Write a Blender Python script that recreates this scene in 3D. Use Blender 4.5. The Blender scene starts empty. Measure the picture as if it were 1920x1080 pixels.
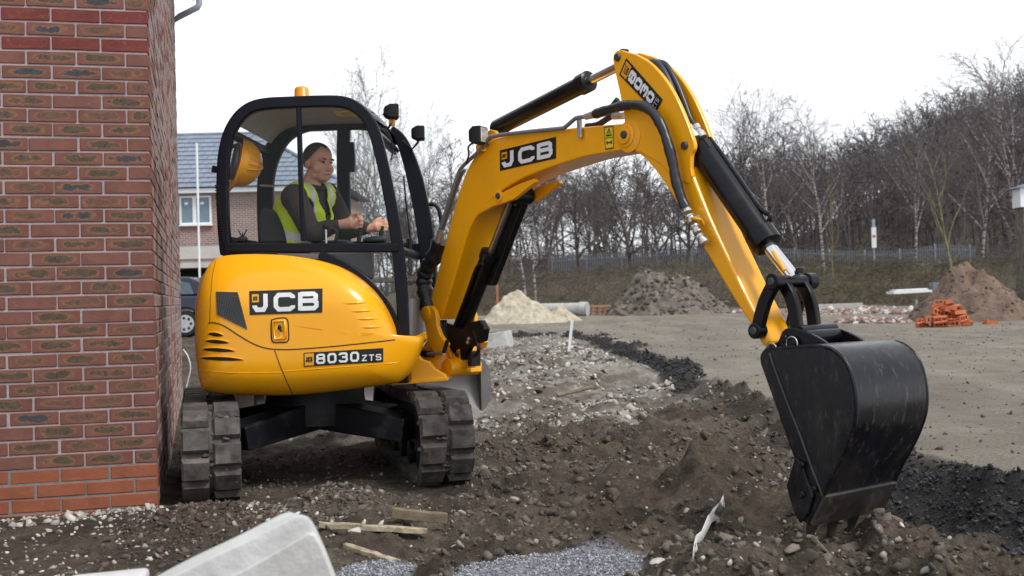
import bpy, bmesh, math, random
import numpy as np
from mathutils import Vector, Matrix
from mathutils.bvhtree import BVHTree

random.seed(7)
SC = bpy.context.scene
COL = SC.collection
V = Vector

# ------------------------------------------------------------------ camera
CAMH = 1.064            # camera height over the soil beside the wall
F = 2200.0              # focal length in photo pixels (1920 wide)
PITCH = 0.0068
ROLL = 0.024
cam_d = bpy.data.cameras.new('camera')
cam = bpy.data.objects.new('camera', cam_d)
COL.objects.link(cam)
SC.camera = cam
cam_d.sensor_width = 36.0
cam_d.lens = F / 1920.0 * 36.0
cam_d.clip_start = 0.05
cam_d.clip_end = 3000
cam.matrix_world = Matrix.Translation((0, 0, CAMH)) @ Matrix.Rotation(math.pi / 2 + PITCH, 4, 'X') @ Matrix.Rotation(-ROLL, 4, 'Z')
cam_d.dof.use_dof = True
cam_d.dof.focus_distance = 6.3
cam_d.dof.aperture_fstop = 4.5

# ------------------------------------------------------------------ sky, sun, exposure
SUN_EL, SUN_AZ = math.radians(50), math.radians(128)      # azimuth clockwise from +Y
w = bpy.data.worlds.new('World')
SC.world = w
w.use_nodes = True
nt = w.node_tree
nt.nodes.clear()
out = nt.nodes.new('ShaderNodeOutputWorld')
sky = nt.nodes.new('ShaderNodeTexSky')
sky.sky_type = 'NISHITA'
sky.sun_disc = False
sky.sun_elevation = SUN_EL
sky.sun_rotation = SUN_AZ
sky.air_density = 1.0
sky.dust_density = 3.0
bg1 = nt.nodes.new('ShaderNodeBackground')
bg1.inputs[1].default_value = 0.12
nt.links.new(sky.outputs[0], bg1.inputs[0])
tc = nt.nodes.new('ShaderNodeTexCoord')
mp = nt.nodes.new('ShaderNodeMapping')
mp.inputs['Scale'].default_value = (1.0, 1.0, 2.6)
nt.links.new(tc.outputs['Generated'], mp.inputs[0])
nz = nt.nodes.new('ShaderNodeTexNoise')
nz.inputs['Scale'].default_value = 1.5
nz.inputs['Detail'].default_value = 7
nz.inputs['Roughness'].default_value = 0.5
nt.links.new(mp.outputs[0], nz.inputs['Vector'])
cr = nt.nodes.new('ShaderNodeValToRGB')
cr.color_ramp.elements[0].position = 0.43
cr.color_ramp.elements[0].color = (0.58, 0.61, 0.66, 1)
cr.color_ramp.elements[1].position = 0.64
cr.color_ramp.elements[1].color = (0.965, 0.98, 1.0, 1)
nt.links.new(nz.outputs[0], cr.inputs[0])
bg2 = nt.nodes.new('ShaderNodeBackground')                  # the overcast cloud deck
bg2.inputs[1].default_value = 0.84
nt.links.new(cr.outputs[0], bg2.inputs[0])
mx = nt.nodes.new('ShaderNodeMixShader')
mx.inputs[0].default_value = 0.92
nt.links.new(bg1.outputs[0], mx.inputs[1])
nt.links.new(bg2.outputs[0], mx.inputs[2])
nt.links.new(mx.outputs[0], out.inputs[0])

sd = bpy.data.lights.new('sun', 'SUN')
sd.energy = 1.5
sd.angle = math.radians(14)
sd.color = (1.0, 0.975, 0.94)
so = bpy.data.objects.new('sun', sd)
COL.objects.link(so)
sdir = V((math.sin(SUN_AZ) * math.cos(SUN_EL), math.cos(SUN_AZ) * math.cos(SUN_EL), math.sin(SUN_EL)))
so.rotation_euler = sdir.to_track_quat('Z', 'Y').to_euler()
so.location = sdir * 60

vs = SC.view_settings
vs.view_transform = 'Standard'
vs.look = 'None'
vs.exposure = 0.72
vs.gamma = 1.0
vs.use_curve_mapping = False
try:
    SC.cycles.use_denoising = True
    SC.cycles.max_bounces = 8
    SC.cycles.transparent_max_bounces = 24
    SC.cycles.caustics_reflective = False
    SC.cycles.caustics_refractive = False
except Exception:
    pass

# ------------------------------------------------------------------ photo measurements to places
_cr, _sr, _cp, _sp = math.cos(ROLL), math.sin(ROLL), math.cos(PITCH), math.sin(PITCH)
CAM = V((0, 0, CAMH))
def ray(px, py):
    u, v = px - 960.0, 540.0 - py
    u2 = u * _cr + v * _sr
    v2 = -u * _sr + v * _cr
    return V((u2, F * _cp - v2 * _sp, F * _sp + v2 * _cp)) / F
def at(px, py, Y):
    d = ray(px, py)
    return CAM + d * (Y / d.y)
def on_plane(px, py, p, n):
    d = ray(px, py)
    return CAM + d * ((p - CAM).dot(n) / d.dot(n))
def gnd(px, py, z=0.0):
    return on_plane(px, py, V((0, 0, z)), V((0, 0, 1)))

# ------------------------------------------------------------------ materials
MATS = {}
def new_mat(name):
    m = bpy.data.materials.new(name)
    m.use_nodes = True
    n = m.node_tree
    n.nodes.clear()
    o = n.nodes.new('ShaderNodeOutputMaterial')
    b = n.nodes.new('ShaderNodeBsdfPrincipled')
    n.links.new(b.outputs[0], o.inputs[0])
    MATS[name] = m
    return m, n, b, o
def N(nt, typ, **kw):
    nd = nt.nodes.new(typ)
    for k, v in kw.items():
        if isinstance(k, str) and hasattr(nd, k):
            setattr(nd, k, v)
        else:
            nd.inputs[k.replace('_', ' ')].default_value = v
    return nd
def noise(nt, vec, scale, detail=4, rough=0.55):
    nd = nt.nodes.new('ShaderNodeTexNoise')
    nd.inputs['Scale'].default_value = scale
    nd.inputs['Detail'].default_value = detail
    nd.inputs['Roughness'].default_value = rough
    if vec is not None:
        nt.links.new(vec, nd.inputs['Vector'])
    return nd.outputs[0]
def ramp(nt, fac, stops, interp='LINEAR'):
    r = nt.nodes.new('ShaderNodeValToRGB')
    r.color_ramp.interpolation = interp
    e = r.color_ramp.elements
    while len(e) < len(stops):
        e.new(0.5)
    for k, (p, c) in enumerate(stops):
        e[k].position = p
        e[k].color = (*c, 1) if len(c) == 3 else c
    nt.links.new(fac, r.inputs[0])
    return r.outputs[0]
def mixc(nt, fac, a, b, mode='MIX'):
    m = nt.nodes.new('ShaderNodeMix')
    m.data_type = 'RGBA'
    m.blend_type = mode
    for inp, val in ((m.inputs[0], fac), (m.inputs[6], a), (m.inputs[7], b)):
        if isinstance(val, (int, float)):
            inp.default_value = val
        elif isinstance(val, tuple):
            inp.default_value = (*val, 1) if len(val) == 3 else val
        else:
            nt.links.new(val, inp)
    return m.outputs[2]
def mathn(nt, op, a, b=None, clamp=False):
    m = nt.nodes.new('ShaderNodeMath')
    m.operation = op
    m.use_clamp = clamp
    for inp, val in ((m.inputs[0], a), (m.inputs[1], b)):
        if val is None:
            continue
        if isinstance(val, (int, float)):
            inp.default_value = val
        else:
            nt.links.new(val, inp)
    return m.outputs[0]
def bump(nt, h, strength, dist, bsdf):
    b = nt.nodes.new('ShaderNodeBump')
    b.inputs['Strength'].default_value = strength
    b.inputs['Distance'].default_value = dist
    nt.links.new(h, b.inputs['Height'])
    nt.links.new(b.outputs[0], bsdf.inputs['Normal'])
def pos(nt):
    return nt.nodes.new('ShaderNodeNewGeometry').outputs['Position']

def pmat(name, col, rough=0.5, metal=0.0, var=0.12, vscale=6.0, bscale=0, bstr=0.2, bdist=0.004, dirt=None, dscale=5.0, damt=0.5, spec=0.5, coat=0.0):
    m, n, b, o = new_mat(name)
    p = pos(n)
    f = noise(n, p, vscale, 5)
    lo = tuple(max(0, c * (1 - var)) for c in col)
    hi = tuple(min(1, c * (1 + var)) for c in col)
    c = ramp(n, f, [(0.3, lo), (0.7, hi)])
    r = None
    if dirt:
        df = noise(n, p, dscale, 7, 0.68)
        dm = ramp(n, df, [(0.5, (0, 0, 0)), (0.72, (damt,) * 3)])
        c = mixc(n, dm, c, dirt)
        rr = mixc(n, dm, (rough,) * 3, (0.85,) * 3)
        n.links.new(rr, b.inputs['Roughness'])
    else:
        rf = ramp(n, f, [(0.3, (max(0, rough - 0.06),) * 3), (0.7, (min(1, rough + 0.06),) * 3)])
        n.links.new(rf, b.inputs['Roughness'])
    n.links.new(c, b.inputs['Base Color'])
    b.inputs['Metallic'].default_value = metal
    b.inputs['Specular IOR Level'].default_value = spec
    b.inputs['Coat Weight'].default_value = coat
    b.inputs['Coat Roughness'].default_value = 0.08
    if bscale:
        bump(n, noise(n, p, bscale, 6, 0.6), bstr, bdist, b)
    return m

YEL = (0.95, 0.415, 0.003)
pmat('yellow_paint', YEL, 0.30, var=0.03, vscale=3, dirt=(0.40, 0.24, 0.06), dscale=7, damt=0.12, coat=0.15)
pmat('yellow_hood', YEL, 0.26, var=0.03, vscale=2, coat=0.25, dirt=(0.42, 0.27, 0.09), dscale=3.5, damt=0.14)
pmat('black_paint', (0.0045, 0.0045, 0.0065), 0.30, var=0.2, dirt=(0.10, 0.085, 0.07), dscale=9, damt=0.10, spec=0.27)
pmat('black_frame', (0.0045, 0.005, 0.010), 0.34, var=0.2, spec=0.22)
pmat('black_rubber', (0.010, 0.010, 0.012), 0.55, var=0.25, spec=0.3)
pmat('hose_black', (0.016, 0.017, 0.022), 0.36, var=0.2, bscale=60, bstr=0.25, bdist=0.003)
pmat('dark_gap', (0.006, 0.006, 0.006), 0.8)
pmat('under_black', (0.007, 0.007, 0.011), 0.45, spec=0.3, var=0.2, dirt=(0.13, 0.105, 0.08), dscale=7, damt=0.35)
pmat('track_rubber', (0.066, 0.060, 0.055), 0.88, var=0.5, vscale=18, dirt=(0.19, 0.16, 0.13), dscale=7, damt=1.0, bscale=70, bstr=0.5)
pmat('blade_steel', (0.19, 0.185, 0.185), 0.5, metal=0.35, var=0.2, dirt=(0.22, 0.18, 0.14), dscale=8, damt=0.5)
pmat('lip_steel', (0.034, 0.032, 0.031), 0.42, metal=0.1, var=0.4, vscale=9, dirt=(0.12, 0.095, 0.07), dscale=10, damt=0.7)
pmat('chrome', (0.75, 0.74, 0.74), 0.12, metal=1.0, var=0.03)
pmat('rod_brown', (0.30, 0.26, 0.22), 0.3, metal=0.9, var=0.1)
pmat('zinc', (0.55, 0.55, 0.54), 0.35, metal=0.8, var=0.15, vscale=30)
pmat('pin_grey', (0.05, 0.055, 0.065), 0.5, metal=0.2, var=0.2)
pmat('decal_black', (0.008, 0.008, 0.008), 0.4)
pmat('decal_white', (0.78, 0.78, 0.78), 0.4, var=0.03)
pmat('decal_yellow', (0.75, 0.36, 0.02), 0.4, var=0.03)
pmat('label_yellow', (0.80, 0.62, 0.03), 0.4, var=0.03)
pmat('headliner', (0.60, 0.60, 0.58), 0.85, var=0.08, bscale=90, bstr=0.3)
pmat('lamp_amber', (0.85, 0.30, 0.01), 0.22, var=0.06, spec=0.6)
pmat('lamp_lens', (0.72, 0.72, 0.72), 0.15, metal=0.5, var=0.2, vscale=80)
pmat('seat_cloth', (0.022, 0.022, 0.026), 0.9, var=0.2, bscale=120)
pmat('trim_grey', (0.10, 0.10, 0.105), 0.55, var=0.1)
pmat('cover_grey', (0.17, 0.17, 0.18), 0.5, var=0.1)
pmat('skin', (0.66, 0.33, 0.22), 0.5, var=0.12, vscale=28, bscale=160, bstr=0.15, bdist=0.001)
pmat('lip', (0.36, 0.16, 0.13), 0.5)
pmat('hair', (0.055, 0.036, 0.026), 0.75, var=0.3, vscale=90, bscale=220, bstr=0.6)
pmat('eye_dark', (0.03, 0.022, 0.018), 0.25)
pmat('jacket', (0.032, 0.021, 0.020), 0.9, var=0.3, vscale=14, bscale=40, bstr=0.5, bdist=0.01)
pmat('hivis', (0.62, 0.80, 0.015), 0.7, var=0.08, vscale=12, bscale=22, bstr=0.5, bdist=0.012)
pmat('reflective', (0.62, 0.62, 0.60), 0.45, metal=0.2, var=0.08)
pmat('trousers', (0.03, 0.035, 0.05), 0.9, var=0.2, bscale=40)
pmat('hat_plastic', (0.85, 0.36, 0.01), 0.3, var=0.04)
pmat('hat_inner', (0.10, 0.11, 0.14), 0.6)
pmat('white_plastic', (0.78, 0.79, 0.80), 0.4, var=0.04)
pmat('grey_plastic', (0.38, 0.42, 0.50), 0.4, var=0.05)
pmat('mortar', (0.36, 0.31, 0.318), 0.95, var=0.14, vscale=45, bscale=200, bstr=0.6)
pmat('mortar_grey', (0.19, 0.19, 0.185), 0.95, var=0.2, vscale=30, bscale=200, bstr=0.6)
pmat('far_mortar', (0.42, 0.38, 0.36), 0.95)
pmat('concrete', (0.42, 0.42, 0.41), 0.9, var=0.14, vscale=9, bscale=60, bstr=0.5, dirt=(0.24, 0.21, 0.18), dscale=4, damt=0.5)
pmat('white_concrete', (0.57, 0.565, 0.555), 0.9, var=0.09, vscale=14, bscale=55, bstr=0.6, bdist=0.006, dirt=(0.40, 0.38, 0.35), dscale=5, damt=0.55)
pmat('timber', (0.165, 0.125, 0.08), 0.85, var=0.35, vscale=16, bscale=70, bstr=0.6, dirt=(0.14, 0.11, 0.085), dscale=9, damt=0.75)
pmat('timber_pale', (0.36, 0.30, 0.205), 0.85, var=0.4, vscale=24, bscale=80, bstr=0.8, dirt=(0.09, 0.07, 0.052), dscale=20, damt=1.0)
pmat('plastic_white', (0.80, 0.80, 0.78), 0.55, var=0.08, bscale=30, dirt=(0.25, 0.22, 0.18), dscale=14, damt=0.6)
pmat('sand', (0.42, 0.375, 0.285), 0.95, var=0.3, vscale=5.0, bscale=9, bstr=0.8, bdist=0.05)
pmat('dark_soil', (0.145, 0.125, 0.105), 0.95, var=0.5, vscale=3.2, bscale=8, bstr=1.0, bdist=0.08)
pmat('brown_soil', (0.155, 0.105, 0.078), 0.95, var=0.35, vscale=3.0, bscale=9, bstr=0.9, bdist=0.06)
pmat('hill_soil', (0.10, 0.085, 0.06), 0.95, var=0.4, vscale=0.25)
pmat('orange_brick', (0.46, 0.135, 0.055), 0.85, var=0.22, vscale=9)
pmat('red_timber', (0.38, 0.14, 0.09), 0.8)
pmat('galv', (0.30, 0.33, 0.38), 0.5, metal=0.2, var=0.12)
pmat('fence_steel', (0.17, 0.19, 0.225), 0.6, metal=0.1, var=0.15)
pmat('slate_tile', (0.20, 0.235, 0.30), 0.6, var=0.18, vscale=2.5)
pmat('far_brick_plain', (0.30, 0.17, 0.135), 0.9, var=0.2, vscale=4)
pmat('render_grey', (0.52, 0.50, 0.47), 0.9, var=0.1, vscale=2)
pmat('window_blue', (0.16, 0.23, 0.28), 0.12, var=0.1)
pmat('car_paint', (0.018, 0.022, 0.045), 0.22, var=0.05, coat=0.5)
pmat('car_glass', (0.10, 0.14, 0.17), 0.06, var=0.1)
pmat('tyre', (0.014, 0.014, 0.014), 0.8)
pmat('alloy', (0.62, 0.63, 0.65), 0.35, metal=0.7)
pmat('signal_red', (0.45, 0.02, 0.02), 0.5)
pmat('bark_dark', (0.105, 0.09, 0.078), 0.9, var=0.3, vscale=4)
pmat('twig_dark', (0.110, 0.095, 0.092), 0.9, var=0.25, vscale=1.2)
pmat('twig_purple', (0.090, 0.078, 0.082), 0.9, var=0.3, vscale=0.12)
pmat('bark_green', (0.21, 0.19, 0.095), 0.9, var=0.25, vscale=4)
pmat('bramble', (0.105, 0.088, 0.062), 0.9, var=0.55, vscale=0.5)
pmat('dry_grass', (0.20, 0.17, 0.085), 0.9, var=0.4, vscale=0.6)

# birch bark: white with dark bands
m, n, b, o = new_mat('bark_birch')
p = pos(n)
mpn = n.nodes.new('ShaderNodeMapping'); mpn.inputs['Scale'].default_value = (1.5, 1.5, 7.0)
n.links.new(p, mpn.inputs[0])
f = noise(n, mpn.outputs[0], 1.2, 5)
n.links.new(ramp(n, f, [(0.44, (0.08, 0.07, 0.065)), (0.54, (0.34, 0.32, 0.30)), (0.75, (0.50, 0.48, 0.45))]), b.inputs['Base Color'])
b.inputs['Roughness'].default_value = 0.85

# thin window glass
def glass(name, tint, refl=1.0):
    m, n, b, o = new_mat(name)
    n.nodes.remove(b)
    t = n.nodes.new('ShaderNodeBsdfTransparent'); t.inputs[0].default_value = (*tint, 1)
    g = n.nodes.new('ShaderNodeBsdfGlossy'); g.inputs['Roughness'].default_value = 0.02
    fr = n.nodes.new('ShaderNodeFresnel'); fr.inputs[0].default_value = 1.5
    k = mathn(n, 'MINIMUM', mathn(n, 'MULTIPLY', fr.outputs[0], refl), 0.35)
    mxs = n.nodes.new('ShaderNodeMixShader')
    n.links.new(k, mxs.inputs[0]); n.links.new(t.outputs[0], mxs.inputs[1]); n.links.new(g.outputs[0], mxs.inputs[2])
    n.links.new(mxs.outputs[0], o.inputs[0])
glass('cab_glass', (0.975, 0.985, 0.98), 0.28)
glass('car_side_glass', (0.35, 0.42, 0.42))

# flashed facing brick: red rim, khaki or blue-grey heart with dark specks, laid out in the brick's own UV
def brick_mat(name, rim, heart, amount, dark_specks, smear=0.35):
    m, n, b, o = new_mat(name)
    uv = n.nodes.new('ShaderNodeUVMap')
    p = pos(n)
    sx = n.nodes.new('ShaderNodeSeparateXYZ'); n.links.new(uv.outputs[0], sx.inputs[0])
    wob = noise(n, p, 16, 3)
    wob2 = noise(n, p, 4.0, 2)
    dx = mathn(n, 'ABSOLUTE', mathn(n, 'SUBTRACT', mathn(n, 'ADD', sx.outputs[0], mathn(n, 'MULTIPLY', mathn(n, 'SUBTRACT', wob2, 0.5), 0.35)), 0.5))
    dy = mathn(n, 'ABSOLUTE', mathn(n, 'SUBTRACT', sx.outputs[1], 0.52))
    d = mathn(n, 'ADD', mathn(n, 'POWER', mathn(n, 'MULTIPLY', dx, 2.45), 3.2), mathn(n, 'POWER', mathn(n, 'MULTIPLY', dy, 2.7), 2.2))
    d = mathn(n, 'ADD', d, mathn(n, 'MULTIPLY', mathn(n, 'SUBTRACT', wob, 0.5), 2.6))
    d = mathn(n, 'ADD', d, mathn(n, 'MULTIPLY', mathn(n, 'SUBTRACT', noise(n, p, 55, 4), 0.5), 1.1))
    mask = ramp(n, d, [(0.12, (amount,) * 3), (0.85, (0, 0, 0))])
    ring = ramp(n, d, [(0.38, (0, 0, 0)), (0.62, (amount * 0.42,) * 3), (0.92, (0, 0, 0))])
    base = ramp(n, noise(n, p, 9, 5), [(0.3, tuple(c * 0.80 for c in rim)), (0.7, tuple(c * 1.18 for c in rim))])
    hc = ramp(n, noise(n, p, 24, 4), [(0.3, tuple(c * 0.75 for c in heart)), (0.7, tuple(c * 1.25 for c in heart))])
    c = mixc(n, mask, base, hc)
    c = mixc(n, ring, c, (0.30, 0.165, 0.062))
    sp = ramp(n, noise(n, p, 70, 3, 0.7), [(0.56, (0, 0, 0)), (0.64, (1, 1, 1))])
    c = mixc(n, mathn(n, 'MULTIPLY', mathn(n, 'MULTIPLY', sp, mask), dark_specks), c, (0.028, 0.030, 0.042))
    pale = ramp(n, noise(n, p, 34, 6, 0.72), [(0.60, (0, 0, 0)), (0.78, (smear,) * 3)])
    c = mixc(n, pale, c, (0.42, 0.31, 0.29))
    n.links.new(c, b.inputs['Base Color'])
    b.inputs['Roughness'].default_value = 0.9
    bump(n, mathn(n, 'ADD', noise(n, p, 230, 4, 0.7), noise(n, p, 40, 3)), 0.5, 0.004, b)
RIM = (0.168, 0.064, 0.046)
brick_mat('brick_flash', RIM, (0.088, 0.062, 0.038), 1.15, 1.0)
brick_mat('brick_faint', RIM, (0.120, 0.068, 0.042), 0.9, 0.8)
brick_mat('brick_blue', RIM, (0.050, 0.048, 0.054), 1.25, 0.9)
brick_mat('brick_plain', (0.165, 0.066, 0.050), (0.21, 0.085, 0.06), 0.25, 0.3)
brick_mat('brick_red', (0.155, 0.030, 0.024), (0.12, 0.03, 0.026), 0.3, 0.2)
brick_mat('brick_orange', (0.27, 0.078, 0.038), (0.22, 0.08, 0.045), 0.3, 0.15)
brick_mat('brick_side_pale', (0.29, 0.215, 0.20), (0.16, 0.12, 0.105), 0.4, 0.2, 0.08)  # paler, greyer brick colour given to most of the side wall

# far house brickwork (too far to tell bricks apart)
m, n, b, o = new_mat('far_brick')
uv = n.nodes.new('ShaderNodeUVMap')
bt = n.nodes.new('ShaderNodeTexBrick')
n.links.new(uv.outputs[0], bt.inputs['Vector'])
bt.inputs['Color1'].default_value = (0.30, 0.155, 0.12, 1)
bt.inputs['Color2'].default_value = (0.19, 0.11, 0.095, 1)
bt.inputs['Mortar'].default_value = (0.45, 0.40, 0.38, 1)
bt.inputs['Scale'].default_value = 1.0
bt.inputs['Mortar Size'].default_value = 0.012
bt.inputs['Brick Width'].default_value = 0.225
bt.inputs['Row Height'].default_value = 0.075
n.links.new(bt.outputs[0], b.inputs['Base Color'])
b.inputs['Roughness'].default_value = 0.9

# worn bucket steel
m, n, b, o = new_mat('bucket_steel')
p = pos(n)
mpn = n.nodes.new('ShaderNodeMapping'); mpn.inputs['Scale'].default_value = (2.2, 2.2, 0.7); mpn.inputs['Rotation'].default_value = (0.3, 0.25, 0)
n.links.new(p, mpn.inputs[0])
f = noise(n, mpn.outputs[0], 3.0, 6, 0.6)
c = ramp(n, f, [(0.3, (0.005, 0.005, 0.008)), (0.62, (0.011, 0.011, 0.014)), (0.8, (0.030, 0.027, 0.024))])
sc = ramp(n, noise(n, mpn.outputs[0], 16, 8, 0.75), [(0.54, (0, 0, 0)), (0.68, (0.5,) * 3)])
c = mixc(n, sc, c, (0.12, 0.10, 0.08))
sc2 = ramp(n, noise(n, p, 5.5, 9, 0.72), [(0.50, (0, 0, 0)), (0.64, (0.55,) * 3)])
c = mixc(n, sc2, c, (0.022, 0.021, 0.021))
n.links.new(c, b.inputs['Base Color'])
n.links.new(ramp(n, f, [(0.3, (0.20,) * 3), (0.75, (0.38,) * 3)]), b.inputs['Roughness'])
b.inputs['Metallic'].default_value = 0.0
b.inputs['Specular IOR Level'].default_value = 0.33
bump(n, noise(n, p, 35, 5), 0.12, 0.003, b)

# stones: each loose piece its own tone
def stone_mat(name, stops, rough=0.92, bs=50):
    m, n, b, o = new_mat(name)
    g = n.nodes.new('ShaderNodeNewGeometry')
    c = ramp(n, g.outputs['Random Per Island'], stops)
    f = noise(n, g.outputs['Position'], 28, 5, 0.6)
    c = mixc(n, 0.55, c, ramp(n, f, [(0.3, (0.55,) * 3), (0.7, (1.3,) * 3)]), 'MULTIPLY')
    n.links.new(c, b.inputs['Base Color'])
    b.inputs['Roughness'].default_value = rough
    bump(n, noise(n, g.outputs['Position'], bs, 5, 0.65), 0.6, 0.008, b)
stone_mat('clod', [(0.0, (0.058, 0.048, 0.038)), (0.5, (0.092, 0.078, 0.062)), (0.8, (0.138, 0.118, 0.094)), (0.94, (0.165, 0.138, 0.114)), (1.0, (0.33, 0.30, 0.26))])
stone_mat('red_clod', [(0.0, (0.040, 0.026, 0.020)), (0.6, (0.072, 0.046, 0.035)), (0.93, (0.12, 0.085, 0.066)), (1.0, (0.26, 0.22, 0.19))])
stone_mat('pale_stone', [(0.0, (0.22, 0.205, 0.18)), (0.5, (0.38, 0.355, 0.31)), (0.85, (0.50, 0.47, 0.42)), (1.0, (0.62, 0.60, 0.56))])
stone_mat('black_stone', [(0.0, (0.014, 0.014, 0.016)), (0.7, (0.034, 0.033, 0.037)), (1.0, (0.08, 0.077, 0.078))], 0.8)
stone_mat('grey_chip', [(0.0, (0.09, 0.09, 0.10)), (0.6, (0.24, 0.245, 0.27)), (1.0, (0.45, 0.46, 0.50))])
stone_mat('brick_rubble', [(0.0, (0.16, 0.10, 0.085)), (0.4, (0.30, 0.17, 0.14)), (0.7, (0.40, 0.36, 0.33)), (1.0, (0.62, 0.58, 0.55))])

# ------------------------------------------------------------------ mesh helpers
class MB:
    def __init__(s):
        s.v, s.f, s.mi = [], [], []
    def add(s, vs, fs, mi=0):
        o = len(s.v)
        s.v += [tuple(p) for p in vs]
        s.f += [tuple(i + o for i in f) for f in fs]
        s.mi += [mi] * len(fs)
        return s
    def box(s, c, ax, ay, az, mi=0):
        c, ax, ay, az = V(c), V(ax), V(ay), V(az)
        vs = [c + ax * i + ay * j + az * k for k in (-1, 1) for j in (-1, 1) for i in (-1, 1)]
        fs = [(0, 2, 3, 1), (4, 5, 7, 6), (0, 1, 5, 4), (1, 3, 7, 5), (3, 2, 6, 7), (2, 0, 4, 6)]
        if ax.cross(ay).dot(az) < 0:
            fs = [f[::-1] for f in fs]
        return s.add(vs, fs, mi)
    def prism(s, pts, vec, mi=0):
        pts = [V(p) for p in pts]; vec = V(vec); n = len(pts)
        nrm = V((0, 0, 0))
        for i in range(n):
            nrm += pts[i].cross(pts[(i + 1) % n])
        if nrm.dot(vec) > 0:
            pts = pts[::-1]
        vs = pts + [p + vec for p in pts]
        fs = [tuple(range(n)), tuple(range(2 * n - 1, n - 1, -1))]
        for i in range(n):
            j = (i + 1) % n
            fs.append((i, i + n, j + n, j))
        return s.add(vs, fs, mi)
    def tube(s, pts, r, n=8, closed=False, cap=True, mi=0):
        pts = [V(p) for p in pts]; m = len(pts)
        rs = r if isinstance(r, (list, tuple)) else [r] * m
        vs, fs = [], []
        pu = None
        for i, p in enumerate(pts):
            if closed:
                t = pts[(i + 1) % m] - pts[i - 1]
            else:
                t = pts[min(i + 1, m - 1)] - pts[max(i - 1, 0)]
            t = t.normalized() if t.length > 1e-9 else V((0, 0, 1))
            if pu is None:
                a = V((0, 0, 1)) if abs(t.z) < 0.9 else V((1, 0, 0))
                u = t.cross(a).normalized()
            else:
                u = (pu - t * pu.dot(t))
                u = u.normalized() if u.length > 1e-6 else t.orthogonal().normalized()
            pu = u
            w = t.cross(u)
            for k in range(n):
                a = 2 * math.pi * k / n
                vs.append(p + (u * math.cos(a) + w * math.sin(a)) * rs[i])
        for i in range(m if closed else m - 1):
            a, b2 = i * n, ((i + 1) % m) * n
            for k in range(n):
                k2 = (k + 1) % n
                fs.append((a + k, a + k2, b2 + k2, b2 + k))
        if cap and not closed:
            fs.append(tuple(range(n - 1, -1, -1)))
            fs.append(tuple(range((m - 1) * n, m * n)))
        return s.add(vs, fs, mi)
    def cyl(s, p0, p1, r, n=16, r2=None, mi=0):
        return s.tube([p0, p1], [r, r if r2 is None else r2], n, mi=mi)
    def bar(s, pts, wd, h, nrm, closed=False, mi=0):
        """sweep a rectangle (wd in plane, h along nrm) along a planar polyline"""
        pts = [V(p) for p in pts]; nrm = V(nrm).normalized(); m = len(pts)
        ws = wd if isinstance(wd, (list, tuple)) else [wd] * m
        vs, fs = [], []
        for i, p in enumerate(pts):
            a = pts[i - 1] if (i > 0 or closed) else None
            b2 = pts[(i + 1) % m] if (i < m - 1 or closed) else None
            t1 = (p - a).normalized() if a is not None else None
            t2 = (b2 - p).normalized() if b2 is not None else None
            t = ((t1 or t2) + (t2 or t1)).normalized()
            side = nrm.cross(t).normalized()
            k = 1.0
            if t1 is not None and t2 is not None:
                k = 1.0 / max(0.5, side.dot(nrm.cross(t1).normalized()))
            q = side * (ws[i] * 0.5 * k)
            hh = nrm * (h * 0.5)
            vs += [p - q - hh, p + q - hh, p + q + hh, p - q + hh]
        for i in range(m if closed else m - 1):
            a, b2 = 4 * i, 4 * ((i + 1) % m)
            for k in range(4):
                k2 = (k + 1) % 4
                fs.append((a + k, a + k2, b2 + k2, b2 + k))
        if not closed:
            fs.append((3, 2, 1, 0)); e = 4 * (m - 1)
            fs.append((e, e + 1, e + 2, e + 3))
        return s.add(vs, fs, mi)
    def ball(s, c, rx, ry=None, rz=None, rot=None, nu=16, nv=10, mi=0):
        ry = rx if ry is None else ry; rz = rx if rz is None else rz
        c = V(c); vs, fs = [], []
        for i in range(nv + 1):
            th = math.pi * i / nv
            for j in range(nu):
                ph = 2 * math.pi * j / nu
                q = V((rx * math.sin(th) * math.cos(ph), ry * math.sin(th) * math.sin(ph), rz * math.cos(th)))
                if rot is not None:
                    q = rot @ q
                vs.append(c + q)
        for i in range(nv):
            for j in range(nu):
                j2 = (j + 1) % nu
                fs.append((i * nu + j, (i + 1) * nu + j, (i + 1) * nu + j2, i * nu + j2))
        return s.add(vs, fs, mi)
    def lathe(s, p0, axis, prof, n=24, mi=0):
        p0, axis = V(p0), V(axis).normalized()
        u = axis.orthogonal().normalized(); w = axis.cross(u)
        vs, fs = [], []
        for t, r in prof:
            for k in range(n):
                a = 2 * math.pi * k / n
                vs.append(p0 + axis * t + (u * math.cos(a) + w * math.sin(a)) * r)
        for i in range(len(prof) - 1):
            for k in range(n):
                k2 = (k + 1) % n
                fs.append((i * n + k, i * n + k2, (i + 1) * n + k2, (i + 1) * n + k))
        fs.append(tuple(range(n - 1, -1, -1)))
        e = (len(prof) - 1) * n
        fs.append(tuple(range(e, e + n)))
        return s.add(vs, fs, mi)
    def mesh(s, name, mats, smooth=None):
        me = bpy.data.meshes.new(name)
        me.from_pydata(s.v, [], s.f)
        for mname in ([mats] if isinstance(mats, str) else mats):
            me.materials.append(MATS[mname])
        if any(s.mi):
            me.polygons.foreach_set('material_index', s.mi)
        if smooth is not None:
            me.polygons.foreach_set('use_smooth', [True] * len(me.polygons))
            me.set_sharp_from_angle(angle=math.radians(smooth))
        me.update()
        return me
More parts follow.
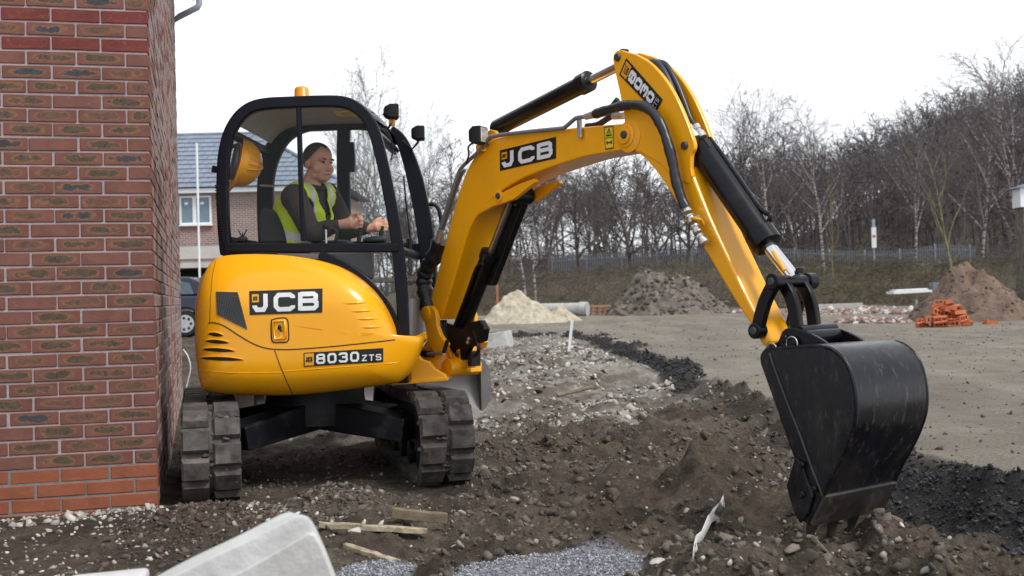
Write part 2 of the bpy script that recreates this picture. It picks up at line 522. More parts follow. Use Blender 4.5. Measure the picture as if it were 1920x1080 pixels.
    def build(s, name, mats, parent=None, smooth=None, bevel=None, local=False, seg=2):
        o = link(name, s.mesh(name, mats, smooth), parent, local)
        if bevel:
            b = o.modifiers.new('bevel', 'BEVEL')
            b.width = bevel; b.segments = seg; b.limit_method = 'ANGLE'; b.angle_limit = math.radians(38)
            b.harden_normals = smooth is not None
        return o

def link(name, me, parent=None, local=False):
    o = bpy.data.objects.new(name, me)
    COL.objects.link(o)
    if parent is not None:
        o.parent = parent
        if not local and parent.parent is None:       # meshes are written in world metres
            o.matrix_parent_inverse = Matrix.Translation(parent.location).inverted()
    return o
def tag(o, label=None, cat=None, group=None, kind=None):
    if label: o['label'] = label
    if cat: o['category'] = cat
    if group: o['group'] = group
    if kind: o['kind'] = kind
    return o
def thing(name, label, cat, loc=(0, 0, 0), group=None):
    o = bpy.data.objects.new(name, None)
    COL.objects.link(o)
    o.location = loc
    o.empty_display_size = 0.2
    return tag(o, label, cat, group)
def spline(pts, k=6):
    """Catmull-Rom through 3D or 2D points"""
    pts = [V(p) for p in pts]; outp = []
    for i in range(len(pts) - 1):
        p0 = pts[max(i - 1, 0)]; p1 = pts[i]; p2 = pts[i + 1]; p3 = pts[min(i + 2, len(pts) - 1)]
        for j in range(k):
            t = j / k
            outp.append(0.5 * ((2 * p1) + (p2 - p0) * t + (2 * p0 - 5 * p1 + 4 * p2 - p3) * t * t + (3 * p1 - p0 - 3 * p2 + p3) * t ** 3))
    outp.append(pts[-1])
    return outp

def vnoise(x, y, seed=0):
    x = np.asarray(x, float); y = np.asarray(y, float)
    xi = np.floor(x); yi = np.floor(y)
    fx = x - xi; fy = y - yi
    fx = fx * fx * fx * (fx * (fx * 6 - 15) + 10); fy = fy * fy * fy * (fy * (fy * 6 - 15) + 10)
    def h(a, b2):
        q = np.sin(a * 127.1 + b2 * 311.7 + seed * 74.7) * 43758.5453
        return q - np.floor(q)
    return ((h(xi, yi) * (1 - fx) + h(xi + 1, yi) * fx) * (1 - fy) + (h(xi, yi + 1) * (1 - fx) + h(xi + 1, yi + 1) * fx) * fy) * 2 - 1
def fbm(x, y, octv=4, seed=0, gain=0.5):
    a, s, t = 1.0, 1.0, 0.0
    for i in range(octv):
        ca, sa = math.cos(i * 1.1), math.sin(i * 1.1)
        t = t + a * vnoise((x * ca - y * sa) * s, (x * sa + y * ca) * s, seed + i * 13)
        a *= gain; s *= 2.03
    return t
def sstep(a, b2, x):
    t = np.clip((np.asarray(x, float) - a) / (b2 - a), 0, 1)
    return t * t * (3 - 2 * t)

# ================================================================== GROUND
EDGE = [(-9, 29.5), (-3, 29.5), (0.2, 29.5), (1.15, 28.6), (1.7, 26.5), (1.98, 22), (2.05, 16), (2.04, 10), (2.1, 7), (2.17, 5.4), (2.2, 3), (2.2, -30)]
HARD = np.array(EDGE + [(900, -30), (900, 58), (-9, 58)], float)
def edge_dist(x, y):
    """signed distance to the hardstanding's broken edge, + inside"""
    d = np.full(x.shape, 1e9)
    for (ax, ay), (bx, by) in zip(EDGE[:-1], EDGE[1:]):
        dx, dy = bx - ax, by - ay
        t = np.clip(((x - ax) * dx + (y - ay) * dy) / (dx * dx + dy * dy), 0, 1)
        d = np.minimum(d, np.hypot(x - ax - t * dx, y - ay - t * dy))
    ins = np.zeros(x.shape, bool)
    n = len(HARD)
    for i in range(n):
        x1, y1 = HARD[i]; x2, y2 = HARD[(i + 1) % n]
        c = ((y1 > y) != (y2 > y)) & (x < (x2 - x1) * (y - y1) / (y2 - y1 + 1e-12) + x1)
        ins ^= c
    return np.where(ins, d, -d)
def masks(x, y):
    x = np.asarray(x, float); y = np.asarray(y, float)
    wob = fbm(x * 0.9, y * 0.9, 3, 5) * 0.10 + fbm(x * 5, y * 5, 2, 9) * 0.03
    sdv = edge_dist(x, y) + wob * np.clip(y / 9, 0.6, 2)
    far = sstep(58, 64, y + fbm(x * .1, y * .1, 2, 3) * 3)
    hard = sstep(0.0, 0.12, sdv) * (1 - far)
    fade = 1 - sstep(7.2, 8.6, y) * (1 - sstep(11.0, 13.5, y))
    black = sstep(-0.40, -0.26, sdv) * (1 - sstep(-0.02, 0.16, sdv)) * (1 - far) * np.clip(0.2 + 0.8 * fade, 0, 1)
    pale = sstep(9.0, 11.5, y + fbm(x * 1.3, y * 0.8, 3, 21) * 1.6) * (1 - hard) * (1 - black) * sstep(-3.4, -1.8, x) * (1 - far)
    chip = np.maximum(sstep(0.09, 0.0, np.hypot((x - 0.12) / 0.46, (y - 4.55) / 0.42) - 0.80 + fbm(x * 4, y * 4, 2, 31) * 0.14),
                      sstep(0.09, 0.0, np.hypot((x + 0.56) / 0.20, (y - 4.62) / 0.26) - 0.80 + fbm(x * 4, y * 4, 2, 32) * 0.14))
    return sdv, hard, black, pale, chip, far
def zground(x, y):
    x = np.asarray(x, float); y = np.asarray(y, float)
    sdv, hard, black, pale, chip, far = masks(x, y)
    top = 0.14 * sstep(-0.34, 0.08, sdv)
    rough = (1 - hard) * (1 - 0.8 * chip)
    mach = np.exp(-(((x + 1.0) / 1.2) ** 2 + ((y - 7.1) / 1.3) ** 2) ** 2)
    site = 1 - far
    amp = rough * (1 - 0.85 * mach)
    left = sstep(-0.9, -1.6, x) * (1 - sstep(6.6, 7.4, y))
    amp = amp * (1 - 0.6 * left)
    z = top
    z = z + amp * site * (fbm(x * 0.9, y * 0.9, 3, 1) * 0.050 * (1 + pale) + fbm(x * 3.2, y * 3.2, 3, 2) * 0.026 + fbm(x * 11, y * 11, 3, 3) * 0.019)
    # churned ridges and hollows
    churn = amp * site * (1 - pale) * sstep(-0.9, -0.2, x)
    z = z + churn * ((1 - np.abs(fbm(x * 1.7 + 3, y * 2.1, 3, 61))) ** 2 * 0.13 - 0.065) + churn * fbm(x * 2.6, y * 3.4, 3, 66) * 0.040
    # clods: sharper bumps
    rd = 1 - np.abs(fbm(x * 6.5, y * 6.5, 3, 17))
    z = z + amp * site * (rd - 0.6) * 0.032
    z = z + hard * (fbm(x * 0.35, y * 0.35, 3, 7) * 0.02 + fbm(x * 6, y * 6, 3, 8) * 0.004)
    # berms and hollows the machine has pushed up
    def heap(cx, cy, rx, ry, h, a=0.0):
        ca, sa = math.cos(a), math.sin(a)
        u = ((x - cx) * ca + (y - cy) * sa) / rx; v = (-(x - cx) * sa + (y - cy) * ca) / ry
        return h * np.exp(-(u * u + v * v))
    z = z + heap(-0.93, 5.95, 0.24, 0.20, 0.11) + heap(-1.45, 5.25, 0.34, 0.26, 0.13) + heap(-1.2, 4.95, 0.3, 0.2, 0.07)
    z = z + heap(0.55, 6.6, 0.6, 0.26, 0.15, -0.5) - heap(0.12, 6.05, 0.5, 0.25, 0.10, -0.5) + heap(1.3, 6.4, 0.5, 0.3, 0.08, -0.3) + heap(0.0, 5.5, 0.45, 0.2, 0.05, 0.3)
    z = z + heap(1.0, 4.9, 0.4, 0.3, 0.04) - heap(1.30, 4.98, 0.30, 0.20, 0.05) + heap(1.9, 4.3, 0.4, 0.25, 0.07) - heap(1.72, 4.85, 0.22, 0.10, 0.07, -0.4) + heap(0.9, 4.35, 0.5, 0.3, 0.04)
    z = z + heap(0.55, 15.5, 1.2, 3.0, 0.16) + heap(0.2, 22, 1.3, 3.0, 0.15) - heap(-0.6, 10.0, 1.2, 1.2, 0.05)
    # far side of the site: bank, railway bed, hill
    bank = sstep(64, 76, y) * 2.35 + sstep(86, 100, y) * 0.4
    z = z + bank * sstep(-9, -4, x - 0.02 * y + 3)
    hill = sstep(105, 210, y) * (4.5 + 21 * sstep(0.16, 0.50, x / np.maximum(y, 1.0)) ) * sstep(-30, 5, x)
    z = z + hill + far * fbm(x * 0.08, y * 0.08, 3, 41) * 0.5
    z = z + 0.25 * sstep(-4.5, -7.5, x) * sstep(20, 26, y)
    return z

ys = [-30, -12, -4, 0, 1.0, 1.7]
yy = 2.2
while yy < 60:
    ys.append(yy); yy *= (1.0042 if 3.6 < yy < 9 else 1.0062)
while yy < 1600:
    ys.append(yy); yy *= 1.045
ys = np.array(ys)
NC = 480
us = np.linspace(-1, 1, NC)
us = np.sign(us) * np.abs(us) ** 1.0
gx = us[None, :] * (2.0 + 0.52 * np.maximum(ys, 0.0) + 0.9 * np.maximum(ys - 58, 0))[:, None]
gy = np.repeat(ys[:, None], NC, 1)
gz = zground(gx, gy)
_s, hard, black, pale, chip, far = masks(gx, gy)
R_, C_ = gx.shape
idx = np.arange(R_ * C_).reshape(R_, C_)
quads = np.stack([idx[:-1, :-1], idx[:-1, 1:], idx[1:, 1:], idx[1:, :-1]], -1).reshape(-1, 4)
me = bpy.data.meshes.new('ground')
me.vertices.add(R_ * C_)
me.vertices.foreach_set('co', np.stack([gx, gy, gz], -1).ravel())
me.loops.add(quads.size)
me.loops.foreach_set('vertex_index', quads.ravel().astype(np.int32))
me.polygons.add(len(quads))
me.polygons.foreach_set('loop_start', np.arange(0, quads.size, 4, dtype=np.int32))
me.polygons.foreach_set('use_smooth', np.ones(len(quads), bool))
me.update(calc_edges=True)
for nm, arr in (('hard', hard), ('black', black), ('pale', pale), ('chip', chip), ('far', far)):
    a = me.attributes.new(nm, 'FLOAT', 'POINT')
    a.data.foreach_set('value', arr.ravel().astype(np.float32))

m, n, b, o = new_mat('ground')
p = pos(n)
def attr(nm):
    a = n.nodes.new('ShaderNodeAttribute'); a.attribute_name = nm
    return a.outputs['Fac']
n1 = noise(n, p, 1.7, 6, 0.6); n2 = noise(n, p, 11, 6, 0.65); n3 = noise(n, p, 60, 5, 0.7)
dirt = ramp(n, n1, [(0.3, (0.042, 0.033, 0.025)), (0.5, (0.076, 0.061, 0.046)), (0.72, (0.125, 0.103, 0.079))])
dirt = mixc(n, 0.85, dirt, ramp(n, n2, [(0.3, (0.5, 0.5, 0.5)), (0.7, (1.45, 1.45, 1.45))]), 'MULTIPLY')
dirt = mixc(n, 0.6, dirt, ramp(n, noise(n, p, 34, 5, 0.7), [(0.3, (0.5, 0.5, 0.5)), (0.7, (1.5, 1.5, 1.5))]), 'MULTIPLY')
grit = ramp(n, n3, [(0.62, (0, 0, 0)), (0.72, (0.55,) * 3)])
dirt = mixc(n, grit, dirt, (0.30, 0.27, 0.23))
hc = ramp(n, n1, [(0.3, (0.172, 0.152, 0.124)), (0.7, (0.248, 0.222, 0.186))])
mps = n.nodes.new('ShaderNodeMapping'); mps.inputs['Scale'].default_value = (0.7, 0.12, 1.0)
mps.inputs['Rotation'].default_value = (0, 0, 0.5)
n.links.new(p, mps.inputs[0])
streak = noise(n, mps.outputs[0], 1.6, 5, 0.6)
hc = mixc(n, 0.8, hc, ramp(n, streak, [(0.35, (0.70, 0.69, 0.68)), (0.65, (1.16, 1.16, 1.15))]), 'MULTIPLY')
hc = mixc(n, 0.8, hc, ramp(n, n3, [(0.32, (0.5, 0.5, 0.5)), (0.5, (1, 1, 1)), (0.7, (1.3, 1.3, 1.28))]), 'MULTIPLY')
spk = ramp(n, noise(n, p, 21, 3, 0.5), [(0.66, (0, 0, 0)), (0.70, (0.8,) * 3)])
hc = mixc(n, spk, hc, (0.085, 0.075, 0.065))
pc = ramp(n, n2, [(0.3, (0.17, 0.155, 0.135)), (0.6, (0.35, 0.33, 0.295)), (0.75, (0.43, 0.41, 0.375))])
pc = mixc(n, ramp(n, n1, [(0.38, (0, 0, 0)), (0.54, (0.9,) * 3)]), pc, (0.115, 0.096, 0.075))
bc = ramp(n, n3, [(0.3, (0.012, 0.012, 0.013)), (0.7, (0.055, 0.053, 0.054))])
cc = ramp(n, noise(n, p, 95, 3, 0.6), [(0.3, (0.08, 0.08, 0.09)), (0.7, (0.36, 0.365, 0.40))])
fc = ramp(n, noise(n, p, 0.12, 5), [(0.3, (0.062, 0.052, 0.040)), (0.7, (0.115, 0.096, 0.066))])
c = mixc(n, attr('pale'), dirt, pc)
c = mixc(n, attr('hard'), c, hc)
c = mixc(n, attr('black'), c, bc)
c = mixc(n, attr('chip'), c, cc)
c = mixc(n, attr('far'), c, fc)
n.links.new(c, b.inputs['Base Color'])
b.inputs['Roughness'].default_value = 0.95
b.inputs['Specular IOR Level'].default_value = 0.2
n4 = noise(n, p, 26, 5, 0.7)
hh = mathn(n, 'ADD', mathn(n, 'ADD', mathn(n, 'MULTIPLY', n2, 0.7), mathn(n, 'MULTIPLY', n4, 0.6)), mathn(n, 'MULTIPLY', n3, 0.4))
bump(n, hh, 1.0, 0.030, b)
me.materials.append(m)
ground = link('ground', me)
tag(ground, kind='structure')

# ================================================================== loose stones and clods
rng = np.random.default_rng(11)
def rock_shapes(level, k, seed):
    outp = []
    for i in range(k):
        bm = bmesh.new()
        bmesh.ops.create_icosphere(bm, subdivisions=level, radius=1.0)
        r = random.Random(seed + i)
        st = (r.uniform(0.8, 1.25), r.uniform(0.7, 1.1), r.uniform(0.5, 0.85))
        planes = [(V((r.gauss(0, 1), r.gauss(0, 1), r.gauss(0, 1))).normalized(), r.uniform(0.42, 0.80)) for _ in range(9)]
        for v in bm.verts:
            q = v.co.copy()
            for nn, dd in planes:
                e = q.dot(nn) - dd
                if e > 0:
                    q -= nn * e * 0.9
            q *= 1 + r.uniform(-1, 1) * (0.12, 0.12, 0.07, 0.03)[level]
            v.co = V((q.x * st[0], q.y * st[1], q.z * st[2]))
        vs = np.array([v.co[:] for v in bm.verts]); fs = np.array([[v.index for v in f.verts] for f in bm.faces])
        bm.free()
        outp.append((vs, fs))
    return outp
ROCK1 = rock_shapes(1, 8, 100)
ROCK2 = rock_shapes(2, 8, 200)
ROCK3 = rock_shapes(3, 6, 300)
def tri_mesh(name, vs, fs, mat, smooth=False):
    me = bpy.data.meshes.new(name)
    me.vertices.add(len(vs)); me.vertices.foreach_set('co', np.ascontiguousarray(vs, dtype=np.float32).ravel())
    me.loops.add(fs.size); me.loops.foreach_set('vertex_index', np.ascontiguousarray(fs, dtype=np.int32).ravel())
    me.polygons.add(len(fs)); me.polygons.foreach_set('loop_start', np.arange(0, fs.size, fs.shape[1], dtype=np.int32))
    if smooth:
        me.polygons.foreach_set('use_smooth', np.ones(len(fs), bool))
    me.update(calc_edges=True)
    me.materials.append(MATS[mat])
    return me
def scatter(name, mat, x, y, size, shapes, label, cat, sink=0.25, zf=None):
    keepx = ~((((x + 1.84) * .253 - (y - 6.1) * .967) < 0.0) & (((x + 1.84) * .967 + (y - 6.1) * .253) < 0.0))
    x, y, size = x[keepx], y[keepx], size[keepx]
    z = (zf or zground)(x, y)
    VV, FF, off = [], [], 0
    which = rng.integers(0, len(shapes), len(x))
    ang = rng.uniform(0, 6.283, len(x)); tilt = rng.normal(0, 0.35, (2, len(x)))
    for k, (bv, bf) in enumerate(shapes):
        s = np.where(which == k)[0]
        if not len(s):
            continue
        st = rng.uniform(0.75, 1.3, (len(s), 1, 3))
        q = bv[None] * st * size[s][:, None, None]
        q[..., 2] += tilt[0, s][:, None] * q[..., 0] + tilt[1, s][:, None] * q[..., 1]
        ca, sa = np.cos(ang[s])[:, None], np.sin(ang[s])[:, None]
        X = q[..., 0] * ca - q[..., 1] * sa + x[s][:, None]
        Y = q[..., 0] * sa + q[..., 1] * ca + y[s][:, None]
        Z = q[..., 2] + z[s][:, None] + (0.5 - sink) * size[s][:, None] * 0.6
        VV.append(np.stack([X, Y, Z], -1).reshape(-1, 3))
        nf = bf[None] + (np.arange(len(s)) * len(bv))[:, None, None] + off
        FF.append(nf.reshape(-1, 3)); off += len(s) * len(bv)
    ob = link(name, tri_mesh(name, np.concatenate(VV), np.concatenate(FF), mat))
    tag(ob, label, cat, kind='stuff')
    return ob
def pick(n, x0, x1, y0, y1, cond, ypow=1.0):
    """random spots kept where cond(x, y) says so"""
    xs, yv = [], []
    while sum(map(len, xs)) < n:
        t = rng.uniform(0, 1, n * 2) ** ypow
        y = y0 + (y1 - y0) * t
        x = rng.uniform(x0, x1, n * 2)
        k = cond(x, y) & (np.abs(x) < 0.47 * y + 0.4)
        xs.append(x[k]); yv.append(y[k])
    return np.concatenate(xs)[:n], np.concatenate(yv)[:n]
def c_dirt(x, y):
    s_, h_, b_, p_, ch_, f_ = masks(x, y)
    cl = fbm(x * 1.4, y * 1.4, 3, 55) + 0.35 * (x > -0.3) - 0.25 * (y > 8)
    smooth_patch = np.exp(-(((x + 0.05) / 0.55) ** 2 + ((y - 6.2) / 0.8) ** 2))
    return (h_ < 0.3) & (b_ < 0.5) & (ch_ < 0.3) & (rng.uniform(-0.5, 0.8, x.shape) < cl + 0.15 - smooth_patch * 0.5)
x, y = pick(19000, -3, 2.6, 3.6, 11, c_dirt, 1.25)
scatter('soil_clod', 'clod', x, y, np.clip(rng.lognormal(-4.75, 0.55, len(x)), 0.004, 0.035), ROCK1, 'small brown clods and crumbs lying over the dug soil', 'soil', 0.5)
x, y = pick(1500, -1.0, 2.5, 3.7, 8.5, lambda a, b2: c_dirt(a, b2) & (a > -0.3), 1.2)
scatter('soil_lump', 'clod', x, y, np.clip(rng.lognormal(-3.95, 0.42, len(x)), 0.012, 0.055), ROCK2, 'fist sized brown soil lumps around the bucket', 'soil', 0.6)
x, y = pick(850, -3, 2.4, 3.6, 9.5, c_dirt, 1.2)
scatter('pale_pebble', 'pale_stone', x, y, np.clip(rng.lognormal(-4.6, 0.5, len(x)), 0.004, 0.025), ROCK1, 'small pale pebbles scattered over the brown soil', 'pebbles', 0.3)
x, y = pick(700, -2.9, -0.8, 3.9, 6.0, lambda a, b2: a < -0.8)
scatter('wall_side_pebble', 'pale_stone', x, y, np.clip(rng.lognormal(-4.75, 0.45, len(x)), 0.004, 0.018), ROCK1, 'small pale chips on the soil before the brick wall', 'pebbles', 0.3)
x = rng.normal(-1.38, 0.24, 1700); y = rng.normal(5.15, 0.22, 1700)
scatter('dark_clod', 'red_clod', x, y, np.clip(rng.lognormal(-4.85, 0.5, len(x)), 0.004, 0.028), ROCK1, 'dark crumbly clods heaped behind the white concrete block', 'soil', 0.3)
x = rng.normal(-0.93, 0.19, 900); y = rng.normal(5.92, 0.16, 900)
scatter('heap_clod', 'clod', x, y, np.clip(rng.lognormal(-4.75, 0.5, len(x)), 0.004, 0.03), ROCK1, 'grey brown clods heaped between the tracks and the battens', 'soil', 0.3)
def c_wall(x, y):
    xw = -1.85 + (y - 6.1) * 3.82
    near = np.abs((x + 1.86) * 0.253 - (y - 6.07) * 0.967)
    return (x < -1.2) & (near < 0.40 * rng.uniform(0, 1, x.shape) ** 0.8) & ((x + 1.86) * 0.253 - (y - 6.07) * 0.967 > 0)
x, y = pick(300, -3.2, -1.3, 5.0, 6.4, c_wall)
scatter('mortar_crumb', 'pale_stone', x, y, np.clip(rng.lognormal(-4.35, 0.55, len(x)), 0.005, 0.032), ROCK1, 'pale mortar crumbs and chips along the foot of the wall', 'rubble', 0.3)
def c_pale(x, y):
    s_, h_, b_, p_, ch_, f_ = masks(x, y)
    return (p_ > 0.4) & (rng.uniform(-0.7, 0.7, x.shape) < fbm(x * 1.2, y * 1.0, 3, 77))
x, y = pick(7500, -2.5, 2.2, 8.8, 29, c_pale, 1.1)
scatter('pale_rubble', 'pale_stone', x, y, np.clip(rng.lognormal(-3.95, 0.5, len(x)), 0.010, 0.075), ROCK1, 'pale grey crushed stone bank below the road edge', 'rubble', 0.3)
x, y = pick(1600, -2.5, 2.2, 8.8, 27, c_pale, 1.1)
scatter('rubble_soil', 'clod', x, y, np.clip(rng.lognormal(-3.7, 0.5, len(x)), 0.012, 0.08), ROCK1, 'brown soil lumps mixed through the pale stone bank', 'soil', 0.35)
def c_black(x, y):
    s_, h_, b_, p_, ch_, f_ = masks(x, y)
    return (b_ > 0.35)
x, y = pick(9500, -4, 3.4, 3.8, 30, c_black, 1.7)
scatter('tarmac_stone', 'black_stone', x, y, np.clip(rng.lognormal(-4.45, 0.38, len(x)), 0.006, 0.022) * np.clip(y / 9, 0.9, 1.25), ROCK1, 'loose black tarmac stones along the broken road edge', 'rubble', 0.2)
def c_hard(x, y):
    s_, h_, b_, p_, ch_, f_ = masks(x, y)
    return (h_ > 0.7)
x, y = pick(3800, -4, 12, 4.5, 40, c_hard, 1.8)
scatter('road_crumb', 'clod', x, y, np.clip(rng.lognormal(-4.75, 0.55, len(x)), 0.004, 0.028), ROCK1, 'dark crumbs and grit strewn over the beige hardstanding', 'grit', 0.2)
def c_chip(x, y):
    return masks(x, y)[4] > 0.35
x, y = pick(4000, -0.9, 0.8, 4.1, 5.2, c_chip)
scatter('grey_chippings', 'grey_chip', x, y, rng.uniform(0.004, 0.0085, len(x)), ROCK1, 'patch of fine grey stone chippings in the foreground', 'gravel', 0.2)
x, y = pick(900, 9, 24, 29, 52, lambda a, b2: (b2 > 31 + (22 - a) * 0.9) & (fbm(a * .5, b2 * .5, 2, 3) > -0.1))
scatter('brick_rubble', 'brick_rubble', x, y, np.clip(rng.lognormal(-2.5, 0.5, len(x)), 0.03, 0.22), ROCK1, 'band of broken brick and concrete rubble across the far site', 'rubble', 0.3)
x, y = pick(260, 8.6, 10.6, 29, 34, lambda a, b2: np.hypot((a - 9.5) / 0.9, (b2 - 31) / 1.6) < 1)
scatter('pink_rubble', 'brick_rubble', x, y, np.clip(rng.lognormal(-2.6, 0.35, len(x)), 0.04, 0.16), ROCK2, 'low heap of pink and white brick rubble left of the bricks', 'rubble', 0.1)

def boulder(label, px, py, wpx, mat, k, sq=(1, 1, 0.6), rz=0.0, hgt=None):
    g = gnd(px, py)
    z = float(zground(np.array([g.x]), np.array([g.y]))[0])
    g = gnd(px, py, z)
    s = wpx / F * g.y * 0.5
    bv, bf = ROCK3[k % len(ROCK3)]
    q = bv * np.array(sq) * s * 1.12
    q = q @ np.array(Matrix.Rotation(rz, 3, 'Z')).T
    me = tri_mesh('stone', q, bf, mat)
    ob = link('stone', me)
    ob.location = (g.x, g.y, z + s * sq[2] * 0.22)
    tag(ob, label, 'stone', 'larger stones lying in the dug soil')
    return ob
boulder('pale angular stone just left of the bucket teeth', 1432, 985, 62, 'pale_stone', 0, (1, .8, .6), 0.3)
boulder('small pale oval stone nearest the bucket tooth', 1463, 1003, 26, 'pale_stone', 1, (.7, .7, 1.1), 0.8)
boulder('brown flat stone below the pale angular stone', 1406, 1012, 48, 'clod', 2, (1, .7, .5), 0.2)
boulder('dark grey stone leaning behind the pale angular stone', 1385, 978, 52, 'clod', 3, (1, .8, .8), 1.2)
boulder('long brown slab of stone left of the bucket side', 1452, 893, 84, 'clod', 4, (1.1, .6, .4), 0.35)
boulder('brown stone with flat top in the middle of the dug soil', 1275, 835, 60, 'clod', 5, (1.1, .7, .5), 0.1)
boulder('mottled grey stone near the bottom edge beside the chippings', 1238, 1062, 44, 'pale_stone', 3, (1, .9, .8), 0.5)
boulder('brown stone to the right of the mottled grey stone', 1283, 1070, 42, 'clod', 1, (1, .8, .9), 1.9)
boulder('large pink-grey stone at lower right below the road edge', 1795, 1062, 86, 'pale_stone', 2, (1.1, .8, .7), 0.2)
boulder('white chip leaning on the large pink-grey stone', 1830, 1028, 36, 'white_concrete', 4, (1, .6, .8), 0.6)
boulder('white chip halfway between bucket and lower right stones', 1716, 1020, 26, 'white_concrete', 5, (1, .6, .9), 2.0)
boulder('dark lump of soil directly below the bucket edge', 1605, 1035, 78, 'clod', 0, (1, .9, .8), 0.7)
boulder('grey cracked stone beside the dug slot right of bucket', 1655, 985, 66, 'clod', 5, (1.2, .8, .6), 0.1)
boulder('round grey stone resting on the wooden battens', 666, 998, 27, 'pale_stone', 1, (1, 1, .9), 0.4)

# ================================================================== BRICK HOUSE (left)
WA, WS = V((0.967, 0.253, 0)).normalized(), V((-0.253, 0.967, 0)).normalized()
WN, WM = V((0.253, -0.967, 0)).normalized(), V((0.967, 0.253, 0)).normalized()     # outward normals of front and side
corner = gnd(297, 955); corner = V((corner.x, corner.y, 0))
CO, BL, JT = 0.0735, 0.240, 0.0095
house = thing('brick_house', 'red and brown flashed brick house corner at the left edge', 'house', corner - WA * 1.6 + WS * 3.5)
ZW = 4.42
core = MB()
core.box(corner - WA * (1.7 + 0.006) + WS * (3.55 + 0.006) + V((0, 0, (ZW - 0.3) / 2 + 0.12)), WA * 1.7, WS * 3.55, V((0, 0, (ZW - 0.3) / 2 + 0.12 - 0.0)), 0)
core.build('mortar', 'mortar', house)
fm = MB()
fm.box(corner - WA * (1.7 + 0.0045) + WS * (3.55 + 0.0045) + V((0, 0, 0.0)), WA * 1.7, WS * 3.55, V((0, 0, 0.2445)))
fm.build('footing_mortar', 'mortar_grey', house)

def brick_mesh(name, lx, ly, lz, mat):
    """local: x along run, y depth into wall, z up; chamfered front arrises; face UV 0..1"""
    bm = bmesh.new()
    bmesh.ops.create_cube(bm, size=1.0)
    for v in bm.verts:
        v.co = V((v.co.x * lx, v.co.y * ly, v.co.z * lz))
    bmesh.ops.bevel(bm, geom=list(bm.edges), offset=0.0035, segments=1, affect='EDGES')
    uv = bm.loops.layers.uv.new('UVMap')
    for f in bm.faces:
        for l in f.loops:
            q = l.vert.co
            a = q.x / lx if abs(f.normal.y) > 0.5 or abs(f.normal.z) > 0.5 else q.y / ly
            l[uv].uv = (a + 0.5, q.z / lz + 0.5)
    me = bpy.data.meshes.new(name); bm.to_mesh(me); bm.free()
    me.materials.append(MATS[mat])
    return me
BH = CO - JT
KINDS = ['brick_flash', 'brick_faint', 'brick_blue', 'brick_plain', 'brick_red', 'brick_orange', 'brick_side_pale']
FULL = {k: brick_mesh('brick', BL - JT, 0.11, BH, k) for k in KINDS}
MF = Matrix((( WA.x, -WN.x, 0), (WA.y, -WN.y, 0), (0, 0, 1)))       # columns: run, into wall, up
MS = Matrix((( WS.x, -WM.x, 0), (WS.y, -WM.y, 0), (0, 0, 1)))
rb = random.Random(5)
def kind_of(course):
    if course < 4: return 'brick_orange'
    if course in (33, 35): return 'brick_red'
    t = rb.random()
    return 'brick_flash' if t < 0.54 else 'brick_faint' if t < 0.74 else 'brick_blue' if t < 0.89 else 'brick_plain'
stuff = {k: MB() for k in KINDS}
stuff_uv = {k: [] for k in KINDS}
nparts = 0
def put_brick(c, M, kind, single, length=None):
    global nparts
    me = FULL[kind]
    if single:
        o = link('brick', me, house)
        rot = (M @ Matrix.Rotation(rb.gauss(0, 0.005), 3, 'Y')).to_4x4()
        o.matrix_basis = Matrix.Translation(c) @ rot @ Matrix.Diagonal((length / (BL - JT) if length else 1, 1, 1, 1))
        nparts += 1
    else:
        s = length / (BL - JT) if length else 1
        vs = [c + M @ V((v.co.x * s, v.co.y, v.co.z)) for v in me.vertices]
        stuff[kind].add(vs, [tuple(p.vertices) for p in me.polygons])
        uvl = me.uv_layers[0].data
        stuff_uv[kind] += [tuple(uvl[i].uv) for p in me.polygons for i in p.loop_indices]
NCOURSE = int((ZW + 0.053) / CO)
for k in range(NCOURSE):
    zc = -0.053 + (k + 0.5) * CO
    seen = k < 40
    full = (k % 2 == 1)
    s0 = 0.0
    # corner brick: a front stretcher on odd courses, the end of a side stretcher on even ones
    if full:
        put_brick(corner - WA * ((BL - JT) / 2) - WN * 0.055 + V((0, 0, zc)), MF, kind_of(k), seen)
        fstart, sstart = BL, 0.11 + JT
    else:
        put_brick(corner + WS * ((BL - JT) / 2) - WM * 0.055 + V((0, 0, zc)), MS, kind_of(k) if rb.random() < .5 else ('brick_orange' if k < 4 else 'brick_plain'), seen)
        fstart, sstart = 0.11 + JT, BL
    a = fstart
    j = 0
    while a < 3.2:
        put_brick(corner - WA * (a + (BL - JT) / 2 + rb.gauss(0, .0018)) - WN * (0.055 + rb.gauss(0, .0012)) + V((0, 0, zc + rb.gauss(0, .0011))), MF, kind_of(k), seen and j < 3)
        a += BL; j += 1
    a = sstart; j = 0
    while a < 6.9:
        put_brick(corner + WS * (a + (BL - JT) / 2) - WM * (0.055 + rb.gauss(0, .0012)) + V((0, 0, zc)), MS, 'brick_side_pale' if rb.random() < .7 else kind_of(max(k, 5) if k not in (33, 35) else 6), seen and j < 3)
        a += BL; j += 1
for k in KINDS:
    if stuff[k].f:
        me = stuff[k].mesh('brickwork', k)
        uvl = me.uv_layers.new(name='UVMap')
        uvl.data.foreach_set('uv', [c for t in stuff_uv[k] for c in t])
        o = link('brickwork', me, house); o['kind'] = 'stuff'
jb = MB()
jb.box(corner + WS * 3.02 + WM * 0.002 + V((0, 0, ZW / 2)), WS * 0.012, WM * 0.004, V((0, 0, ZW / 2 - 0.05)))
jb.build('movement_joint', 'red_timber', house)
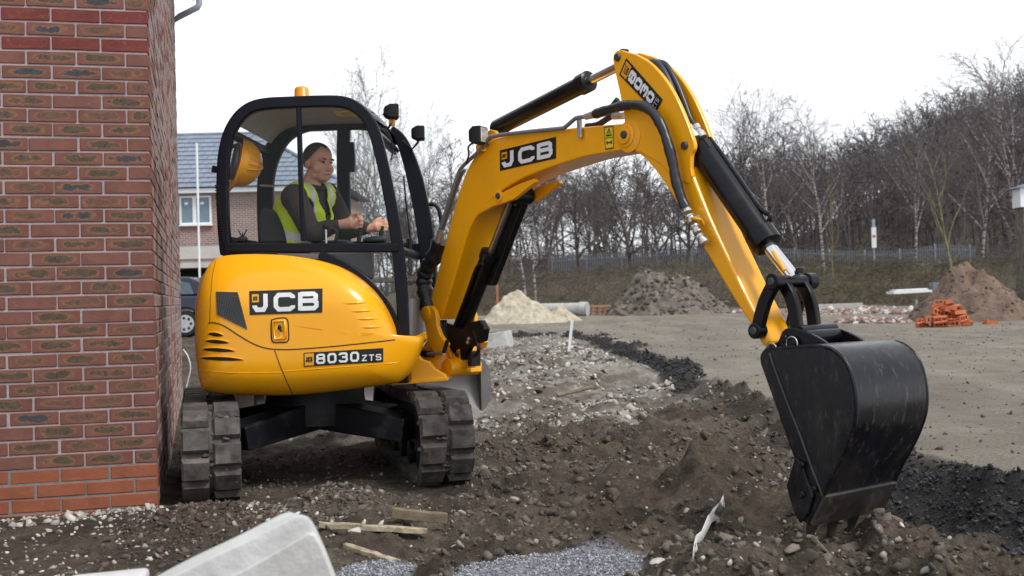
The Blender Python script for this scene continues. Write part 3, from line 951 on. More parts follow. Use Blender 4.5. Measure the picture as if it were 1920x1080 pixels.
# eaves: soffit, fascia, gutter, swan-neck downpipe at the far end of the side wall
ev = MB(); ev.box(corner + WS * 3.3 + WM * 0.09 + V((0, 0, ZW + 0.02)), WS * 3.75, WM * 0.10, V((0, 0, 0.012)))
ev.build('soffit', 'white_plastic', house)
ev = MB(); ev.box(corner + WS * 3.3 + WM * 0.20 + V((0, 0, ZW + 0.10)), WS * 3.75, WM * 0.009, V((0, 0, 0.10)))
ev.build('fascia', 'grey_plastic', house)
ev = MB(); gp = []
for i in range(9):
    a = math.pi * i / 8
    gp.append(WM * (0.265 - 0.055 * math.cos(a)) + V((0, 0, ZW + 0.165 - 0.05 * math.sin(a))))
ev.prism([corner - WS * 0.4 + q for q in gp], WS * 7.4)
ev.build('gutter', 'grey_plastic', house, smooth=50)
ge = corner + WS * 6.9
ev = MB(); ev.tube([ge + WM * 0.265 + V((0, 0, ZW + 0.12)), ge + WM * 0.265 + V((0, 0, ZW - 0.07)), ge + WM * 0.245 + V((0, 0, ZW - 0.11)), ge + WM * 0.05 + WS * .12 + V((0, 0, ZW - 0.19)), ge - WM * 0.06 + WS * .28 + V((0, 0, ZW - 0.24)), ge - WM * 0.08 + WS * .28 + V((0, 0, 0.3))], 0.034, 10)
ev.build('downpipe', 'grey_plastic', house, smooth=50)
ev = MB()
e0 = corner + WM * 0.25 - WS * 0.35 + V((0, 0, ZW + 0.2)); e1 = corner + WM * 0.25 + WS * 7.1 + V((0, 0, ZW + 0.2))
rg = -WM * 3.6 + V((0, 0, 2.3))
ev.prism([e0, e1, e1 + rg, e0 + rg], V((0.03, 0.0, 0.06)))
ev.build('roof', 'slate_tile', house)

# ================================================================== FAR HOUSE behind the cab
YH = 46.0
def hx(px): return at(px, 400, YH).x
def hz(py, px=450): return at(px, py, YH).z
xl, xr = -19.0, hx(633)
ze = hz(360); zr = hz(253) + 0.55
far_house = thing('far_house', 'pale brick house under a blue-grey tiled hip roof behind the cab', 'house', ((xl + xr) / 2, YH + 3.8, 0.3))
def uvbox(name, x0, x1, z0, z1, y0, y1, mat, parent):
    me = MB().box(((x0 + x1) / 2, (y0 + y1) / 2, (z0 + z1) / 2), ((x1 - x0) / 2, 0, 0), (0, (y1 - y0) / 2, 0), (0, 0, (z1 - z0) / 2)).mesh(name, mat)
    uvl = me.uv_layers.new(name='UVMap')
    for p in me.polygons:
        for li in p.loop_indices:
            q = me.vertices[me.loops[li].vertex_index].co
            uvl.data[li].uv = (q.x + q.y, q.z)
    return link(name, me, parent)
z1, z2 = hz(457), hz(500)
uvbox('upper_wall', xl, xr, z1, ze, YH, YH + 7.6, 'far_brick', far_house)
uvbox('block_wall', xl + .02, xr - .02, z2, z1, YH + .03, YH + 7.5, 'render_grey', far_house)
uvbox('lintel_band', xl, xr + .02, hz(485.5), hz(483), YH - .02, YH + 7.6, 'far_brick_plain', far_house)
for px0, px1 in ((200, 392), (440, 520), (560, 634)):
    uvbox('ground_pier', hx(px0), hx(px0) + 0.9, 0.2, z2, YH + .03, YH + .6, 'render_grey', far_house)
uvbox('ground_pier', xl, xl + 2.5, 0.2, z2, YH + .03, YH + .6, 'render_grey', far_house)
uvbox('dark_interior', xl + .3, xr - .3, 0.2, z2, YH + 1.6, YH + 7.3, 'dark_gap', far_house)
# soldier course under the window: single bricks
for k in range(10):
    x0 = hx(337) + k * 0.136
    uvbox('soldier_brick', x0, x0 + 0.10, hz(431), hz(419.5), YH - .015, YH + .05, 'far_brick_plain', far_house)
# eaves, hip roof
uvbox('fascia', xl - .35, xr + .35, ze - .02, ze + .17, YH - .36, YH - .33, 'white_plastic', far_house)
uvbox('soffit', xl - .35, xr + .35, ze - .03, ze - .005, YH - .325, YH, 'white_plastic', far_house)
zb = ze + 0.15; ov = 0.40; run = 4.0; x_ridge = hx(462) - 0.3
A, B_ = V((xl - ov, YH - ov, zb)), V((xr + ov, YH - ov, zb))
D_ = V((xr + ov, YH + 7.6 + ov, zb)); E_ = V((xl - ov, YH + 7.6 + ov, zb))
Rr, Rl = V((x_ridge, YH + 3.8, zr)), V((xl - ov, YH + 3.8, zr))
rf = MB().add([A, B_, D_, E_, Rl, Rr], [(0, 1, 5, 4), (1, 2, 5), (2, 3, 4, 5), (0, 4, 3), (0, 3, 2, 1)])
roof = rf.build('roof', 'slate_tile', far_house)
# tiles on the front slope, lapped rows
up = (Rl - A); up = V((0, up.y, up.z)); L = up.length; up.normalize()
nn = V((0, -up.z, up.y))
rows = 12; gauge = L / rows
tile_me = MB()
tw = 0.31
tile_me.box((0, 0, 0), (tw / 2 - .008, 0, 0), (0, gauge * 0.56, 0), (0, 0, .017))
tme = tile_me.mesh('tile', 'slate_tile')
rest = MB()
MT = Matrix(((1, up.x, nn.x), (0, up.y, nn.y), (0, up.z, nn.z)))
rt = random.Random(3)
for r in range(rows):
    yv = (r + 0.5) * gauge
    xmax = B_.x + (Rr.x - B_.x) * min(1, (yv + gauge * .5) / L)
    x0 = xmax - tw / 2 - (tw / 2 if r % 2 else 0)
    x = x0
    while x > A.x:
        c = V((x, A.y, A.z)) + up * yv + nn * 0.045
        ti = Matrix.Rotation(-0.10 + rt.gauss(0, .006), 3, 'X')
        if x > hx(318):
            o = link('tile', tme, roof)
            o.matrix_basis = Matrix.Translation(c) @ (MT @ ti).to_4x4()
        else:
            rest.add([c + MT @ (ti @ v.co) for v in tme.vertices], [tuple(p.vertices) for p in tme.polygons])
        x -= tw
o = rest.build('tile_course', 'slate_tile', roof); o['kind'] = 'stuff'
hip = MB().tube([B_ + V((0, 0, .05)), Rr + V((0, 0, .06)), Rl + V((0, 0, .06))], 0.07, 8)
hip.build('hip_tiles', 'slate_tile', far_house)
# window: frame with two lights
def window(x0, x1, za, zb2):
    fr = MB(); yf = YH - .02
    t = .07
    for (a, b2, c_, d_) in ((x0, x1, za, za + t), (x0, x1, zb2 - t, zb2), (x0, x0 + t, za + t, zb2 - t), (x1 - t, x1, za + t, zb2 - t), ((x0 + x1) / 2 - .11, (x0 + x1) / 2 + .03, za + t, zb2 - t)):
        fr.box(((a + b2) / 2, yf, (c_ + d_) / 2), ((b2 - a) / 2, 0, 0), (0, .05, 0), (0, 0, (d_ - c_) / 2))
    wo = fr.build('window', 'white_plastic', far_house)
    for a, b2 in ((x0 + t, (x0 + x1) / 2 - .11), ((x0 + x1) / 2 + .03, x1 - t)):
        MB().box(((a + b2) / 2, yf, (za + zb2) / 2), ((b2 - a) / 2, 0, 0), (0, .012, 0), (0, 0, (zb2 - za) / 2 - t)).build('pane', 'window_blue', wo)
        MB().box(((a + b2) / 2 - .03, yf - .016, zb2 - t - .22), (.07, 0, 0), (0, .002, 0), (0, 0, .05)).build('sticker', 'white_plastic', wo)
    MB().box(((x0 + x1) / 2, YH - .05, za - .03), ((x1 - x0) / 2 + .05, 0, 0), (0, .09, 0), (0, 0, .03)).build('window_sill', 'white_plastic', far_house)
window(hx(337.5), hx(397), hz(419), hz(365.5))
window(hx(200), hx(262), hz(419), hz(365.5))
# white site pole between the house and the excavator
pb = at(374, 505, 34); pt = at(369, 268, 34)
MBp = MB().tube([V((pb.x, 34, 0.3)), V((pb.x, 34, pt.z))], 0.032, 8)
tag(MBp.build('site_pole', 'white_plastic'), 'tall thin white pole standing in front of the tiled house', 'pole')

# ================================================================== TREES
def grow(seed, height, trunk_r, levels, kids, spread, droop=0.0, lean=(0, 0), fork=0.35, curl=0.16, twig=0.012):
    """bare tree: returns thick and thin limb segments (p0, p1, r0, r1)"""
    r = random.Random(seed)
    thick, thin = [], []
    def limb(p, d, length, rad, lev):
        steps = 7 if lev == 0 else 5 if lev < 3 else 3
        pts = [p.copy()]; rads = [rad]; dirs = [d.copy()]
        q = p.copy(); dd = d.copy()
        for i in range(steps):
            c = curl * (0.35 if lev == 0 else 1.0)
            dd = (dd + V((r.gauss(0, c), r.gauss(0, c), r.gauss(0, c * .7) + (0.05 if lev < 2 else -droop)))).normalized()
            q = q + dd * (length / steps)
            pts.append(q.copy()); dirs.append(dd.copy())
            rads.append(max(twig * 0.55, rad * (1 - (0.80 if lev < levels else 0.6) * (i + 1) / steps)))
        dst = thick if lev <= 1 else thin
        for i in range(steps):
            dst.append((pts[i], pts[i + 1], rads[i], rads[i + 1]))
        if lev >= levels:
            return
        n = kids[lev]
        for j in range(n):
            t = fork + (1 - fork) * ((j + r.random() * 0.9) / n) if lev == 0 else 0.15 + 0.85 * ((j + r.random()) / n)
            t = min(t, 0.98)
            f = t * steps; i = min(int(f), steps - 1); fr = f - i
            b0 = pts[i].lerp(pts[i + 1], fr)
            rr = rads[i] + (rads[i + 1] - rads[i]) * fr
            ax = dirs[i]
            az = r.uniform(0, 6.283) if lev == 0 else (j * 2.4 + r.uniform(-.6, .6))
            u = ax.orthogonal().normalized(); wv = ax.cross(u)
            ang = spread * r.uniform(0.65, 1.25)
            nd = (ax * math.cos(ang) + (u * math.cos(az) + wv * math.sin(az)) * math.sin(ang)).normalized()
            ln = length * (0.62 if lev == 0 else 0.58) * (1.05 - 0.55 * t) * r.uniform(0.75, 1.2)
            limb(b0, nd, ln, max(twig, rr * r.uniform(0.5, 0.7)), lev + 1)
    limb(V((0, 0, -0.15)), V((lean[0], lean[1], 1)).normalized(), height, trunk_r, 0)
    return thick, thin
def segs_np(segs, n):
    """tapered n-sided sticks for all segments at once"""
    P0 = np.array([s[0][:] for s in segs]); P1 = np.array([s[1][:] for s in segs])
    r0 = np.array([s[2] for s in segs]); r1 = np.array([s[3] for s in segs])
    t = P1 - P0; t /= np.maximum(np.linalg.norm(t, axis=1, keepdims=True), 1e-9)
    a = np.where(np.abs(t[:, 2:3]) < 0.9, np.array([[0, 0, 1.0]]), np.array([[1.0, 0, 0]]))
    u = np.cross(t, a); u /= np.maximum(np.linalg.norm(u, axis=1, keepdims=True), 1e-9)
    w_ = np.cross(t, u)
    ang = np.arange(n) * 2 * math.pi / n
    ring = u[:, None] * np.cos(ang)[None, :, None] + w_[:, None] * np.sin(ang)[None, :, None]
    vs = np.concatenate([P0[:, None] + ring * r0[:, None, None], P1[:, None] + ring * r1[:, None, None]], 1)
    k = np.arange(n); k2 = (k + 1) % n
    q = np.stack([k, k2, k2 + n, k + n], -1)
    fs = q[None] + (np.arange(len(segs)) * 2 * n)[:, None, None]
    return vs.reshape(-1, 3), fs.reshape(-1, 4)
def tree_variant(seed, kind):
    if kind == 'birch':
        a, b2 = grow(seed, 10, 0.13, 3, (17, 9, 7), 0.62, 0.05, fork=0.28, curl=0.17, twig=0.012)
        mats = ('bark_birch', 'twig_dark')
    elif kind == 'broad':
        a, b2 = grow(seed, 8.5, 0.20, 3, (15, 10, 8), 0.85, 0.0, fork=0.2, curl=0.26, twig=0.015)
        mats = ('bark_dark', 'twig_dark')
    else:
        a, b2 = grow(seed, 9, 0.11, 3, (15, 8, 6), 0.55, 0.0, fork=0.12, curl=0.2, twig=0.012)
        mats = ('bark_green', 'twig_dark')
    v1, f1 = segs_np(a, 6); v2, f2 = segs_np(b2, 3)
    return tri_mesh('trunk', v1, f1, mats[0], True), tri_mesh('crown', v2, f2, mats[1])
TV = {('birch', i): None for i in range(4)}
TV.update({('broad', i): None for i in range(4)})
TV.update({('green', i): None for i in range(2)})
for i, key in enumerate(list(TV)):
    TV[key] = tree_variant(40 + 7 * i, key[0])
HT = {'birch': 10.0, 'broad': 8.5, 'green': 9.0}
def tree(kind, var, px, top, Y, label, rz=0.0, group='bare trees beyond the site', lean=0.0, wide=1.0):
    t_ = at(px, 520, Y); x = t_.x
    z = float(zground(np.array([x]), np.array([float(Y)]))[0])
    h = at(px, top, Y).z - z
    s = h / (HT[kind] * 1.02)
    o = thing('birch_tree' if kind == 'birch' else 'bare_tree', label, 'tree', (x, Y, z), group)
    o.scale = (s * wide, s * wide, s); o.rotation_euler = (0, lean, rz)
    for nm, me in zip(('trunk', 'crown'), TV[(kind, var)]):
        link(nm, me, o, local=True)
    return o
tree('birch', 0, 1545, 240, 74, 'white-barked birch leaning right, just right of the dipper cylinder', 0.4, lean=0.10)
tree('birch', 1, 1718, 268, 78, 'slim white birch left of the brown soil mound', 2.0, lean=-0.03)
tree('birch', 2, 1912, 150, 64, 'tall forked birch at the right edge of the view', 1.2, lean=-0.10, wide=0.85)
tree('birch', 3, 1448, 232, 84, 'pale birch showing directly behind the bucket cylinder', 5.0)
tree('birch', 1, 1388, 240, 88, 'pale birch seen right of the dipper hoses', 3.4)
tree('birch', 0, 985, 330, 66, 'thin leaning birch behind the sand heap, left of a pair', 2.8, lean=0.16)
tree('birch', 3, 1003, 345, 66, 'thin leaning birch behind the sand heap, right of a pair', 4.4, lean=0.14)
tree('birch', 2, 806, 245, 80, 'birch standing between the cab and the boom', 0.2, wide=0.6)
tree('birch', 0, 702, 182, 92, 'tall birch rising above the front of the cab roof', 3.0, wide=0.5)
tree('birch', 1, 668, 225, 84, 'birch seen through the cab door window', 1.0, wide=0.6)
tree('broad', 0, 1180, 318, 84, 'dark spreading tree under the middle of the boom', 0.5, wide=1.1)
tree('broad', 1, 1292, 322, 86, 'dark spreading tree close left of the dipper', 1.6)
tree('broad', 2, 1088, 336, 88, 'dark tree framed under the boom decal', 2.9)
tree('broad', 3, 958, 300, 80, 'dark tree right behind the boom lift cylinder', 4.0)
tree('broad', 0, 1030, 345, 96, 'low dark tree behind the pair of thin birches', 3.6)
tree('broad', 1, 1235, 335, 98, 'dark tree between the two spreading trees', 5.1)
tree('broad', 2, 1140, 345, 104, 'dark tree above the left stretch of steel fence', 0.9)
tree('broad', 3, 1345, 330, 100, 'dark tree hidden behind the dipper arm', 2.2)
tree('broad', 1, 855, 380, 96, 'dark tree just left of the boom pipe', 2.0)
tree('broad', 2, 775, 400, 98, 'dark tree behind the cab windscreen', 2.6)
tree('broad', 3, 905, 330, 100, 'dark tree behind the upright part of the boom', 1.1)
tree('broad', 0, 735, 420, 104, 'dark tree seen low through the cab front', 1.7)
tree('green', 0, 1790, 262, 70, 'green-barked multi-stem tree left of the soil mound top', 0.4, wide=1.0)
tree('green', 1, 1562, 330, 72, 'thin green-barked sapling beside the leaning birch', 2.4, wide=0.6)
tree('broad', 2, 1640, 320, 106, 'dark tree behind the white signal post', 4.2)
tree('broad', 0, 1500, 345, 100, 'dark tree left of the leaning white birch', 5.4)
tree('broad', 3, 1850, 300, 98, 'dark tree behind the brown soil mound', 0.3)
tree('birch', 3, 1842, 235, 86, 'pale birch above the brown soil mound', 1.9)
tree('broad', 1, 1750, 300, 104, 'dark tree between the slim birch and soil mound', 3.3)

# the wood on the hill: one mass
def small_tree(seed):
    a, b2 = grow(seed, 9.5, 0.13, 3, (7, 5, 3), 0.62, 0.0, fork=0.3, curl=0.22, twig=0.040)
    v1, f1 = segs_np(a, 3)
    # fine twigs as flat slivers turned every way
    P0 = np.array([q[0][:] for q in b2]); P1 = np.array([q[1][:] for q in b2]); r0 = np.array([q[2] for q in b2])
    t = P1 - P0; rd = np.random.default_rng(seed).normal(size=t.shape)
    u = np.cross(t, rd); u /= np.maximum(np.linalg.norm(u, axis=1, keepdims=True), 1e-9)
    v2 = np.stack([P0 - u * r0[:, None], P0 + u * r0[:, None], P1 + u * r0[:, None] * .7, P1 - u * r0[:, None] * .7], 1).reshape(-1, 3)
    f2 = np.arange(len(b2) * 4).reshape(-1, 4) + len(v1)
    return np.concatenate([v1, v2]), np.concatenate([f1, f2])
ST = [small_tree(400 + i) for i in range(6)]
VV, FF, off = [], [], 0
rw = np.random.default_rng(5)
cnt = 0
while cnt < 720:
    yv = rw.uniform(108, 215); q = rw.uniform(-0.26, 0.56)
    xv = q * yv
    if q < 0.16 and (yv > 150 or rw.random() < 0.55):
        continue
    zz = float(zground(np.array([xv]), np.array([yv]))[0])
    bv, bf = ST[rw.integers(0, 6)]
    a = rw.uniform(0, 6.28); s = rw.uniform(0.75, 1.25)
    R2 = np.array([[math.cos(a), -math.sin(a), 0], [math.sin(a), math.cos(a), 0], [0, 0, 1]])
    VV.append((bv * s) @ R2.T + np.array([xv, yv, zz])); FF.append(bf + off); off += len(bv); cnt += 1
wood = link('hillside_wood', tri_mesh('hillside_wood', np.concatenate(VV), np.concatenate(FF), 'twig_purple'))
tag(wood, 'leafless brown wood covering the hillside', 'wood', kind='stuff')

# brambles and dry grass on the bank
def tangle(name, mat, n, x0, x1, y0, y1, hgt, seed, label, cat, rad=0.012, cond=None):
    r = random.Random(seed); segs = []
    while len(segs) < n * 3:
        x, y = r.uniform(x0, x1), r.uniform(y0, y1)
        if cond and not cond(x, y):
            continue
        z = 0.0
        a = r.uniform(0, 6.283); l = hgt * r.uniform(0.5, 1.3)
        d = V((math.cos(a), math.sin(a), r.uniform(0.6, 2.2))).normalized()
        p = V((x, y, z - 0.05))
        for i in range(3):
            q = p + d * l / 3
            segs.append((p, q, rad, rad * 0.6)); p = q
            d = (d + V((r.gauss(0, .3), r.gauss(0, .3), -0.55))).normalized()
    v_, f_ = segs_np(segs, 3)
    root = np.array([[segs[i - i % 3][0].x, segs[i - i % 3][0].y] for i in range(len(segs))])
    v_[:, 2] += np.repeat(zground(root[:, 0], root[:, 1]), 6)
    tag(link(name, tri_mesh(name, v_, f_, mat)), label, cat, kind='stuff')
tangle('bank_bramble', 'bramble', 7500, -6, 46, 60, 79, 1.5, 1, 'tangle of brown brambles on the bank below the fence', 'brambles', 0.016)
tangle('bank_grass', 'dry_grass', 3000, 14, 27, 62, 75, 0.55, 2, 'yellow green grass tufts on the bank below the signal post', 'grass', 0.016)
tangle('hill_scrub', 'twig_purple', 5500, -25, 105, 104, 190, 4.6, 9, 'brown leafless undergrowth among the hillside trees', 'scrub', 0.035)
tangle('verge_scrub', 'twig_dark', 3500, -10, 60, 93, 112, 3.0, 3, 'grey leafless scrub growing behind the steel fence', 'scrub', 0.018)

# ================================================================== railway bed, palisade fence, signal post
MB().box((20, 84, 2.42), (34, 0, 0), (0, 1.6, 0), (0, 0, 0.16)).build('railway_bed', 'dark_soil')
tag(bpy.data.objects['railway_bed'], kind='structure')
YF = 92.0
def palisade(px0, px1, label):
    x0, x1 = at(px0, 490, YF).x, at(px1, 490, YF).x
    fo = thing('palisade_fence', label, 'fence', ((x0 + x1) / 2, YF, 2.5), 'steel palisade fences along the railway')
    pm = MB()
    hgt = 1.72
    pm.add([(-.034, 0, 0), (-.012, -.02, 0), (.012, -.02, 0), (.034, 0, 0), (-.034, 0, hgt), (-.012, -.02, hgt), (.012, -.02, hgt), (.034, 0, hgt), (0, -.01, hgt + .09)],
           [(0, 1, 5, 4), (1, 2, 6, 5), (2, 3, 7, 6), (3, 0, 4, 7), (4, 5, 8), (5, 6, 8), (6, 7, 8), (7, 4, 8)])
    me = pm.mesh('pale', 'fence_steel')
    x = x0
    while x < x1:
        z = float(zground(np.array([x]), np.array([YF]))[0])
        o = link('pale', me, fo); o.matrix_basis = Matrix.Translation((x, YF, z - 0.05))
        x += 0.185
    x = x0
    while x < x1:
        z = float(zground(np.array([x]), np.array([YF]))[0])
        MB().box((x, YF + .07, z + .9), (.05, 0, 0), (0, .03, 0), (0, 0, .95)).build('post', 'galv', fo)
        x += 2.75
    for zz in (0.35, 1.4):
        pts = [V((x0 + (x1 - x0) * i / 12, YF + .025, float(zground(np.array([x0 + (x1 - x0) * i / 12]), np.array([YF]))[0]) + zz)) for i in range(13)]
        MB().tube(pts, 0.028, 4).build('rail', 'fence_steel', fo)
palisade(1035, 1330, 'grey steel palisade fence seen under the boom')
palisade(1425, 1830, 'grey steel palisade fence beside the white signal post')
sp = at(1639, 494, 86); zb2 = float(zground(np.array([sp.x]), np.array([86.0]))[0]); ztop = at(1636, 411, 86).z
sg = thing('signal_post', 'white railway signal post with red mark before the fence', 'signal', (sp.x, 86, zb2))
MB().tube([V((sp.x, 86, zb2 - .3)), V((sp.x, 86, ztop))], 0.075, 8).build('post', 'galv', sg, smooth=40)
MB().box((sp.x, 85.88, ztop - 1.35), (.17, 0, 0), (0, .03, 0), (0, 0, .75)).build('sign_board', 'white_plastic', sg)
MB().cyl(V((sp.x, 85.87, ztop - 1.25)), V((sp.x, 85.83, ztop - 1.25)), .10, 12).build('red_disc', 'signal_red', sg)
MB().box((sp.x, 85.9, ztop - 0.3), (.11, 0, 0), (0, .05, 0), (0, 0, .28)).build('lamp_head', 'galv', sg)

# ================================================================== heaps on the far hardstanding
def heap(name, label, cat, px0, px1, pybase, pytop, mat, Y=None, seed=0, skew=0.5, depth=0.8, rough=0.10, ridge=0.0, stones=None, back=0.85):
    g0 = gnd((px0 + px1) / 2, pybase, 0.14)
    Y = Y or g0.y
    xa, xb = at(px0, pybase, Y).x, at(px1, pybase, Y).x
    top = at(px0 + (px1 - px0) * skew, pytop, Y + 0.3)
    xc, rx = (xa + xb) / 2, (xb - xa) / 2
    ry = rx * depth
    yc = Y + ry * back
    z0 = float(zground(np.array([xc]), np.array([Y]))[0]) - 0.04
    h = top.z - z0
    n_ = 90
    ux, uy = np.meshgrid(np.linspace(-1.12, 1.12, n_), np.linspace(-1.12, 1.12, n_))
    x = xc + ux * rx; y = yc + uy * ry
    tx = (skew - 0.5) * 2
    sx = np.where(ux < tx, (ux - tx) / (1 + tx + 1e-6), (ux - tx) / (1 - tx + 1e-6))
    sx = np.sign(sx) * np.maximum(0, np.abs(sx) - ridge) / (1 - ridge)
    r_ = np.hypot(sx, uy) * (1 + 0.12 * fbm(ux * 2, uy * 2, 2, seed + 9))
    prof = np.clip(1 - r_, -0.12, 1)
    prof = np.where(prof > 0.8, 0.8 + (prof - 0.8) * 0.75, prof)
    z = z0 + h * prof / 0.95 + rough * h * (fbm(ux * 5, uy * 5, 4, seed) * 0.35) * np.clip(prof * 4, 0, 1)
    id_ = np.arange(n_ * n_).reshape(n_, n_)
    q = np.stack([id_[:-1, :-1], id_[:-1, 1:], id_[1:, 1:], id_[1:, :-1]], -1).reshape(-1, 4)
    ob = link(name, tri_mesh(name, np.stack([x, y, z], -1).reshape(-1, 3), q, mat, True))
    tag(ob, label, cat)
    if stones:
        smat, cnt_, smin, smax, slabel = stones
        a = rng.uniform(0, 6.283, cnt_); rr = np.sqrt(rng.uniform(0, 1, cnt_)) * 1.02
        ii = np.clip(((np.cos(a) * rr / 1.12 + 1) / 2 * (n_ - 1)).astype(int), 0, n_ - 1)
        jj = np.clip(((np.sin(a) * rr / 1.12 + 1) / 2 * (n_ - 1)).astype(int), 0, n_ - 1)
        zz = z[jj, ii]
        scatter(name + '_stone', smat, x[jj, ii], y[jj, ii], rng.uniform(smin, smax, cnt_) * rng.uniform(0.4, 1, cnt_), ROCK1, slabel, 'rubble', 0.35, zf=lambda *_: zz)
    return ob
heap('sand_heap', 'pale cream sand heap right of the boom cylinder', 'sand heap', 893, 1062, 607, 549, 'sand', seed=4, skew=0.42, ridge=0.10, rough=0.26)
heap('sand_heap', 'small yellow sand pile in front of the concrete pipe', 'sand heap', 1020, 1092, 602, 570, 'sand', seed=8, skew=0.45, rough=0.1)
heap('rubble_mound', 'dark grey earth and stone mound under the boom', 'mound', 1138, 1400, 590, 508, 'dark_soil', seed=12, skew=0.40, ridge=0.22, rough=0.35, stones=('clod', 700, 0.05, 0.20, 'dark stones and clods on the grey earth mound'))
heap('soil_mound', 'large brown soil mound at the right edge behind the bricks', 'mound', 1735, 2010, 612, 500, 'brown_soil', seed=20, skew=0.40, ridge=0.06, rough=0.30, Y=29.5, stones=('clod', 500, 0.02, 0.07, 'small brown clods on the large brown soil mound'))

# concrete drain pipe lying behind the sand
g = gnd(1085, 594, 0.14); Yp = g.y
pr = 0.30
pl, prr = at(1000, 580, Yp).x, at(1101, 580, Yp).x
pp = thing('concrete_pipe', 'pale concrete drain pipe lying behind the yellow sand pile', 'pipe', (prr - .8, Yp + .4, 0.14))
axd = V((prr - pl, -0.9, 0)).normalized()
e = V((prr, Yp + .2, 0.15 + pr))
MB().lathe(e - axd * 2.4, axd, [(0, pr * .9), (2.1, pr * .9), (2.12, pr), (2.4, pr)], 28).build('barrel', 'concrete', pp, smooth=40)
MB().cyl(e + axd * .004, e + axd * .012, pr * .78, 24).build('bore', 'dark_gap', pp)
MB().lathe(e + axd * .013, axd, [(0, pr * .80), (0.0, pr * .98), (.02, pr * .98), (.02, pr * .80)], 28).build('rim', 'concrete', pp)
# stack of boards right of the pipe
g = gnd(1122, 592, 0.14)
for k in range(3):
    z = 0.22 + k * 0.15
    xa, xb = at(1104, 580, g.y).x, at(1146, 580, g.y).x
    o = MB().box(((xa + xb) / 2 + .02 * k, g.y + 1, z), ((xb - xa) / 2, .03, 0), (-.02, .3, 0), (0, 0, .05)).build('stacked_board', 'timber_pale', bevel=.008)
    tag(o, ('lowest', 'middle', 'topmost')[k] + ' pale board of the stack between pipe and dark mound', 'board', 'boards stacked by the pipe')
# timber props in the stack
for k, px in enumerate((1112, 1126, 1138)):
    xa = at(px, 580, g.y).x
    o = MB().box((xa, g.y + .6, 0.38), (.03, 0, 0), (0, .03, 0), (.02, 0, .26)).build('short_stake', 'red_timber')
    tag(o, ('left', 'middle', 'right')[k] + ' of three short reddish stakes before the stacked boards', 'stake', 'stakes by the pipe')

# kerb stones, boards and other stuff on the far right
def slab(name, label, cat, px0, py0, px1, py1, Y, thick, depth, mat, tilt=0.0, group=None):
    a = at(px0, py0, Y); b2 = at(px1, py1, Y)
    d = (b2 - a); c_ = (a + b2) / 2
    h = d.normalized()
    nrm = V((0, 0, 1)) - h * h.z
    nrm.normalize()
    dep = h.cross(nrm)
    o = MB().box(c_ - nrm * thick / 2 + dep * -depth / 2, d / 2, dep * depth / 2, nrm * thick / 2).build(name, mat, bevel=min(thick, .1) * .12)
    return tag(o, label, cat, group)
slab('kerb_stone', 'long pale concrete kerb lying beyond the bucket links', 'kerb', 1530, 571, 1618, 568, 50, .22, .3, 'concrete')
slab('white_board', 'white panel lying on the ground left of the soil mound', 'panel', 1676, 547, 1748, 543, 56, .12, 1.2, 'white_plastic')
slab('white_board', 'white panel resting on the other white panel', 'panel', 1680, 543.5, 1740, 540.5, 56.6, .05, 1.0, 'white_plastic')
ra = at(1752, 541, 54)
rk = thing('steel_rack', 'stack of blue-grey galvanised frames beside the soil mound', 'frames', (ra.x + .6, 54, ra.z))
for k in range(4):
    for j in range(2):
        MB().box((ra.x + .62, 54 + .5 * j, ra.z - .04 + .09 * k), (.66, 0, 0), (0, .025, 0), (0, 0, .022)).build('rail', 'galv', rk)
    for j in range(5):
        MB().box((ra.x + .1 + .26 * j, 54.25, ra.z - .015 + .09 * k), (.02, 0, 0), (0, .3, 0), (0, 0, .02)).build('cross_bar', 'galv', rk)
# broken concrete kerb between the rubble and the peg
slab('concrete_block', 'small white concrete block at the kerb end', 'block', 1612, 573, 1624, 573, 49, .25, .25, 'white_concrete')
pg = gnd(1722, 600, 0.12)
o = MB().box(V((pg.x, pg.y, 0.35)), (.035, 0, 0), (0, .02, 0), (-.05, 0, .33)).build('site_peg', 'galv', bevel=.005)
tag(o, 'blue-grey peg stuck in the ground left of the bricks', 'peg')
slab('timber_length', 'yellow timber length lying at the right edge of the hardstanding', 'timber', 1868, 624, 1960, 618, 23.5, .07, .12, 'timber_pale')
slab('timber_length', 'white timber length lying beside the yellow timber', 'timber', 1880, 628, 1960, 626, 22.5, .05, .15, 'white_plastic')
# white stake leaning in the rubble bank, orange peg by the sand
s0, s1 = gnd(1063, 674, 0.05), None
s1 = at(1073, 600, s0.y)
o = MB().box((s0 + s1) / 2 - V((0, 0, .06)), (.022, 0, 0), (0, .012, 0), (s1 - s0) / 2 + V((0, 0, .06))).build('white_stake', 'white_plastic')
tag(o, 'slim white stake standing in the pale stone bank', 'stake')
s0 = gnd(933, 604, 0.14); s1 = at(932, 531, s0.y + 6)
o = MB().box(V((s1.x, s0.y + 6, s1.z / 2 + .1)), (.045, 0, 0), (0, .045, 0), (0, 0, s1.z / 2 - .05)).build('orange_peg', 'red_timber')
tag(o, 'rusty orange post behind the cream sand heap', 'post')
# concrete block behind the swing bracket
g = gnd(925, 660, 0.02)
cb = MB()
ca_ = at(898, 657, g.y); cb_ = at(953, 650, g.y - .1); ct = at(947, 621, g.y); cl_ = at(893, 629, g.y)
cb.prism([ca_, cb_, ct, cl_], V((0.12, 0.55, 0)))
tag(cb.build('concrete_block', 'concrete', bevel=.015), 'grey tilted concrete block behind the swing bracket', 'block')
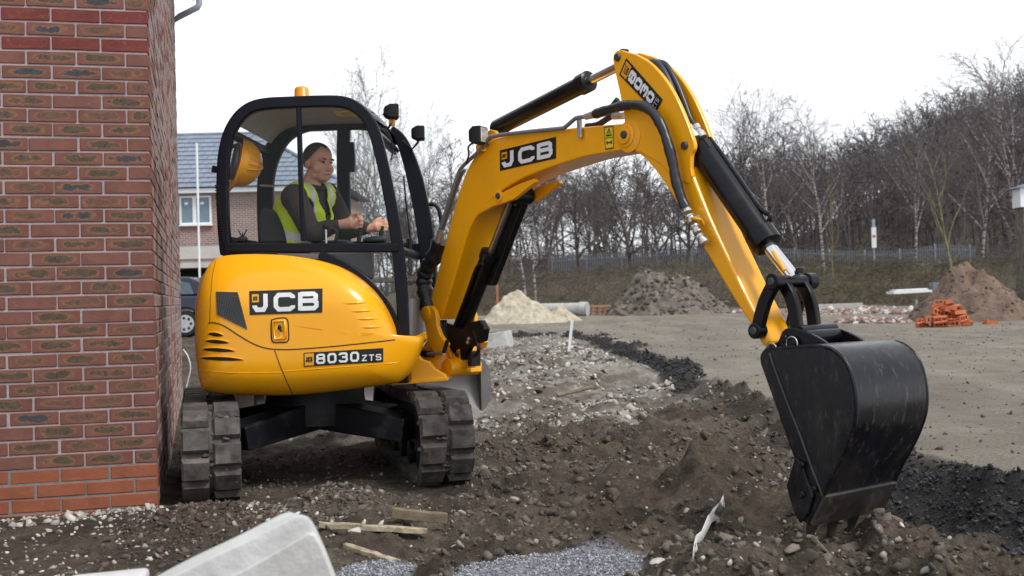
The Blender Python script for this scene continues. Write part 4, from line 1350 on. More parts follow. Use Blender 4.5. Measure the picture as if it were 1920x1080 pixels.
# broken pale kerb lying in the pale bank
g1 = gnd(1045, 738, 0.1); g2 = gnd(1110, 722, 0.1)
dk = (g2 - g1)
o = MB().box((g1 + g2) / 2 + V((0, 0, -.02)), dk / 2, V((-dk.y, dk.x, 0)).normalized() * .022, (0, 0, .02)).build('timber_length', 'timber', bevel=.02)
tag(o, 'long pale timber lying in the crushed stone bank', 'timber')

# building end at the right edge of the view
Yb = 60
bx = at(1910, 380, Yb)
bld = thing('white_building', 'white rendered building corner at the far right edge', 'building', (bx.x + 3, Yb + 3, 0.5))
zt, zm = at(1915, 352, Yb).z, at(1915, 388, Yb).z
MB().box((bx.x + 3.2, Yb + .5, (zt + zm) / 2), (3.1, 0, 0), (0, .5, 0), (0, 0, (zt - zm) / 2)).build('wall', 'white_plastic', bld)
MB().prism([V((bx.x - .15, Yb - .2, zt)), V((bx.x + 6.6, Yb - .2, zt)), V((bx.x + 3.2, Yb - .2, zt + 1.0))], V((0, 1.4, 0))).build('roof', 'slate_tile', bld)
MB().box((bx.x + 3.25, Yb + .55, (zm + .3) / 2), (3.0, 0, 0), (0, .5, 0), (0, 0, (zm - .3) / 2)).build('lower_wall', 'dark_soil', bld)

# ================================================================== loose orange perforated bricks
LB, WB, HB = 0.22, 0.105, 0.068
def perf_brick():
    bm = bmesh.new()
    nx, ny = 3, 1
    mb = MB()
    # bed faces with three square holes, walls, hole linings
    xs_ = [-LB / 2, -LB / 2 + .022, -LB / 2 + .066, -.022, .022, LB / 2 - .066, LB / 2 - .022, LB / 2]
    ysl = [-WB / 2, -WB / 2 + .026, WB / 2 - .026, WB / 2]
    holes = {(1, 1), (3, 1), (5, 1)}
    vid = {}
    def vv(i, j, k):
        if (i, j, k) not in vid:
            vid[(i, j, k)] = len(mb.v); mb.v.append((xs_[i], ysl[j], HB / 2 * k))
        return vid[(i, j, k)]
    for i in range(7):
        for j in range(3):
            if (i, j) in holes:
                for (a, b2) in (((i, j), (i + 1, j)), ((i + 1, j), (i + 1, j + 1)), ((i + 1, j + 1), (i, j + 1)), ((i, j + 1), (i, j))):
                    mb.f.append((vv(*a, 1), vv(*b2, 1), vv(*b2, -1), vv(*a, -1)))
            else:
                mb.f.append((vv(i, j, 1), vv(i + 1, j, 1), vv(i + 1, j + 1, 1), vv(i, j + 1, 1)))
                mb.f.append((vv(i, j + 1, -1), vv(i + 1, j + 1, -1), vv(i + 1, j, -1), vv(i, j, -1)))
    for i in range(7):
        mb.f.append((vv(i, 0, -1), vv(i + 1, 0, -1), vv(i + 1, 0, 1), vv(i, 0, 1)))
        mb.f.append((vv(i, 3, 1), vv(i + 1, 3, 1), vv(i + 1, 3, -1), vv(i, 3, -1)))
    for j in range(3):
        mb.f.append((vv(0, j, 1), vv(0, j + 1, 1), vv(0, j + 1, -1), vv(0, j, -1)))
        mb.f.append((vv(7, j, -1), vv(7, j + 1, -1), vv(7, j + 1, 1), vv(7, j, 1)))
    mb.mi = [0] * len(mb.f)
    return mb.mesh('loose_brick', 'orange_brick')
lbm = perf_brick()
rbk = random.Random(12)
gb = gnd(1782, 613, 0.14)
sB = gb.y / F
layers = [(9, 0.56, 0.05), (7, 0.42, 0.17), (5, 0.30, 0.29), (4, 0.20, 0.41), (2, 0.08, 0.52)]
for n_, half, zz in layers:
    for k in range(n_):
        o = link('loose_brick', lbm)
        xx = gb.x + (-half + 2 * half * (k + .5) / n_) + rbk.gauss(0, .03) + 0.02
        yy2 = gb.y + .25 + rbk.uniform(-.22, .22) * (1 - zz)
        o.location = (xx, yy2, 0.14 + zz + rbk.uniform(-.01, .03))
        pose = rbk.random()
        o.rotation_euler = ((math.pi / 2 if pose < .62 else 0) + rbk.gauss(0, .3), rbk.gauss(0, .3), rbk.uniform(-.7, .7) + (math.pi / 2 if pose > .9 else 0))
        o.scale = (1.35, 1.35, 1.35)
        tag(o, 'orange perforated brick in the ' + {.05: 'bottom row', .17: 'second row up', .29: 'middle row', .41: 'fourth row up', .52: 'very top'}[zz] + ' of the tumbled pile', 'brick', 'tumbled orange bricks')
for k, (px, py, rz) in enumerate(((1728, 606, .3), (1848, 607, 1.1), (1858, 609, .2))):
    g = gnd(px, py, .14)
    o = link('loose_brick', lbm); o.location = (g.x, g.y, .19); o.rotation_euler = (math.pi / 2 * (k == 0), .1, rz); o.scale = (1.3, 1.3, 1.3)
    tag(o, ('orange brick lying alone at the left foot of the pile', 'left of two orange bricks lying right of the pile', 'right of two orange bricks lying right of the pile')[k], 'brick', 'single orange bricks')

# ================================================================== dark car parked far behind the wall
YC = 28.5
wz = at(347, 607, YC); R_w = 0.31
z0c = at(350, 631, YC).z
car = thing('parked_car', 'dark navy hatchback parked behind the brick house corner', 'car', (wz.x - 1.3, YC + .85, z0c))
xo = wz.x + 0.82                                        # rear bumper
def cpt(dx, dz): return V((xo - dx, YC, z0c + dz))
body = [(0.06, .32), (0.0, .55), (0.04, .86), (0.20, .98), (1.3, 1.0), (2.9, .98), (3.7, .86), (4.1, .70), (4.18, .45), (4.1, .25), (3.72, .22)]
def arch(cx, r=0.37):
    return [(cx + r * math.cos(math.radians(a)), max(.22, .31 + r * math.sin(math.radians(a)))) for a in range(0, 181, 20)][::1]
prof = body + arch(3.35) + arch(0.82)
MB().prism([cpt(a, b2) for a, b2 in prof], V((0, 1.7, 0))).build('body', 'car_paint', car, smooth=35, bevel=.05, seg=3)
cabp = [(0.22, .99), (0.42, 1.32), (0.75, 1.45), (1.6, 1.48), (2.2, 1.42), (2.95, 1.0)]
MB().prism([cpt(a, b2) + V((0, .12, 0)) for a, b2 in cabp], V((0, 1.46, 0))).build('roof', 'car_paint', car, smooth=35, bevel=.05, seg=3)
for poly in ([(0.62, 1.03), (0.72, 1.30), (1.0, 1.37), (1.28, 1.38), (1.28, 1.03)], [(1.36, 1.03), (1.36, 1.38), (2.1, 1.36), (2.6, 1.03)]):
    MB().prism([cpt(a, b2) + V((0, .105, 0)) for a, b2 in poly], V((0, .012, 0))).build('side_window', 'car_glass', car)
for cx in (0.82, 3.35):
    for yy3 in (0.02, 1.48):
        c = cpt(cx, .31) + V((0, yy3, 0))
        wl = MB().lathe(c, V((0, 1, 0)), [(0, .22), (0, .29), (.03, .31), (.17, .31), (.2, .29), (.2, .22)], 28).build('wheel', 'tyre', car, smooth=40)
        MB().lathe(c + V((0, -.006, 0)), V((0, 1, 0)), [(0, .05), (0, .215), (.03, .22)], 28).build('rim', 'alloy', wl)
        for k in range(7):
            a = k * 6.283 / 7
            MB().cyl(c + V((math.cos(a) * .14, -.012, math.sin(a) * .14)), c + V((math.cos(a) * .14, -.007, math.sin(a) * .14)), .035, 10).build('rim_slot', 'tyre', wl)
MB().box(cpt(.03, .78) + V((0, .1, 0)), (.04, 0, 0), (0, .09, 0), (0, 0, .1)).build('tail_light', 'signal_red', car)
MB().box(cpt(1.32, .86) + V((0, -.006, 0)), (.09, 0, 0), (0, .012, 0), (0, 0, .015)).build('door_handle', 'car_paint', car)

# ================================================================== EXCAVATOR
UC = V((-1.20, 7.25, 0))                     # slew centre
PHI = math.radians(-2.0)
FW = V((math.cos(PHI), math.sin(PHI), 0)); LF = V((-math.sin(PHI), math.cos(PHI), 0)); UPV = V((0, 0, 1))
def U(px, py, l):
    """photo point on the vertical plane l metres left of the slew centre line"""
    return on_plane(px, py, UC + LF * l, LF)
KP = V((-0.42, 7.20, 0))                     # boom swing axis region
AL = math.radians(52)
BF = V((math.cos(AL), -math.sin(AL), 0)); BN = V((-math.sin(AL), -math.cos(AL), 0))     # boom forward, near-side normal
def B(px, py, o=0.0):
    """photo point on the boom plane, o metres to the near side of its centre plane"""
    return on_plane(px, py, KP + BN * o, BN)
ex = thing('excavator', 'yellow and black tracked mini excavator with cab and digging bucket', 'excavator', (UC.x, UC.y, 0.02))
GAPM = 'dark_gap'

# ---------------------------------------------------------------- undercarriage
TD = V((-0.259, 0.966, 0)).normalized(); TP = V((TD.y, -TD.x, 0))           # track run (away), across (right)
TL, TH, TW = 1.86, 0.50, 0.30
MUD = ROCK2
def track(fx, fy, z0, side):
    """fx, fy: front-most point of the belt centre line"""
    zc = z0 + TH / 2; rr = TH / 2 - 0.03
    st = TL - TH
    c0 = V((fx, fy, zc)) + TD * (TH / 2); c1 = c0 + TD * st
    # centre line of the belt: stadium, slightly smaller rear sprocket
    path = []
    n = 14
    for i in range(n + 1):
        a = math.pi / 2 + math.pi * i / n
        path.append(c0 + TD * (math.cos(a) * rr) + UPV * (math.sin(a) * rr))
    for i in range(1, 9):
        path.append(c0.lerp(c1, i / 9) - UPV * rr)
    for i in range(n + 1):
        a = -math.pi / 2 + math.pi * i / n
        path.append(c1 + TD * (math.cos(a) * rr) + UPV * (math.sin(a) * rr))
    for i in range(1, 9):
        path.append(c1.lerp(c0, i / 9) + UPV * (rr - 0.018 * math.sin(math.pi * i / 9)))
    belt = MB().bar(path, 0.03, TW, TP, closed=True).build('track', 'track_rubber', ex, smooth=40)
    # lugs at even steps along the belt, two staggered columns
    seg = [(path[(i + 1) % len(path)] - path[i]).length for i in range(len(path))]
    per = sum(seg); nl = 31; pitch = per / nl
    def along(s):
        s %= per
        for i, l in enumerate(seg):
            if s <= l:
                a, b2 = path[i], path[(i + 1) % len(path)]
                return a.lerp(b2, s / l), (b2 - a).normalized()
            s -= l
        return path[0], (path[1] - path[0]).normalized()
    lm = {}
    for sgn in (-1, 1):
        mb = MB()
        x0, x1 = sorted((sgn * 0.009, sgn * (TW / 2 + 0.004)))
        b0, t0 = pitch * 0.46, pitch * 0.37
        mb.add([(x0, -b0, 0.012), (x1, -b0, 0.012), (x1, b0, 0.012), (x0, b0, 0.012),
                (x0 + .012, -t0, 0.045), (x1 - .006, -t0, 0.045), (x1 - .006, t0, 0.045), (x0 + .012, t0, 0.045)],
               [(0, 3, 2, 1), (4, 5, 6, 7), (0, 1, 5, 4), (1, 2, 6, 5), (2, 3, 7, 6), (3, 0, 4, 7)])
        lm[sgn] = mb.mesh('lug', 'track_rubber')
    mid = (c0 + c1) / 2
    for k in range(nl):
        for sgn in (-1, 1):
            p, t = along((k + (0.5 if sgn > 0 else 0.0)) * pitch)
            nv = t.cross(TP)
            if nv.dot(p - (c0 if (p - c0).dot(TD) < 0 else c1 if (p - c1).dot(TD) > 0 else V((p.x, p.y, zc)))) < 0:
                nv = -nv
            M = Matrix(((TP.x, t.x, nv.x), (TP.y, t.y, nv.y), (TP.z, t.z, nv.z)))
            o = link('lug', lm[sgn], belt)
            o.matrix_basis = Matrix.Translation(p) @ M.to_4x4()
    # soil packed between the lugs
    rm = np.random.default_rng(int(abs(fx) * 100))
    VVm, FFm, offm = [], [], 0
    for k in range(230):
        p, t = along(rm.uniform(0, per))
        nv = t.cross(TP)
        if nv.dot(p - (c0 if (p - c0).dot(TD) < 0 else c1 if (p - c1).dot(TD) > 0 else V((p.x, p.y, zc)))) < 0:
            nv = -nv
        lat = rm.normal(0, .03) if rm.random() < .6 else rm.uniform(-TW / 2, TW / 2)
        sz = rm.uniform(.008, .024)
        bv, bf = MUD[rm.integers(0, len(MUD))]
        c_ = p + nv * (.015 + rm.uniform(0, .012)) + TP * lat
        VVm.append(bv * sz * np.array([1.2, 1.2, 1.0]) + np.array(c_[:])); FFm.append(bf + offm); offm += len(bv)
    pm_ = bpy.data.meshes.new('packed_mud')
    pm_.from_pydata(np.concatenate(VVm).tolist(), [], np.concatenate(FFm).tolist()); pm_.materials.append(MATS['clod'])
    om = link('packed_mud', pm_, belt); om['kind'] = 'stuff'
    # roller frame, idler, sprocket, rollers
    MB().box(mid + UPV * .01, TD * (st / 2 + .02), TP * .085, UPV * .085).build('roller_frame', 'under_black', ex, bevel=.015)
    MB().lathe(c0 - TP * .07, TP, [(0, .10), (0, rr - .05), (.02, rr - .018), (.12, rr - .018), (.14, rr - .05), (.14, .10)], 28).build('idler', 'under_black', ex, smooth=35)
    MB().lathe(c1 - TP * .06, TP, [(-.03, .08), (-.03, .13), (0, .13), (0, rr - .02), (.12, rr - .02), (.12, .13), (.17, .13), (.17, .08)], 28).build('sprocket', 'under_black', ex, smooth=35)
    for k in range(4):
        q = c0.lerp(c1, (k + .7) / 4.4) - UPV * (rr - .085)
        MB().lathe(q - TP * .09, TP, [(0, .03), (0, .07), (.06, .07), (.06, .05), (.12, .05), (.12, .07), (.18, .07), (.18, .03)], 18).build('bottom_roller', 'under_black', ex, smooth=35)
    return c0, c1, rr
lc0, lc1, rr_ = track(-1.60, 6.17, 0.0, -1)
rc0, rc1, _ = track(-0.372, 6.50, 0.010, 1)
UM = (lc0 + lc1 + rc0 + rc1) / 4                              # undercarriage centre
# X frame: centre pan and four legs out to the roller frames
MB().lathe(V((UM.x, UM.y, 0.32)), UPV, [(0, .30), (.0, .31), (.10, .31), (.16, .30), (.245, .30)], 32).build('slew_pedestal', 'under_black', ex, smooth=35)
for cen, sg in (((lc0 + lc1) / 2, -1), ((rc0 + rc1) / 2, 1)):
    for fb in (-1, 1):
        a = V((UM.x, UM.y, 0.40)) + TD * (.16 * fb) + TP * (.06 * sg)
        b2 = V((cen.x, cen.y, 0.30)) + TD * (.50 * fb) - TP * (.13 * sg)
        d = (b2 - a); ln = d.length; d.normalize()
        sd_ = d.cross(UPV).normalized()
        up_ = sd_.cross(d)
        mb = MB()
        for t0, t1, h0, h1, w0, w1 in ((0, 1, .11, .07, .085, .11),):
            A0, A1 = a, b2
            mb.add([A0 - sd_ * w0 - up_ * h0, A0 + sd_ * w0 - up_ * h0, A0 + sd_ * w0 + up_ * h0 * .6, A0 - sd_ * w0 + up_ * h0 * .6,
                    A1 - sd_ * w1 - up_ * h1, A1 + sd_ * w1 - up_ * h1, A1 + sd_ * w1 + up_ * h1, A1 - sd_ * w1 + up_ * h1],
                   [(0, 1, 2, 3), (7, 6, 5, 4), (0, 4, 5, 1), (1, 5, 6, 2), (2, 6, 7, 3), (3, 7, 4, 0)])
        mb.build('frame_leg', 'under_black', ex, bevel=.012)
    # bolted end plate on the inner side
    c = cen - TP * (.10 * sg) - TD * .60
    MB().box(c + UPV * .02, TD * .13, TP * .014, UPV * .12).build('end_plate', 'under_black', ex, bevel=.02)
    for k in range(2):
        q = c - TP * (.016 * sg) + UPV * (.09 - .15 * k) - TD * .09
        MB().cyl(q, q - TP * (.014 * sg), .013, 8).build('bolt', 'zinc', ex)
# dozer blade at the far end of the tracks
bc = V((UM.x, UM.y, 0)) + TD * 1.28 + TP * 0.42
bl = MB(); prof = []
zt0, zt1 = 0.21, 0.60
for i in range(11):
    t = i / 10
    prof.append((0.09 * (1 - (2 * t - 1) ** 2), zt0 + (zt1 - zt0) * t))
vs_, fs_ = [], []
hw = 0.93
for off in (0.0, 0.018):
    for e in (-hw, hw):
        for d_, z in prof:
            vs_.append(bc + TP * e + TD * (d_ + off) + UPV * z)
n = 11
for i in range(n - 1):
    fs_ += [(i, i + 1, n + i + 1, n + i), (2 * n + i, 3 * n + i, 3 * n + i + 1, 2 * n + i + 1), (i, 2 * n + i, 2 * n + i + 1, i + 1), (n + i, n + i + 1, 3 * n + i + 1, 3 * n + i)]
fs_ += [(0, n, 3 * n, 2 * n), (n - 1, 3 * n - 1, 4 * n - 1, 2 * n - 1)]
bl.add(vs_, fs_)
blade = bl.build('dozer_blade', 'blade_steel', ex, smooth=40)
ep = []
for i in range(13):
    a = math.radians(-80 + 160 * i / 12)
    ep.append(bc + TP * (hw - .03) + TD * (-.012) + TP * (.11 * math.cos(a) ** .7 if math.cos(a) > 0 else 0) + UPV * ((zt0 + zt1) / 2 + .2 * math.sin(a)))
MB().prism(ep, TD * .125).build('blade_end', 'blade_steel', blade, smooth=40)
for sg in (-1, 1):
    MB().bar([V((UM.x, UM.y, .30)) + TP * (.30 * sg) + TD * .25, bc - TP * .36 + TP * (.34 * sg) + UPV * .36], .09, .07, TP).build('blade_arm', 'under_black', ex, bevel=.01)

# ---------------------------------------------------------------- slewing frame and bodywork
MB().lathe(V((UC.x, UC.y, 0.545)), UPV, [(0, .34), (0, .40), (.05, .40), (.05, .52), (.075, .52)], 40).build('slew_ring', 'under_black', ex, smooth=35)
for k in range(12):
    a = math.radians(200 + 14 * k)
    q = V((UC.x + .43 * math.cos(a), UC.y + .43 * math.sin(a), .585))
    MB().cyl(q, q - UPV * .02, .011, 6).build('bolt', 'zinc', ex)
# near side cover: outline read from the side, pillowed outwards
out_px = [(379, 731), (373, 700), (368, 655), (367, 612), (370, 570), (377, 530), (388, 503), (402, 487), (425, 479), (470, 476.5), (525, 478), (575, 484), (620, 495), (655, 511), (685, 533), (708, 558), (726, 588), (737, 615), (743, 636), (765, 634), (782, 630), (790, 640), (782, 668), (768, 696), (752, 714), (735, 719.5), (690, 726), (620, 735), (548, 741), (470, 741), (410, 738)]
sp2 = spline([V((a, b2, 0)) for a, b2 in out_px] + [V((out_px[0][0], out_px[0][1], 0))], 4)[:-1]
LS = -0.60
ring0 = [U(p.x, p.y, LS) for p in sp2]
cx_ = sum(p.x for p in sp2) / len(sp2); cy_ = sum(p.y for p in sp2) / len(sp2)
cen = U(560, 610, LS)
def plan_l(pt):
    """how far out the side stands at this point: round tail, slightly tucked nose and sill"""
    f_ = (pt - UC).dot(FW)
    base = 0.765 - 0.10 * max(0, (-f_ - 0.30) / 0.5) ** 2 - 0.055 * max(0, (f_ - 0.20) / 0.45) ** 2
    base -= 0.05 * max(0, (0.72 - pt.z) / 0.16) ** 2
    base -= 0.10 * max(0, (pt.z - 1.02) / 0.25) ** 2
    return -base
pod = MB()
ts = [0.12, 0.3, 0.5, 0.68, 0.80, 0.88, 0.93, 0.965, 0.985, 1.0]
nr = len(ring0)
rows_ = []
for t in ts:
    row = []
    for p in ring0:
        q = cen.lerp(p, t)
        e = max(0.0, (t - 0.72) / 0.28)
        k = math.sqrt(max(0.0, 1 - e * e))
        l = LS + (plan_l(q) - LS) * k
        row.append(q + LF * (l - LS))
    rows_.append(row)
pv = [cen + LF * (plan_l(cen) - LS)]
for r in rows_: pv += r
back = [p + LF * (-0.475 - LS) for p in ring0]
pv += back
pf = []
for j in range(nr):
    pf.append((0, 1 + j, 1 + (j + 1) % nr))
for i in range(len(ts)):
    a, b2 = 1 + i * nr, 1 + (i + 1) * nr
    for j in range(nr):
        j2 = (j + 1) % nr
        pf.append((a + j, b2 + j, b2 + j2, a + j2))
pf.append(tuple(1 + len(ts) * nr + j for j in range(nr)))
pod.add(pv, pf)
pod.build('side_cover', 'yellow_hood', ex, smooth=60)
PB = BVHTree.FromPolygons([V(p) for p in pod.v], pod.f)
def hit(px, py, lift=0.0):
    d = ray(px, py).normalized()
    h = PB.ray_cast(CAM, d)
    if h[0] is None:
        h = PB.find_nearest(U(px, py, -.7))
        return h[0] + (h[1] if h[1].dot(d) < 0 else -h[1]) * lift
    nrm = h[1] if h[1].dot(d) < 0 else -h[1]
    return h[0] + nrm * lift
# counterweight round the tail and the floor under the cab
cw = MB(); vs_, fs_ = [], []
zt = U(420, 481, -.5).z - .03; zb = U(420, 735, -.6).z
pr_ = [(.50, zb), (.66, zb + .01), (.715, zb + .07), (.735, zb + .25), (.735, zt - .25), (.70, zt - .08), (.62, zt), (.50, zt)]
na = 22
for i in range(na + 1):
    a = math.radians(80 + (262 - 80) * i / na)
    dv = FW * math.cos(a) + LF * math.sin(a)
    for r, z in pr_:
        vs_.append(UC + dv * r + UPV * z)
m_ = len(pr_)
for i in range(na):
    for k in range(m_):
        k2 = (k + 1) % m_
        fs_.append((i * m_ + k, (i + 1) * m_ + k, (i + 1) * m_ + k2, i * m_ + k2))
cw.add(vs_, fs_)
cw.build('counterweight', 'yellow_hood', ex, smooth=45)
zf = U(600, 728, -.6).z
MB().box(UC + FW * .05 + LF * .02 + UPV * (zf + .055), FW * .56, LF * .50, UPV * .045).build('floor_frame', 'black_paint', ex, bevel=.01)
# panel joints (open gaps), vents, lock, ribs
def groove(pts, r=.0032, name='panel_gap', mat=GAPM):
    pp_ = spline([V((a, b2, 0)) for a, b2 in pts], 8)
    MB().tube([hit(p.x, p.y, .0002) for p in pp_], r, 6).build(name, mat, ex, smooth=60)
groove([(391, 606), (402, 605), (420, 611), (445, 627), (472, 643), (496, 652), (520, 655), (560, 654.5), (640, 648), (741, 637)])
groove([(515, 657), (530, 697), (549, 740)], .0026)
groove([(404, 489), (398, 520), (395, 560), (393, 605)], .0016)
groove([(378, 694), (440, 699), (530, 698)], .0022, 'crease', 'yellow_hood')
groove([(531, 696), (620, 690), (745, 680)], .0022, 'crease', 'yellow_hood')
for (x0, x1, yv) in ((391, 419, 628), (386, 430, 641.5), (380, 441, 657), (376, 457, 673.5)):
    up_e, lo_e = [], []
    for i in range(13):
        t = i / 12; x = x0 + (x1 - x0) * t
        hgt = 4.6 * math.sin(math.pi * min(1, t * 1.05 if t < .95 else 1)) ** .55
        yc_ = yv + 3.5 * (t - .5)
        up_e.append(hit(x, yc_ - hgt * .75, .002)); lo_e.append(hit(x, yc_ + hgt * .6, .002))
    MB().add(up_e + lo_e, [(i, i + 1, 13 + i + 1, 13 + i) for i in range(12)]).build('louvre', GAPM, ex)
    MB().tube([p + V((0, 0, .004)) for p in up_e], .004, 6).build('louvre_lip', 'yellow_hood', ex, smooth=60)
def surf_patch(poly_px, lift, name, mat, parent=ex, rows=8):
    """quad patch TL, TR, BR, BL laid on the cover"""
    tl, tr, br, blp = [V((a, b2, 0)) for a, b2 in poly_px]
    vs_, fs_ = [], []
    nx, ny = 10, rows
    for j in range(ny + 1):
        for i in range(nx + 1):
            u, v = i / nx, j / ny
            q = (tl * (1 - u) + tr * u) * (1 - v) + (blp * (1 - u) + br * u) * v
            vs_.append(hit(q.x, q.y, lift))
    for j in range(ny):
        for i in range(nx):
            a = j * (nx + 1) + i
            fs_.append((a, a + 1, a + nx + 2, a + nx + 1))
    return MB().add(vs_, fs_).build(name, mat, parent, smooth=60)
grille = surf_patch([(405, 547), (446, 548), (464, 618), (407, 590)], .0025, 'grille', GAPM)
gw = MB()
for i in range(15):
    t = (i + .5) / 15
    a0 = V((405 + 41 * t, 547 + t, 0)); a1 = V((407 + 57 * t, 590 + 28 * t, 0))
    gw.tube([hit(*(a0.lerp(a1, k / 6))[:2], .004) for k in range(7)], .0013, 4)
for i in range(19):
    t = (i + .5) / 19
    a0 = V((405 + 2 * t, 547 + 43 * t, 0)); a1 = V((446 + 18 * t, 548 + 70 * t, 0))
    gw.tube([hit(*(a0.lerp(a1, k / 6))[:2], .004) for k in range(7)], .0013, 4)
gw.build('mesh_wire', 'trim_grey', grille)
lk = surf_patch([(509, 599), (539, 597), (541, 640), (511, 642)], .0015, 'lock_recess', 'yellow_hood')
lkp = [(509, 600), (523, 596.5), (538, 598), (541, 618), (540, 639), (525, 642), (511, 640), (508.5, 620), (509, 600)]
MB().tube([hit(p.x, p.y, .001) for p in spline([V((a, b2, 0)) for a, b2 in lkp], 6)], .0035, 6).build('lock_rim', GAPM, lk, smooth=60)
MB().tube([hit(x, y_, .006) for x, y_ in ((513, 603), (534, 601.5), (536, 634), (515, 636))], .007, 6, closed=True).build('lock_plate', 'yellow_hood', lk, smooth=60)
MB().ball(hit(525, 614, .01), .011, .011, .014).build('lock_key', 'black_rubber', lk, smooth=60)
MB().tube([hit(525, 614, .015), hit(529, 622, .015)], .006, 6).build('lock_tongue', 'black_rubber', lk, smooth=60)
for (x0, y0, x1, y1) in ((636, 569, 708, 566), (652, 584, 716, 581), (664, 598.5, 724, 596), (672, 614, 730, 612)):
    pp_ = [hit(x0 + (x1 - x0) * t / 10, y0 + (y1 - y0) * t / 10, -.0045) for t in range(11)]
    MB().tube(pp_, [.0015 + .0085 * math.sin(math.pi * (t / 10) ** 0.8) for t in range(11)], 8).build('pressed_rib', 'yellow_hood', ex, smooth=60)

# ---------------------------------------------------------------- decals: flat lettering
GL = {
 'J': [[(.98, 1), (.98, .32), (.80, .11), (.22, .11), (.04, .30), (.04, .36)]],
 'C': [[(1, .70), (1, .78), (.84, .90), (.22, .90), (.07, .72), (.07, .28), (.22, .10), (.84, .10), (1, .22), (1, .30)]],
 'B': [[(.08, 0), (.08, 1)], [(.08, .9), (.80, .9), (.92, .80), (.92, .64), (.80, .53), (.08, .53)], [(.80, .53), (.96, .42), (.96, .22), (.84, .1), (.08, .1)]],
 '8': [[(.2, .9), (.8, .9), (.91, .80), (.91, .64), (.8, .53), (.2, .53), (.09, .64), (.09, .80), (.2, .9)], [(.2, .53), (.8, .53), (.93, .42), (.93, .21), (.8, .1), (.2, .1), (.07, .21), (.07, .42), (.2, .53)]],
 '0': [[(.24, .9), (.76, .9), (.92, .74), (.92, .26), (.76, .1), (.24, .1), (.08, .26), (.08, .74), (.24, .9), (.5, .9)]],
 '3': [[(.07, .74), (.07, .80), (.2, .9), (.8, .9), (.91, .80), (.91, .64), (.8, .53), (.35, .53)], [(.8, .53), (.93, .42), (.93, .21), (.8, .1), (.2, .1), (.07, .21), (.07, .28)]],
 'Z': [[(.05, .9), (.93, .9), (.07, .1), (.97, .1)]],
 'T': [[(.0, .9), (1, .9)], [(.5, .9), (.5, 0)]],
 'S': [[(.93, .72), (.93, .78), (.8, .9), (.2, .9), (.07, .8), (.07, .62), (.2, .52), (.8, .5), (.93, .4), (.93, .2), (.8, .1), (.2, .1), (.06, .22), (.06, .28)]],
}
def stroke(mb, pts, th, fn):
    """flat ribbon of width th (x, y thickness) along a 2D polyline, mapped by fn(u, v)"""
    P0 = [V((a, b2)) for a, b2 in pts]
    P_ = []
    for a, b2 in zip(P0[:-1], P0[1:]):
        k_ = max(1, int((b2 - a).length / .22))
        P_ += [a.lerp(b2, i / k_) for i in range(k_)]
    P_.append(P0[-1])
    L_, R2 = [], []
    for i, p in enumerate(P_):
        t1 = (P_[i] - P_[i - 1]) if i else None
        t2 = (P_[i + 1] - P_[i]) if i < len(P_) - 1 else None
        d1 = (t1 or t2).normalized(); d2 = (t2 or t1).normalized()
        n1 = V((-d1.y, d1.x)); n2 = V((-d2.y, d2.x))
        nn_ = (n1 + n2).normalized() if (n1 + n2).length > 1e-3 else n1
        k = min(1.5, 1 / max(.4, nn_.dot(n1)))
        L_.append(p + nn_ * th * .5 * k); R2.append(p - nn_ * th * .5 * k)
    vs_ = [fn(*p) for p in L_] + [fn(*p) for p in R2]
    n_ = len(P_)
    mb.add(vs_, [(i, i + 1, n_ + i + 1, n_ + i) for i in range(n_ - 1)])
def lettering(mb, text, x0, y0, w, h, fn, th=0.2, gap=0.14, aspect=1.25):
    """text in the box (x0,y0)-(x0+w,y0+h); strokes are even in box-height units"""
    n_ = len(text)
    cw_ = w / (n_ + gap * (n_ - 1))
    a = cw_ / h
    for i, ch in enumerate(text):
        ox = x0 + i * cw_ * (1 + gap)
        for si, st in enumerate(GL[ch]):
            q = []
            for (u, v) in st:
                uu = th / 2 + (u * a - 0) * (a - th) / a if a > th else u * a
                vv = v
                q.append((uu, vv))
            stroke(mb, q, th, lambda u, v, ox=ox, si=si: fn(ox + u * h, y0 + v * h, si * .0005))
def bilin(quad):
    tl, tr, br, blp = [V((a, b2)) for a, b2 in quad]
    def f(u, v):                      # v up
        q = (blp * (1 - u) + br * u) * (1 - v) + (tl * (1 - u) + tr * u) * v
        return q.x, q.y
    return f
